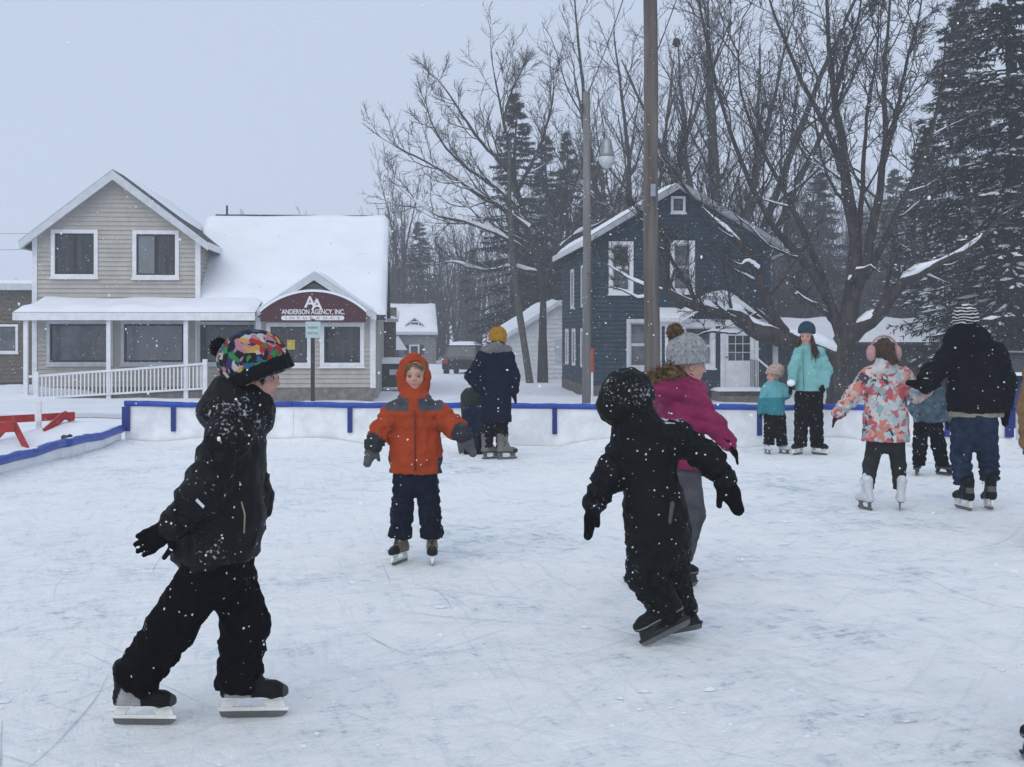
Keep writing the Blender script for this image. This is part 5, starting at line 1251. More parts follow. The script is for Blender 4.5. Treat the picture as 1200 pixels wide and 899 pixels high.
def cells(name, cols, scale, dist=.5, fine=0.0, edge=None, specks=.1):
    """patchwork print: cells with one flat colour each"""
    m = bpy.data.materials.new(name); m.use_nodes = True; MATS[name] = m; t = m.node_tree; N = t.nodes; L = t.links; b = N['Principled BSDF']
    b.inputs['Roughness'].default_value = .8; b.inputs['Specular IOR Level'].default_value = .2
    tc = N.new('ShaderNodeTexCoord'); nz = N.new('ShaderNodeTexNoise'); nz.inputs['Scale'].default_value = scale*.8; nz.inputs['Detail'].default_value = 3
    L.new(tc.outputs['Object'], nz.inputs['Vector'])
    ad = N.new('ShaderNodeVectorMath'); ad.operation = 'MULTIPLY_ADD'; L.new(nz.outputs['Color'], ad.inputs[0]); ad.inputs[1].default_value = (dist/scale*1.6,)*3; L.new(tc.outputs['Object'], ad.inputs[2])
    vo = N.new('ShaderNodeTexVoronoi'); vo.inputs['Scale'].default_value = scale; L.new(ad.outputs[0], vo.inputs['Vector'])
    sp = N.new('ShaderNodeSeparateColor'); L.new(vo.outputs['Color'], sp.inputs[0])
    cr = N.new('ShaderNodeValToRGB'); cr.color_ramp.interpolation = 'CONSTANT'; els = cr.color_ramp.elements
    for i, c in enumerate(cols):
        e = els[i] if i < 2 else els.new(i/len(cols)); e.position = i/len(cols); e.color = (*c, 1)
    L.new(sp.outputs[0], cr.inputs[0]); out = cr.outputs[0]
    # second, finer layer of blotches over it
    v2 = N.new('ShaderNodeTexVoronoi'); v2.inputs['Scale'].default_value = scale*2.3; L.new(ad.outputs[0], v2.inputs['Vector'])
    s2 = N.new('ShaderNodeSeparateColor'); L.new(v2.outputs['Color'], s2.inputs[0])
    lt = N.new('ShaderNodeMath'); lt.operation = 'LESS_THAN'; L.new(s2.outputs[1], lt.inputs[0]); lt.inputs[1].default_value = fine
    c2 = N.new('ShaderNodeValToRGB'); c2.color_ramp.interpolation = 'CONSTANT'
    for i, c in enumerate(cols[::-1]):
        e = c2.color_ramp.elements[i] if i < 2 else c2.color_ramp.elements.new(i/len(cols)); e.position = i/len(cols); e.color = (*c, 1)
    L.new(s2.outputs[2], c2.inputs[0]); mx = N.new('ShaderNodeMix'); mx.data_type = 'RGBA'; L.new(lt.outputs[0], mx.inputs[0]); L.new(out, mx.inputs[6]); L.new(c2.outputs[0], mx.inputs[7])
    L.new(mx.outputs[2], b.inputs['Base Color'])
    bp = N.new('ShaderNodeBump'); bp.inputs['Strength'].default_value = .3; bp.inputs['Distance'].default_value = .01; n2 = N.new('ShaderNodeTexNoise'); n2.inputs['Scale'].default_value = 70
    L.new(tc.outputs['Object'], n2.inputs['Vector']); L.new(n2.outputs['Fac'], bp.inputs['Height']); L.new(bp.outputs[0], b.inputs['Normal'])
    return m
M_floral = cells('floral_print', [(.46, .10, .12), (.55, .52, .50), (.24, .36, .38), (.50, .20, .16), (.52, .53, .54), (.05, .06, .08), (.46, .13, .16), (.42, .48, .50), (.54, .33, .27), (.46, .50, .52), (.44, .09, .10), (.34, .44, .46)], 13, 1.0, .34)
M_patch = cells('patchwork_knit', [(.012, .014, .03), (.42, .38, .36), (.30, .03, .02), (.03, .20, .05), (.015, .03, .09), (.45, .26, .07), (.03, .10, .19), (.36, .17, .21), (.012, .012, .016), (.40, .40, .39), (.05, .03, .10), (.010, .012, .020)], 18, .7, .5)
def striped(name, a, c, freq):
    m = bpy.data.materials.new(name); m.use_nodes = True; MATS[name] = m; t = m.node_tree; N = t.nodes; L = t.links; b = N['Principled BSDF']; b.inputs['Roughness'].default_value = .95
    tc = N.new('ShaderNodeTexCoord'); w = N.new('ShaderNodeTexWave'); w.bands_direction = 'Z'; w.inputs['Scale'].default_value = freq; w.inputs['Distortion'].default_value = 5; w.inputs['Detail'].default_value = 1; w.inputs['Detail Scale'].default_value = 1.2
    L.new(tc.outputs['Object'], w.inputs['Vector']); cr = N.new('ShaderNodeValToRGB'); cr.color_ramp.interpolation = 'CONSTANT'
    cr.color_ramp.elements[0].color = (*a, 1); cr.color_ramp.elements[1].position = .70; cr.color_ramp.elements[1].color = (*c, 1); L.new(w.outputs['Fac'], cr.inputs[0]); L.new(cr.outputs[0], b.inputs['Base Color']); return m
M_stripehat = striped('striped_knit', (.01, .01, .012), (.55, .56, .56), 11)

# ------------------------------------------------------------------ skates (toe +x, blade on z = 0)
SK = {}
def skate_meshes(style):
    if style in SK: return SK[style]
    hold, lace, tall = M_hold_w, M_lace, 0.0
    def colf(V):
        c = np.tile(np.array([.005, .005, .006]), (len(V), 1)); x, y_, z = V.T
        if style == 'hockey_white':
            c[(x < .0 - (z-.09)*.1) & (x > -.115 + (z-.09)*.35) & (z < .195) & (np.abs(y_) > .018) & (x + (z-.10)*.9 < .02)] = (.33, .335, .33)
            c[(x > .13)] = (.06, .062, .065)
        elif style == 'hockey_black': c[(x > .12) & (z < .13)] = (.008, .008, .009); c[(z > .10) & (z < .107)] = (.25, .26, .27)
        elif style == 'hockey_tan':
            c[:] = (.20, .17, .12); c[(x > .06) | (z < .1)] = (.014, .014, .014); c[(np.abs(y_) < .012) & (z > .14)] = (.05, .05, .05); c[z > .255] = (.02, .02, .02)
        elif style == 'figure_white': c[:] = (.60, .63, .66); c[z < .092] = (.30, .28, .26)
        elif style == 'figure_grey':
            c[:] = (.17, .155, .14); c[z < .10] = (.015, .014, .013); c[(x > .07) & (z < .13)] = (.03, .028, .025); c[(z > .235)] = (.13, .125, .12)
        elif style == 'hockey_heel': c[(x < -.105) & (z > .15) & (z < .20)] = (.10, .10, .105)
        return c
    if style in ('hockey_black',): hold, lace = M_hold_k, M_lacek
    if style in ('hockey_heel',): hold, lace = M_hold_w, M_lacek
    if style in ('figure_white', 'figure_grey'): hold, tall = M_steel, .05
    cutb = [((0, 0, .086), (0, 0, -1))]
    pr = [C((-.075, 0, .125), (.075, 0, .115), .043, .040, k=.03, cut=cutb), E((.095, 0, .110), (.055, .043, .037), k=.02, cut=cutb),
          C((-.08, 0, .13), (-.088, 0, .25+tall), .044, .050, k=.03, flat=((0, 1, 0), .92)), C((.01, 0, .155), (-.055, 0, .245+tall), .034, .040, k=.03),
          C((-.03, 0, .25+tall), (-.035, 0, .295+tall), .030, .024, k=.02, flat=((1, 0, 0), .6)), E((-.112, 0, .12), (.022, .036, .045), k=.02, cut=cutb)]
    V, F_ = sdf_mesh(pr, .0065, (lambda P: .0012*np.sin(P[:, 2]*240)) if 'figure' not in style else None)
    o = mesh_obj('skate', V, F_, M_boot_k, None, True, colf(V)); boot = o.data; bpy.data.objects.remove(o)
    mb_ = MB()
    def blade_poly(): return [(-.135, .016), (-.128, .004), (-.10, .0), (.09, .0), (.125, .004), (.143, .016), (.146, .028), (-.138, .028)]
    if 'figure' in style:
        mb_.prism([(-.115, .03), (-.05, .03), (-.06, .05), (-.055, .088), (-.12, .088), (-.112, .05)], 'y', -.006, .006)
        mb_.prism([(.03, .03), (.125, .03), (.11, .05), (.125, .088), (.02, .088), (.05, .05)], 'y', -.006, .006)
        mb_.box(-.12, .13, -.03, .03, .082, .089)
    else:
        mb_.prism([(-.140, .0285), (.148, .0285), (.152, .041), (.135, .046), (-.13, .046), (-.144, .041)], 'y', -.0075, .0075)
        for poly in ([(-.13, .0455), (-.082, .0455), (-.052, .088), (-.118, .088)], [(.062, .0455), (.138, .0455), (.128, .088), (.030, .088)]): mb_.prism(poly, 'y', -.011, .011)
        mb_.box(-.12, -.03, -.034, .034, .0845, .092); mb_.box(.01, .125, -.034, .034, .0845, .092)
    ho = mb_.build('blade_holder', hold, None, bevel=.003); 
    dg = bpy.context.evaluated_depsgraph_get(); hm = bpy.data.meshes.new_from_object(ho.evaluated_get(dg)); hm.name = 'blade_holder'; bpy.data.objects.remove(ho)
    bo = MB().prism(blade_poly(), 'y', -.002, .002).build('blade', M_steel); bm = bo.data; bpy.data.objects.remove(bo)
    lc = MB()
    for i in range(6):
        t_ = i/5; x = .055 - .115*t_; z = .153 + (.10+tall*.8)*t_; w = .022 + .008*t_
        lc.tube([(x-.012, -w, z-.012), (x, -w*.4, z+.004), (x+.004, w*.4, z+.006), (x-.006, w, z-.006)], .0033, 5)
    for s_ in (-1, 1): lc.tube([(-.06, .012*s_, .262+tall), (-.03, .035*s_, .275+tall), (-.015, .05*s_, .25+tall), (-.03, .052*s_, .215+tall)], .003, 5)
    lo = lc.build('laces', lace); lm = lo.data; bpy.data.objects.remove(lo)
    SK[style] = (boot, hm, bm, lm); return SK[style]
def skate(root, style, pos, yaw, pitch=0, roll=0, s=1.0):
    b, h, bl, lc = skate_meshes(style)
    o = link(bpy.data.objects.new('skate', b), root); o.location = tuple(map(float, pos)); o.rotation_euler = (radians(roll), radians(-pitch), radians(yaw)); o.scale = (s, s, s)
    for n_, m_ in (('blade_holder', h), ('blade', bl), ('laces', lc)): link(bpy.data.objects.new(n_, m_), o)
    return o

# ------------------------------------------------------------------ people
def nrm(v): v = np.array(v, float); return v/np.linalg.norm(v)
def hand_prims(w, d, th, s, mitt=False, g=1.0, curl=.35):
    d = nrm(d); th = nrm(np.array(th) - d*(np.array(th) @ d)); n = np.cross(d, th); w = np.array(w)
    P = [C(w - d*.12*s, w + d*.42*s, .19*s*g, .245*s*g, flat=(n, .55), k=.02)]
    if mitt:
        P += [C(w + d*.38*s, w + d*.86*s + n*.06*s, .235*s*g, .17*s*g, flat=(n, .62), k=.02)]
        P += [C(w + d*.16*s + th*.16*s, w + d*.56*s + th*.40*s, .105*s*g, .085*s*g, k=.015)]
    else:
        for off, ln in ((.185, .42), (.065, .50), (-.06, .47), (-.18, .36)):
            b0 = w + d*.42*s + th*off*s; b1 = b0 + (d + th*off*.7)*ln*.52*s + n*curl*.10*s; b2 = b1 + (d*.85 + n*curl)*ln*.50*s
            P += [C(b0, b1, .068*s*g, .062*s*g, k=.008), C(b1, b2, .062*s*g, .052*s*g, k=.008)]
        b0 = w + d*.12*s + th*.17*s; b1 = b0 + (d*.6 + th*.75)*.28*s; b2 = b1 + (d*.95 + th*.35)*.24*s
        P += [C(b0, b1, .085*s*g, .072*s*g, k=.012), C(b1, b2, .07*s*g, .055*s*g, k=.008)]
    return P
class Fig:
    def __init__(s, label, x, y):
        s.d = CH*FPX/(y - HY); b = W(x, y, s.d); b[2] = 0; s.b = b; s.root = empty('person', b, 0, label, 'person', 'skaters on the ice')
    def p(s, x, y, dy=0.0): return W(x, y, s.d + dy) - s.b
    def foot(s, x, dy=0.0, z=0.0): d = s.d + dy; return np.array([(x - 600)*d/FPX - s.b[0], dy, z])
    def r(s, px_): return px_*s.d/FPX
    def part(s, name, prims, m, res=.011, disp=None, col=None, parent=None): return sdf_obj(name, prims, m, parent or s.root, res, disp, col)
def head_prims(c, H, fwd, up):
    f = nrm(fwd); u = nrm(np.array(up) - f*(np.array(up) @ f)); l = np.cross(u, f); R = np.array([f, l, u])
    q = lambda x, y, z: c + H*(x*f + y*l + z*u)
    e = lambda p, r, **k: E(q(*p), np.array(r)*H, R, **k)
    cc = lambda a, b, ra, rb, k: C(q(*a), q(*b), ra*H, rb*H, k=k*H)
    P = [e((-.04, 0, .12), (.44, .35, .385), k=.1*H), e((.08, 0, -.2), (.285, .265, .30), k=.12*H), cc((.20, .05, -.42), (.20, -.05, -.42), .085, .085, .1),
         cc((.375, 0, .03), (.43, 0, -.10), .030, .048, .05), cc((.40, .045, -.115), (.40, -.045, -.115), .030, .030, .04), cc((.345, .15, .085), (.345, -.15, .085), .045, .045, .08),
         e((.25, .17, -.13), (.11, .11, .11), k=.1*H), e((.25, -.17, -.13), (.11, .11, .11), k=.1*H),
         cc((.335, .055, -.245), (.335, -.055, -.245), .032, .032, .03), cc((.32, .045, -.29), (.32, -.045, -.29), .034, .034, .03),
         e((-.04, .35, -.06), (.075, .035, .125), k=.03*H), e((-.04, -.35, -.06), (.075, .035, .125), k=.03*H)]
    P += [e((.41, .15, .0), (.06, .075, .05), k=.06*H, op='s'), e((.41, -.15, .0), (.06, .075, .05), k=.06*H, op='s'), cc((.385, .07, -.268), (.385, -.07, -.268), .012, .012, .02)]
    P[-1].op = 's'
    return P, q, R
SKIN = np.array([.52, .30, .235])
def make_person(label, x, y, F, head, H, J, top, leg, hands, skates, look=None, up=(0, 0, 1), res=.011, body_res=None, eyes=False, k=1.0):
    res *= 1.15; body_res = (body_res or res)*1.12
    g = Fig(label, x, y); F = nrm(F); J = {n_: g.p(*v) for n_, v in J.items()}; hc = g.p(*head); look = F if look is None else nrm(look)
    # body: one continuous skin surface, head to feet, under the clothes
    P, q, R = head_prims(hc, H, look, up)
    ub = np.array(R[2]); P += [C(hc - ub*.30*H - R[0]*.08*H, J['chest'], .052*k, .075*k, k=.04), C(J['chest'], J['pelvis'], .115*k, .10*k, flat=(F, .7), k=.05), C(J['sL'], J['sR'], .05*k, .05*k, k=.04)]
    for s_ in 'LR':
        P += [C(J['s'+s_], J['e'+s_], .046*k, .038*k), C(J['e'+s_], J['w'+s_], .038*k, .027*k), C(J['h'+s_], J['k'+s_], .07*k, .052*k), C(J['k'+s_], J['a'+s_], .05*k, .026*k)]
        hd = hands[s_]; P += hand_prims(J['w'+s_], hd[0], hd[1], hd[2]*.9, hd[4], .66)
    for sk_ in skates: 
        pos = g.foot(sk_[1], sk_[2], sk_[3] if len(sk_) > 3 else 0)
    for s_, i in (('L', 0), ('R', 1)):
        a_ = J['a'+s_]; yw = radians(skates[i][4]); P += [C(a_, np.array([a_[0] + cos(yw)*.01, a_[1] + sin(yw)*.01, max(a_[2] - .05, .13*k)]), .02*k, .016*k)]
    def scol(V):
        c = np.tile(SKIN, (len(V), 1)); L_ = (V - hc) @ R.T/H
        def blob(p_, r_, cc, a):
            w = a*np.exp(-(((L_ - np.array(p_))/np.array(r_))**2).sum(1)); c[:] = c*(1-w[:, None]) + np.array(cc)*w[:, None]
        for sy in (-1, 1):
            blob((.30, .19*sy, -.14), (.12, .10, .09), (.55, .20, .16), .6); blob((.37, .15*sy, .10), (.08, .11, .022), (.22, .12, .07), .75)
        blob((.44, 0, -.11), (.07, .07, .06), (.56, .22, .18), .6); blob((.37, 0, -.268), (.06, .10, .038), (.38, .10, .10), .9)
        return c
    g.part('body', P, M_skin, body_res or res, None, scol)
    if eyes:
        for sy in (-1, 1):
            V, Fc = sdf_mesh([E(q(.335, .15*sy, 0), (.062*H,)*3)], .0035)
            L_ = (V - hc) @ R.T/H - np.array([.335, .15*sy, 0]); cl = np.tile([.34, .29, .27], (len(V), 1)); rr_ = np.hypot(L_[:, 1], L_[:, 2]); cl[(L_[:, 0] > 0) & (rr_ < .040)] = (.035, .03, .03); cl[np.abs(L_[:, 2]) > .024] = (.30, .16, .12)
            mesh_obj('eye', V, Fc, M_eye, g.root, True, cl)
    # upper garment
    ax = nrm(J['hem'] - J['chest']); rc, rh, fd = top['rc'], top['rh'], top.get('fd', .7)
    cut = [(J['hem'], nrm(ax*.6 + np.array([0, 0, -.8])) if 'hemn' not in top else nrm(top['hemn']))]
    mid = J['chest']*.45 + J['hem']*.55; rm = top.get('rm', (rc+rh)/2)
    T = [C(J['chest'], mid, rc, rm, flat=(F, fd), k=.05, cut=cut), C(mid, J['hem'], rm, rh, flat=(F, top.get('fdh', fd)), k=.05, cut=cut), C(J['sL'], J['sR'], top['rs'], top['rs'], k=.06)]
    ra = top['ra']; rip = top.get('rip', (.006, 3, 0))
    for s_ in 'LR':
        T += [C(J['s'+s_], J['e'+s_], ra[0], ra[1], k=.04, rip=rip), C(J['e'+s_], J['w'+s_], ra[1], ra[2], k=.04, rip=(rip[0], rip[1], 1.5))]
    T += top.get('extra', lambda g_, J_, q_, R_2: [])(g, J, q, R)
    if top.get('collar', True): T += [C(hc - ub*.52*H - R[0]*.12*H, hc - ub*.66*H - R[0]*.12*H, top.get('rcol', .085*k), top.get('rcol', .085*k)*1.15, k=.05)]
    dsp = top.get('disp') or folds(top.get('seed', 5), top.get('amp', .006), top.get('wl', .14))
    col = top.get('col'); g.part(top.get('name', 'jacket'), T, top['m'], res, dsp, (lambda V: col(V, g, J, q, R)) if col else None)
    # trousers
    r3 = leg['r']; rp = leg.get('rip', (.007, 3, 0)); Q = [C(J['pelvis'] + np.array([0, 0, .04]), J['pelvis'] - np.array([0, 0, .05]), leg.get('rp', r3[0]*1.35), leg.get('rp', r3[0]*1.35)*.95, flat=(F, .78), k=.05)]
    for s_ in 'LR':
        lo_ = leg.get('low', (leg.get('rip2', (.011, 4.0, .6))))
        Q += [C(J['h'+s_], J['k'+s_], r3[0], r3[1], k=.03, rip=rp), C(J['k'+s_], J['a'+s_], r3[1], r3[2], k=.03, rip=lo_, cut=[(J['a'+s_] + nrm(J['a'+s_]-J['k'+s_])*.025, nrm(J['a'+s_]-J['k'+s_]))])]
    g.part(leg.get('name', 'trousers'), Q, leg['m'], res, folds(leg.get('seed', 8), leg.get('amp', .005), .10), None)
    # gloves
    for s_ in 'LR':
        hd = hands[s_]
        if hd[3] is not None:
            pr = hand_prims(J['w'+s_], hd[0], hd[1], hd[2], hd[4], 1.0); d0 = nrm(hd[0]); pr += [C(J['w'+s_] - d0*.03, J['w'+s_] + d0*.012, .31*hd[2], .27*hd[2], k=.02, flat=(np.cross(d0, nrm(hd[1])), .8))]
            g.part('mitten' if hd[4] else 'glove', pr, hd[3], min(res, .0075) if not hd[4] else res*.8, folds(3, .002, .05))
    for sk_ in skates:
        style, sx, dy, z, yaw, pitch, roll, sc = sk_; skate(g.root, style, g.foot(sx, dy, z), yaw, pitch, roll, sc)
    return g, J, q, R, hc
def knit_hat(g, c, axis, rx, rh, m, fwd, brim=0.0, band=None, ribs=26, amp=.003, res=.008, depth=.9, ry=None, name='hat', bandw=.035, slouch=None):
    a = nrm(axis); f = nrm(np.array(fwd) - a*(np.array(fwd) @ a)); l = np.cross(a, f); R = np.array([f, l, a]); ry = ry or rx*.92
    o_ = c - a*rh*(depth-.45); c = np.array(c)
    def rib(P):
        L_ = (P - c) @ R.T; return amp*np.cos(ribs*np.arctan2(L_[:, 1], L_[:, 0]))*np.clip(1.2 - np.abs(L_[:, 2])/rh*.6, .2, 1)
    P = [E(c, (rx, ry, rh), R, cut=[(o_, -a)], k=.02), C(o_ + a*.004, c, rx*.985, rx*.9, flat=(l, ry/rx), cut=[(o_, -a)], k=.03)]
    if slouch is not None: P.append(E(c + np.array(slouch), (rx*.7, ry*.7, rh*.6), R, k=.06))
    o = g.part(name, P, m, res, rib)
    if band is not None:
        g.part('hat_band', [C(o_, o_ + a*bandw, rx*1.035, rx*1.02, flat=(l, ry/rx), cut=[(o_ - a*.004, -a), (o_ + a*bandw, a)], k=.01)], band, res, rib, None, o)
    return o
def pompom(g, c, r, m, parent, n=420, seed=1, core=.78):
    rs = np.random.RandomState(seed); d = unit(rs.normal(size=(n, 3))); L_ = r*rs.uniform(.85, 1.15, n); P = np.empty((n, 3, 3)); c = np.array(c)
    P[:, 0] = c + d*r*core*.6; P[:, 1] = c + d*(L_*.8)[:, None]; P[:, 2] = c + unit(d + rs.normal(0, .18, d.shape))*L_[:, None]
    v, f = tubes(P, np.array([1, .8, .15])[None]*np.full((n, 1), r*.075), 4); V2, F2 = sdf_mesh([E(c, (r*core,)*3)], r/9)
    return mesh_obj('pompom', *join([(v, f), (V2, F2)]), m, parent or g.root, True)
def strands(g, name, roots, dirs, L_, m, r=.006, n=5, grav=.35, wob=.15, seed=1, parent=None):
    rs = np.random.RandomState(seed); roots = np.array(roots); d = unit(np.array(dirs, float)); P = np.empty((len(roots), n, 3)); P[:, 0] = roots; L_ = np.array(L_)
    for k in range(1, n): d = unit(d + rs.normal(0, wob, d.shape) + np.array([0, 0, -grav])); P[:, k] = P[:, k-1] + d*(L_/(n-1))[:, None]
    return mesh_obj(name, *tubes(P, np.linspace(1, .3, n)[None]*np.full((len(roots), 1), r), 4), m, parent or g.root, True)

# ---- 1: boy in black, striding right, in front on the left
F = (1, 0, 0)
def ex1(g, J, q, R):
    return [E(g.p(281, 460, 0), (g.r(23), .115, g.r(18)), k=.05), E(g.p(258, 482, 0), (g.r(26), .15, g.r(23)), k=.05), E(g.p(285, 478, 0), (g.r(28), .14, g.r(20)), k=.05), C(g.p(270, 462, 0), g.p(284, 486, 0), .085, .10, k=.05),
            C(g.p(236, 620, .02), g.p(225, 640, .0), .10, .10, k=.05, cut=[(J['hem'], nrm((-.12, 0, -1)))])]
g, J, q, R, hc = make_person('boy in snow dusted black jacket and colourful pompom hat striding right in front', 225, 845, F, (301, 441), .215,
    dict(chest=(279, 535), hem=(256, 659), pelvis=(256, 655), sL=(283, 515, .15), sR=(268, 512, -.16), eL=(296, 585, .2), wL=(288, 632, .2), eR=(236, 580, -.2), wR=(205, 615, -.17),
         hL=(268, 668, .07), kL=(287, 730, .07), aL=(279, 803, .05), hR=(243, 668, -.07), kR=(201, 735, -.07), aR=(159, 795, -.05)),
    dict(rc=.18, rh=.188, rm=.185, fd=.64, fdh=.84, rs=.085, ra=(.085, .082, .062), m=M_black, extra=ex1, collar=True, rcol=.1, amp=.009, wl=.16, rip=(.008, 3, 0), hemn=(.18, 0, -1)),
    dict(r=(.105, .096, .092), rp=.155, m=M_blackp, amp=.007, rip=(.005, 2.2, 0), rip2=(.008, 3.2, 0)),
    {'L': ((.2, 0, -1), (0, -1, 0), .16, M_darkglove, True), 'R': ((-.85, 0, -.55), (0.25, -.25, -1), .195, M_darkglove, False)},
    [('hockey_white', 296, .05, 0, 3, 0, 0, 1.0), ('hockey_white', 168, -.05, 0, -2, 0, 0, .92)], look=(1, -.12, -.10), res=.009, body_res=.0065, eyes=True, k=.85)
o = knit_hat(g, g.p(298, 424), (-.40, 0, .92), .140, .116, M_patch, (.92, 0, .40), band=M_black2, bandw=.058, depth=1.1, res=.007, ribs=23, amp=.003, slouch=(-.05, .01, .03))
pompom(g, g.p(257, 407), .042, M_black2, o, 400, 3)
rs = np.random.RandomState(4); strands(g, 'hair', [q(.12 + .1*rs.rand(), -.34, .06 + .1*rs.rand()) for _ in range(60)], [(.15, -.1, -1)]*60, rs.uniform(.02, .05, 60), M_brownhair, .003, seed=5)
zp_ = MB().tube([g.p(283, 588, -.235), g.p(287, 603, -.24), g.p(286, 625, -.235)], .0035, 6).build('zip_cord', mat('cord_tan', (.25, .22, .16), .8), g.root, True)
tg_ = MB().hexa([tuple(g.p(a, b_, c)) for a, b_, c in ((229, 587, -.285), (238, 596, -.285), (238, 596, -.30), (229, 587, -.30), (231, 584, -.285), (240, 593, -.285), (240, 593, -.30), (231, 584, -.30))]).build('sleeve_tag', M_trim, g.root)

# ---- 2: child in orange parka, facing the camera
ORG, GRY, DGR = np.array([.35, .055, .017]), np.array([.075, .078, .09]), np.array([.035, .037, .045])
def col2(V, g, J, q, R):
    c = np.tile(ORG, (len(V), 1)); xc = g.p(486, 480)[0]; zy = g.p(486, 480.5)[2]; zn = g.p(486, 461)[2]
    c[(V[:, 2] > zy) & (V[:, 2] < zn + .02) & (np.abs(V[:, 0]-xc) > .032) & (np.abs(V[:, 0]-xc) < .20)] = GRY
    nb = (V[:, 2] > zn - .03) & (np.hypot(V[:, 0]-xc, V[:, 1]) < .125); c[nb] = ORG
    for s_ in 'LR': c[(np.linalg.norm(V - J['w'+s_], axis=1) < .085)] = DGR
    zh = g.p(486, 548)[2]; c[(np.abs(V[:, 0]-xc) > .165) & (V[:, 2] < g.p(486, 535)[2]) & (V[:, 2] > zh - .06) & (np.abs(V[:, 0]-xc) < .21)] = DGR
    return c
def ex2(g, J, q, R):
    hcx = g.p(484.5, 443)
    return [E(hcx + np.array([0, .035, .005]), (.120, .128, .172), k=.03), C(g.p(485, 466), g.p(485, 476), .105, .13, flat=((0, 1, 0), .85), k=.05), C(g.p(472, 466, -.06), g.p(499, 466, -.06), .04, .04, k=.03),
            E(g.p(485.7, 439.5, -.15), (.081, .16, .118), k=.015, op='s')]
f2 = folds(61, .008, .11)
g, J, q, R, hc = make_person('child in orange hooded parka with grey shoulders gliding toward the camera', 486, 661, (0, -1, 0), (486, 440), .215,
    dict(chest=(487, 500), hem=(487, 554), pelvis=(487, 553), sL=(513, 484), eL=(533, 501, -.06), wL=(543, 509, -.14), sR=(461, 484), eR=(446, 506, -.04), wR=(437.5, 521, -.10),
         hL=(500.5, 561), kL=(503, 596, -.03), aL=(506, 625), hR=(473.5, 561), kR=(471.5, 596, -.03), aR=(469.5, 625)),
    dict(rc=.168, rh=.18, rm=.178, fd=.70, rs=.072, ra=(.080, .074, .062), m=M_orange, col=col2, extra=ex2, collar=False, disp=lambda P: f2(P) + .007*np.abs(np.cos(P[:, 2]*2*pi/.17))**6),
    dict(r=(.076, .072, .078), rp=.13, m=M_navyp, rip2=(.010, 1.6, 4.2), amp=.007),
    {'L': ((.45, -.25, -.85), (-1, 0, -.3), .17, M_greymitt, True), 'R': ((-.25, -.30, -.9), (1, 0, -.2), .165, M_greymitt, True)},
    [('hockey_tan', 506.5, 0, 0, -86, 0, 0, .86), ('hockey_tan', 469, 0.02, 0, -112, 0, 6, .86)], look=(.03, -1, -.03), res=.0085, body_res=.0055, eyes=True, k=.8)
rs = np.random.RandomState(6); rt = []; dr_ = []
for _ in range(150):
    a = rs.uniform(-1.1, 1.1); rt.append(q(.30*cos(a*.75), .36*sin(a), .40 - .06*abs(a) + .04*rs.rand())); dr_.append((.25*sin(a) + .25, -.55, -.8))
strands(g, 'hair', rt, dr_, rs.uniform(.02, .055, 150), M_blondhair, .003, wob=.2, grav=.3, seed=8)
MB().tube([g.p(486, 482, -.128), g.p(486.3, 510, -.135), g.p(486.6, 552, -.135)], .006, 6).build('zip', mat('zip_dark_orange', (.16, .02, .01), .6), g.root, True)

# ---- 3: woman in navy coat, mustard hat, from behind
def ex3(g, J, q, R): return [C(J['chest'] + np.array([0, 0, -.05]), J['hem'], .19, .205, flat=(F3, .75), k=.05, cut=[(J['hem'], (0, 0, -1))])]
F3 = nrm((.15, 1, 0))
g, J, q, R, hc = make_person('woman in long navy coat and mustard bobble hat seen from behind at the boards', 581, 538, F3, (583.5, 399.5), .225,
    dict(chest=(580, 432), hem=(580, 493), pelvis=(580, 480), sL=(566, 419), eL=(552, 441, -.02), wL=(561, 455, -.10), sR=(595, 419), eR=(602, 442), wR=(602.5, 457),
         hL=(573, 486), kL=(571.5, 508), aL=(570.5, 522), hR=(588, 486), kR=(588, 508), aR=(588, 522)),
    dict(rc=.195, rh=.205, rm=.19, fd=.72, rs=.085, ra=(.085, .08, .062), m=M_navycoat, extra=ex3, name='coat', amp=.006, wl=.2, hemn=(0, 0, -1)),
    dict(r=(.088, .078, .075), m=M_blackp, rip2=(.008, 2, 0)),
    {'L': ((.8, .2, -.5), (0, -1, 0), .17, M_darkglove, True), 'R': ((.05, 0, -1), (-.3, 1, 0), .175, M_darkglove, True)},
    [('figure_grey', 575, .02, 0, 35, 0, 0, 1.0), ('figure_grey', 594, -.02, 0, 20, 0, 0, 1.0)], res=.013, k=1.0)
cf = wave_noise(5, .04); g.part('fur_collar', [C(g.p(568, 411, .0), g.p(582, 407, -.10), .06, .07), C(g.p(582, 407, -.1), g.p(595, 410, .0), .07, .06), E(g.p(582, 408, .05), (.15, .13, .06))], M_fur, .010, lambda P: .006*cf(P))
o = knit_hat(g, g.p(583.5, 393), (.10, 0, 1), .122, .118, M_mustard, (0, 1, 0), band=M_mustard, depth=1.05); pompom(g, g.p(581.5, 380), .055, M_fur, o, 380, 2)
g.part('hair', [E(hc + np.array([0, -.03, -.06]), (.1, .09, .1)), C(hc + np.array([0, -.04, -.08]), hc + np.array([.0, -.05, -.15]), .08, .07)], M_brownhair, .01, lambda P: .004*np.sin(P[:, 0]*160))

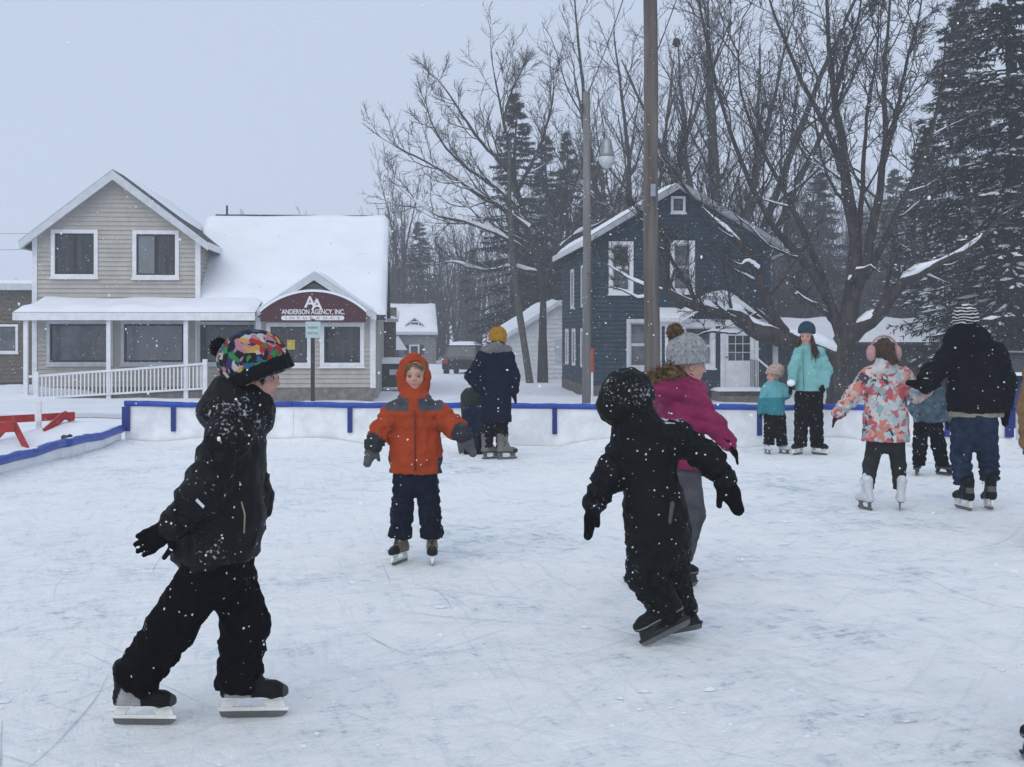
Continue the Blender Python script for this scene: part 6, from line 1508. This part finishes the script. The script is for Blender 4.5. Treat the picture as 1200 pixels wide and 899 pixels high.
# ---- 4: child kneeling behind her
g, J, q, R, hc = make_person('child in olive hood kneeling on the ice behind the navy coat woman', 552, 531.5, (1, .3, 0), (553, 467), .20,
    dict(chest=(554, 488), hem=(556, 514), pelvis=(556, 510), sL=(552, 484, .14), eL=(562, 505, .16), wL=(572, 520, .15), sR=(549, 484, -.14), eR=(545, 502, -.17), wR=(556, 518, -.2),
         hL=(557, 512, .08), kL=(562, 526, .1), aL=(548, 526, .1), hR=(557, 512, -.08), kR=(561, 527, -.08), aR=(546, 527, -.08)),
    dict(rc=.15, rh=.16, fd=.8, rs=.07, ra=(.075, .07, .055), m=cloth('navy_kid_jacket', (.010, .018, .045), .3), collar=True),
    dict(r=(.09, .085, .075), m=M_blackp),
    {'L': ((.3, .2, -1), (-1, 0, 0), .14, M_darkglove, True), 'R': ((.5, .0, -.9), (-1, -.2, 0), .14, M_darkglove, True)},
    [('figure_white', 536, .1, .10, 0, -80, 0, .8), ('figure_white', 537, -.08, .10, 5, -85, 0, .8)], res=.013, k=.78)
g.part('hood', [E(hc + np.array([-.02, 0, .0]), (.135, .125, .15)), C(hc + np.array([-.05, 0, -.1]), g.p(552, 498), .10, .12)], M_olive, .012, folds(7, .005, .1))

# ---- 5: child in black snowsuit from behind
F5 = nrm((-.25, 1, 0))
def ex5(g, J, q, R): return [C(g.p(745, 492, .02), g.p(757, 520), .10, .15, k=.06, flat=(F5, .8)), C(g.p(768, 590), g.p(772, 622), .155, .165, flat=(F5, .85), k=.05, cut=[(J['hem'], (0, 0, -1))])]
g, J, q, R, hc = make_person('child in black hooded snowsuit with mittens leaning left, seen from behind', 780, 757, F5, (737, 468), .20,
    dict(chest=(758, 540), hem=(772, 640), pelvis=(772, 625), sL=(736, 515, 0), eL=(714, 556, -.03), wL=(697, 590, -.05), sR=(794, 512, 0), eR=(830, 537, .0), wR=(848, 561, -.04),
         hL=(757, 630, -.03), kL=(757, 672, -.05), aL=(782, 720, 0), hR=(786, 630, .05), kR=(785, 672, .12), aR=(797, 718, .16)),
    dict(rc=.152, rh=.158, rm=.138, fd=.78, rs=.074, ra=(.078, .071, .060), m=M_black2, extra=ex5, name='snowsuit_top', amp=.009, wl=.13, hemn=(0, 0, -1), collar=True, rcol=.09, rip=(.009, 3, 0)),
    dict(r=(.102, .096, .080), rp=.155, m=M_black2, rip2=(.012, 3, 0), amp=.008, name='snowsuit_legs'),
    {'L': ((-.28, -.1, -1), (.5, .6, 0), .185, M_darkglove, True), 'R': ((.42, -.1, -.9), (-.9, -.1, -.35), .20, M_darkglove, True)},
    [('hockey_black', 783, -.02, .058, 188, -25, 0, 1.0), ('hockey_black', 795, .20, .02, 160, -14, 0, 1.0)], look=(-.5, 1, -.15), up=(-.18, 0, 1), res=.009, k=.85)
hf = folds(17, .008, .12)
g.part('hood', [E(g.p(735, 464, .0), (.137, .145, .142), np.array([[.9, 0, -.4], [0, 1, 0], [.4, 0, .9]])), E(g.p(722, 475, -.01), (.10, .11, .10)), C(g.p(738, 480, .02), g.p(748, 500, .02), .11, .12)], cloth('black_hood', (.004, .0045, .006), .55, .62, .6, ss=46, spec=.14, snow=.10), .009, hf)
g.part('suspender_tag', [C(g.p(788, 590, -.155), g.p(785, 612, -.165), .012, .010)], M_greymitt, .006)

# ---- 6: girl in magenta puffer
F6 = nrm((.75, .66, 0))
puff = lambda P: .016*(1 - np.abs(np.sin((P[:, 2] + .25*P[:, 0])*pi/.085))**.6) - .004
def ex6(g, J, q, R): return [C(g.p(788, 452, .0), g.p(806, 462, .03), .10, .13, k=.06), E(g.p(780, 458, -.09), (.12, .09, .075), k=.05)]
g, J, q, R, hc = make_person('girl in magenta puffer jacket and grey bobble hat behind the black snowsuit', 790, 690, F6, (809, 428), .22,
    dict(chest=(797, 492), hem=(797, 549), pelvis=(797, 545), sL=(781, 470, .12), eL=(768, 505, .2), wL=(772, 530, .28), sR=(816, 472, -.08), eR=(838, 500, -.12), wR=(854, 519, -.14),
         hL=(789, 556, .06), kL=(775, 610, .10), aL=(757, 660, .14), hR=(805, 556, -.04), kR=(814, 602, -.05), aR=(803, 652, .0)),
    dict(rc=.165, rh=.165, fd=.8, rs=.075, ra=(.075, .066, .052), m=M_magenta, extra=ex6, disp=puff, collar=True, rip=(.004, 5, 0)),
    dict(r=(.088, .066, .052), m=M_legging, rip=(.002, 2, 0), rip2=(.002, 3, 0), amp=.002, name='leggings'),
    {'L': ((.2, .2, -1), (1, 0, 0), .15, M_darkglove, False), 'R': ((.5, -.05, -.85), (-.2, -1, 0), .155, M_darkglove, False)},
    [('hockey_black', 752, .14, 0, 20, -8, 0, .95), ('hockey_black', 798, 0, 0, 35, 0, 0, .95)], look=(.99, .05, -.08), res=.010, body_res=.0075, eyes=True, k=.95)
o = knit_hat(g, g.p(805, 413), (-.06, 0, 1), .128, .122, M_greyknit, (.9, .3, 0), band=M_greyknit, depth=1.0, ribs=30, amp=.005, res=.0075, bandw=.05); pompom(g, g.p(791.5, 389.5), .058, M_brownfur, o, 520, 4)
rs = np.random.RandomState(9); n_ = 700; t_ = rs.rand(n_); base_ = np.array([g.p(764, 450, -.10)*(1-a) + g.p(802, 451, -.02)*a + np.array([0, 0, .07*sin(pi*a)]) for a in t_]) + rs.normal(0, .022, (n_, 3))
strands(g, 'fur_trim', base_, rs.normal(0, .8, (n_, 3)) + np.array([-.2, -.5, .4]), rs.uniform(.04, .085, n_), M_brownfur, .0045, 4, .25, .3, 3)
g.part('fur_ruff', [C(g.p(766, 449, -.08), g.p(786, 440, -.05), .055, .06), C(g.p(786, 440, -.05), g.p(809, 447, .0), .06, .055)], M_brownfur, .009, lambda P: .004*wave_noise(3, .03)(P))

# ---- 7: small child in teal, 8: woman in turquoise
TEALD, TEALL = np.array([.035, .20, .24]), np.array([.13, .36, .40])
def col7(V, g, J, q, R):
    c = np.tile(TEALD, (len(V), 1)); zs = g.p(905, 466)[2]; c[V[:, 2] > zs] = TEALL
    return c
g, J, q, R, hc = make_person('toddler in teal jacket and beige hat holding the turquoise woman\'s hand', 908, 532, (-.7, -.7, 0), (905, 440), .195,
    dict(chest=(907, 463), hem=(907, 486), pelvis=(908, 484), sL=(916, 455), eL=(921, 462, -.02), wL=(924, 458, -.04), sR=(898, 456), eR=(894, 470), wR=(892, 482),
         hL=(914, 488), kL=(914.5, 505), aL=(916.5, 520), hR=(902, 488), kR=(902.5, 503), aR=(901, 519)),
    dict(rc=.135, rh=.15, fd=.8, rs=.06, ra=(.065, .06, .05), m=M_teal, col=col7, collar=True, rcol=.08),
    dict(r=(.08, .075, .07), rp=.11, m=M_blackp),
    {'L': ((.5, 0, .8), (0, -1, 0), .10, M_darkglove, True), 'R': ((-.1, 0, -1), (0, -1, 0), .11, M_darkglove, True)},
    [('figure_white', 919, 0, 0, -50, 0, 0, .68), ('figure_white', 899.5, -.02, 0, -75, 0, 0, .68)], look=(-.62, -.78, -.02), up=(.12, 0, 1), res=.011, body_res=.009, eyes=True, k=.68)
knit_hat(g, g.p(907.5, 436.5), (.22, .18, .95), .113, .10, M_pinkhat, (-.6, -.8, .1), band=M_pinkhat, depth=.80, slouch=(.06, 0, .05))
g, J, q, R, hc = make_person('woman in turquoise jacket and dark blue beanie with long brown hair', 947, 533, (-.35, -.93, 0), (945, 394), .225,
    dict(chest=(948, 428), hem=(948, 458), pelvis=(948, 457), sL=(960, 413), eL=(969, 434, -.02), wL=(966, 451, -.10), sR=(937, 413), eR=(930, 432, -.05), wR=(928, 448, -.08),
         hL=(956, 464), kL=(956.5, 495), aL=(957.5, 521), hR=(940, 464), kR=(939, 495), aR=(938, 521)),
    dict(rc=.175, rh=.20, rm=.178, fd=.72, rs=.065, ra=(.078, .070, .058), m=M_turq, amp=.006, collar=True),
    dict(r=(.098, .088, .086), rp=.165, m=M_blackp, rip2=(.008, 3, 0)),
    {'L': ((-.35, -.3, -.9), (-.6, -.6, 0), .18, M_darkglove, True), 'R': ((-.15, -.1, -1), (.4, -.9, 0), .165, M_darkglove, True)},
    [('hockey_heel', 960, 0, 0, -55, 0, 0, 1.0), ('hockey_heel', 935, 0, 0, -130, 0, 0, 1.0)], look=(-.38, -.92, -.06), res=.0125, body_res=.009, eyes=True, k=.98)
knit_hat(g, g.p(945.5, 386.5), (.05, .12, 1), .120, .112, M_bluehat, (-.4, -.9, 0), band=M_bluehat, depth=.82)
rs = np.random.RandomState(12); rt = []; dr_ = []
for _ in range(420):
    a = rs.choice([-1, 1])*rs.uniform(1.05, 2.3); rt.append(q(.36*cos(a)+.02, .37*sin(a), .05-.3*rs.rand())); dr_.append(R[0]*cos(a)*.25 + R[1]*sin(a)*.25 + np.array([0, -.12, -1]))
strands(g, 'hair', rt, dr_, rs.uniform(.18, .34, 420), M_brownhair, .008, 6, .15, .08, 4)
MB().tube([g.p(941, 408, -.135), g.p(941, 430, -.145), g.p(942, 457, -.15)], .006, 6).build('zip', mat('zip_teal', (.08, .22, .22), .6), g.root, True)
g.part('snow_in_hand', [E(g.p(927, 449, -.14), (.055, .05, .045))], M_limbsnow, .01, folds(5, .006, .05))

# ---- 9: girl in flowered jacket, pink ear muffs, from behind
g, J, q, R, hc = make_person('girl in flowered pink jacket, pink ear muffs and white figure skates', 1035, 597, (.05, 1, 0), (1036, 414), .215,
    dict(chest=(1038, 452), hem=(1038, 517), pelvis=(1038, 512), sL=(1018, 442), eL=(1000, 464, -.02), wL=(983, 484, -.04), sR=(1058, 442), eR=(1075, 462, -.02), wR=(1085, 457, -.05),
         hL=(1026, 520), kL=(1020, 545), aL=(1017, 570), hR=(1050, 520), kR=(1053, 545), aR=(1054, 570)),
    dict(rc=.18, rh=.222, rm=.195, fd=.68, rs=.08, ra=(.085, .075, .06), m=M_floral, amp=.008, collar=True, rcol=.10, hemn=(0, 0, -1), rip=(.008, 3, 0)),
    dict(r=(.082, .066, .058), m=M_darkgrey, rip=(.002, 2, 0), rip2=(.004, 3, 0), amp=.002, name='leggings'),
    {'L': ((-.5, -.05, -.8), (.3, .9, 0), .155, cloth('floral_dark_glove', (.04, .015, .03), .1), False), 'R': ((.7, -.1, .2), (0, 1, .2), .14, M_darkglove, True)},
    [('figure_white', 1014, 0, 0, 105, 0, -4, .92), ('figure_white', 1054, 0, 0, 75, 0, 4, .92)], res=.011, k=.92)
o = g.part('hair', [E(hc + np.array([0, -.01, .02]), (.095, .115, .125)), C(hc + np.array([.01, -.10, .03]), hc + np.array([.04, -.15, -.06]), .05, .045), E(hc + np.array([.01, -.11, .06]), (.05, .04, .045))], M_brownhair, .009, lambda P: .004*np.sin(P[:, 0]*150 + P[:, 2]*60))
for sx in (-1, 1): g.part('ear_muff', [E(hc + np.array([sx*.115, .0, .0]), (.045, .065, .075))], M_earmuff, .009, folds(4, .004, .04))
MB().tube([tuple(hc + np.array([.125*cos(a), .0, .02 + .14*sin(a)])) for a in np.linspace(.25, pi-.25, 11)], .010, 8).build('ear_muff_band', M_earmuff, g.root, True)

# ---- 10: child behind, between girl and man
g, J, q, R, hc = make_person('child in grey blue jacket between the flowered girl and the man, farther off', 1090, 557, (-.2, -1, 0), (1090, 439), .19,
    dict(chest=(1089, 470), hem=(1088, 494), pelvis=(1088, 492), sL=(1101, 461), eL=(1108, 478), wL=(1110, 490), sR=(1077, 461), eR=(1072, 478, -.03), wR=(1076, 490, -.08),
         hL=(1096, 498), kL=(1100, 522), aL=(1104, 543), hR=(1080, 498), kR=(1078, 522), aR=(1077, 543)),
    dict(rc=.15, rh=.165, fd=.75, rs=.068, ra=(.072, .064, .052), m=M_greyblue, amp=.007),
    dict(r=(.085, .078, .072), rp=.13, m=M_blackp, rip2=(.009, 3, 0)),
    {'L': ((.1, 0, -1), (-.5, -.8, 0), .14, M_darkglove, True), 'R': ((.1, -.1, -1), (.5, -.8, 0), .14, M_darkglove, True)},
    [('hockey_black', 1106, 0, 0, -60, 0, 0, .85), ('hockey_black', 1075, 0, 0, -115, 0, 0, .85)], look=(-.1, -1, -.1), res=.0125, body_res=.009, eyes=True, k=.8)
knit_hat(g, g.p(1090, 434), (0, 0, 1), .115, .105, M_bluehat, (0, -1, 0), band=M_bluehat, depth=1.0)

# ---- 11: man in black jacket, striped hat, from behind
def ex11(g, J, q, R): return [C(g.p(1118, 398, -.02), g.p(1150, 398, -.02), .10, .10, k=.06), E(g.p(1133, 391, -.04), (.155, .13, .11), k=.05)]
g, J, q, R, hc = make_person('man in black jacket, jeans and striped knit hat seen from behind', 1140, 597, (-.05, 1, 0), (1131.5, 379), .225,
    dict(chest=(1142, 436), hem=(1144, 483), pelvis=(1143, 499), sL=(1115, 416), eL=(1091, 440, -.05), wL=(1085, 452, -.18), sR=(1166, 416), eR=(1178, 448, .02), wR=(1178, 474, -.02),
         hL=(1127, 500), kL=(1126, 535), aL=(1129, 565), hR=(1156, 500), kR=(1158, 535), aR=(1160, 560)),
    dict(rc=.24, rh=.265, rm=.255, fd=.65, rs=.10, ra=(.115, .10, .07), m=M_mancoat, amp=.008, wl=.2, extra=ex11, collar=True, rcol=.11, hemn=(0, 0, -1)),
    dict(r=(.102, .088, .084), rp=.20, m=M_denim, name='jeans', rip2=(.012, 3, 0), amp=.005),
    {'L': ((-.7, -.1, .1), (0, -.4, 1), .185, M_darkglove, True), 'R': ((-.05, 0, -1), (-.6, .7, 0), .20, M_darkglove, True)},
    [('hockey_heel', 1129, 0, 0, 100, 0, 0, 1.08), ('hockey_heel', 1159, -.02, .0, 84, -6, 0, 1.08)], look=(-.25, 1, -.1), res=.012, k=1.06)
g.part('shirt', [C(g.p(1144, 478), g.p(1144, 488.5), .252, .252, flat=((0, 1, 0), .60), cut=[(g.p(1144, 488.5), (0, 0, -1)), (g.p(1144, 470), (0, 0, 1))])], M_shirt, .012, folds(4, .003, .1))
knit_hat(g, g.p(1131.5, 371), (-.05, 0, 1), .122, .112, M_stripehat, (0, 1, 0), band=M_stripehat, depth=1.0)
g.part('hair', [E(hc + np.array([0, -.03, -.04]), (.088, .09, .08))], M_brownhair, .01)

# ---- 12, 13: two skaters mostly beyond the right frame edge
g, J, q, R, hc = make_person('person in tan coat, only a sleeve showing at the right frame edge', 1235, 640, (-.3, 1, 0), (1234, 400), .22,
    dict(chest=(1234, 450), hem=(1234, 520), pelvis=(1234, 518), sL=(1214, 434), eL=(1205, 480), wL=(1204, 518), sR=(1258, 434), eR=(1268, 480), wR=(1268, 520),
         hL=(1222, 528), kL=(1221, 570), aL=(1220, 612), hR=(1246, 528), kR=(1247, 570), aR=(1248, 612)),
    dict(rc=.19, rh=.20, fd=.7, rs=.085, ra=(.085, .075, .062), m=M_tanc), dict(r=(.095, .085, .078), m=M_blackp),
    {'L': ((0, 0, -1), (0, 1, 0), .17, M_tanc, True), 'R': ((0, 0, -1), (0, 1, 0), .17, M_tanc, True)},
    [('hockey_black', 1219, 0, 0, 100, 0, 0, 1.0), ('hockey_black', 1249, 0, 0, 80, 0, 0, 1.0)], res=.015, k=1.0)
knit_hat(g, g.p(1234, 392), (0, 0, 1), .12, .11, M_bluehat, (0, 1, 0), band=M_bluehat, depth=1.0)
g, J, q, R, hc = make_person('skater at the bottom right corner, only a black skate toe showing', 1262, 886, (-1, .1, 0), (1262, 440), .215,
    dict(chest=(1262, 560), hem=(1265, 660), pelvis=(1265, 655), sL=(1262, 525, -.15), eL=(1266, 600, -.18), wL=(1258, 660, -.18), sR=(1262, 525, .15), eR=(1266, 600, .18), wR=(1258, 660, .18),
         hL=(1264, 680, -.08), kL=(1262, 760, -.08), aL=(1262, 830, -.07), hR=(1268, 680, .08), kR=(1275, 760, .08), aR=(1285, 830, .12)),
    dict(rc=.19, rh=.20, fd=.7, rs=.085, ra=(.085, .075, .062), m=M_black), dict(r=(.095, .085, .078), m=M_blackp),
    {'L': ((0, 0, -1), (-1, 0, 0), .17, M_darkglove, True), 'R': ((0, 0, -1), (-1, 0, 0), .17, M_darkglove, True)},
    [('hockey_black', 1243, -.07, 0, 176, 0, 0, 1.0), ('hockey_black', 1275, .12, 0, 178, 0, 0, 1.0)], res=.015, k=.95)
knit_hat(g, g.p(1262, 425), (0, 0, 1), .12, .11, M_bluehat, (-1, 0, 0), band=M_bluehat, depth=1.0)

# ------------------------------------------------------------------ falling snow and the air it fills
rs = np.random.RandomState(77); nf = 50000
fx, fy, fz = rs.uniform(-24, 24, nf), 3.4 + 45*rs.uniform(0, 1, nf)**.9, rs.uniform(.05, 16, nf)
fr = rs.uniform(.003, .0085, nf)*(1 + .9*(rs.rand(nf) < .06))*(.8 + .012*fy)
ph = (1 + 5**.5)/2; oc = unit(np.array([[-1, ph, 0], [1, ph, 0], [-1, -ph, 0], [1, -ph, 0], [0, -1, ph], [0, 1, ph], [0, -1, -ph], [0, 1, -ph], [ph, 0, -1], [ph, 0, 1], [-ph, 0, -1], [-ph, 0, 1]]))
of = np.array([[0, 11, 5], [0, 5, 1], [0, 1, 7], [0, 7, 10], [0, 10, 11], [1, 5, 9], [5, 11, 4], [11, 10, 2], [10, 7, 6], [7, 1, 8], [3, 9, 4], [3, 4, 2], [3, 2, 6], [3, 6, 8], [3, 8, 9], [4, 9, 5], [2, 4, 11], [6, 2, 10], [8, 6, 7], [9, 8, 1]])
rot = unit(rs.normal(size=(nf, 3))); near = fy < 13
o8 = np.array([[1, 0, 0], [-1, 0, 0], [0, 1, 0], [0, -1, 0], [0, 0, 1.], [0, 0, -1.]]); f8 = np.array([[0, 2, 4], [2, 1, 4], [1, 3, 4], [3, 0, 4], [2, 0, 5], [1, 2, 5], [3, 1, 5], [0, 3, 5]])
def flakes(sel, oc, of):
    n_ = sel.sum(); V = np.stack([fx, fy, fz], 1)[sel][:, None] + oc[None]*fr[sel][:, None, None]*(1 + .5*rot[sel][:, None, :])
    return V.reshape(-1, 3), (of[None] + len(oc)*np.arange(n_)[:, None, None]).reshape(-1, 3)
Vf, Ff = join([flakes(near, oc, of), flakes(~near, o8, f8)])
M_flake = mat('snow_flake', (.86, .88, .92), .9, .03, 3)
tag(mesh_obj('falling_snow', Vf.reshape(-1, 3), Ff, M_flake, None, True), 'snow flakes falling all through the air', 'snow flakes', None, 'stuff')

hz = MB().box(-75, 75, -20, 150, -3.0, 24.0).build('haze', None)
tag(hz, 'pale snowy haze filling the air', 'haze', None, 'stuff')
m = bpy.data.materials.new('snow_haze'); m.use_nodes = True; t = m.node_tree; t.nodes.clear()
out = t.nodes.new('ShaderNodeOutputMaterial'); pv = t.nodes.new('ShaderNodeVolumePrincipled')
pv.inputs['Color'].default_value = (.92, .95, 1, 1); pv.inputs['Density'].default_value = .0021; pv.inputs['Anisotropy'].default_value = 0.0
t.links.new(pv.outputs[0], out.inputs['Volume']); hz.data.materials.append(m)
hz.display_type = 'WIRE'
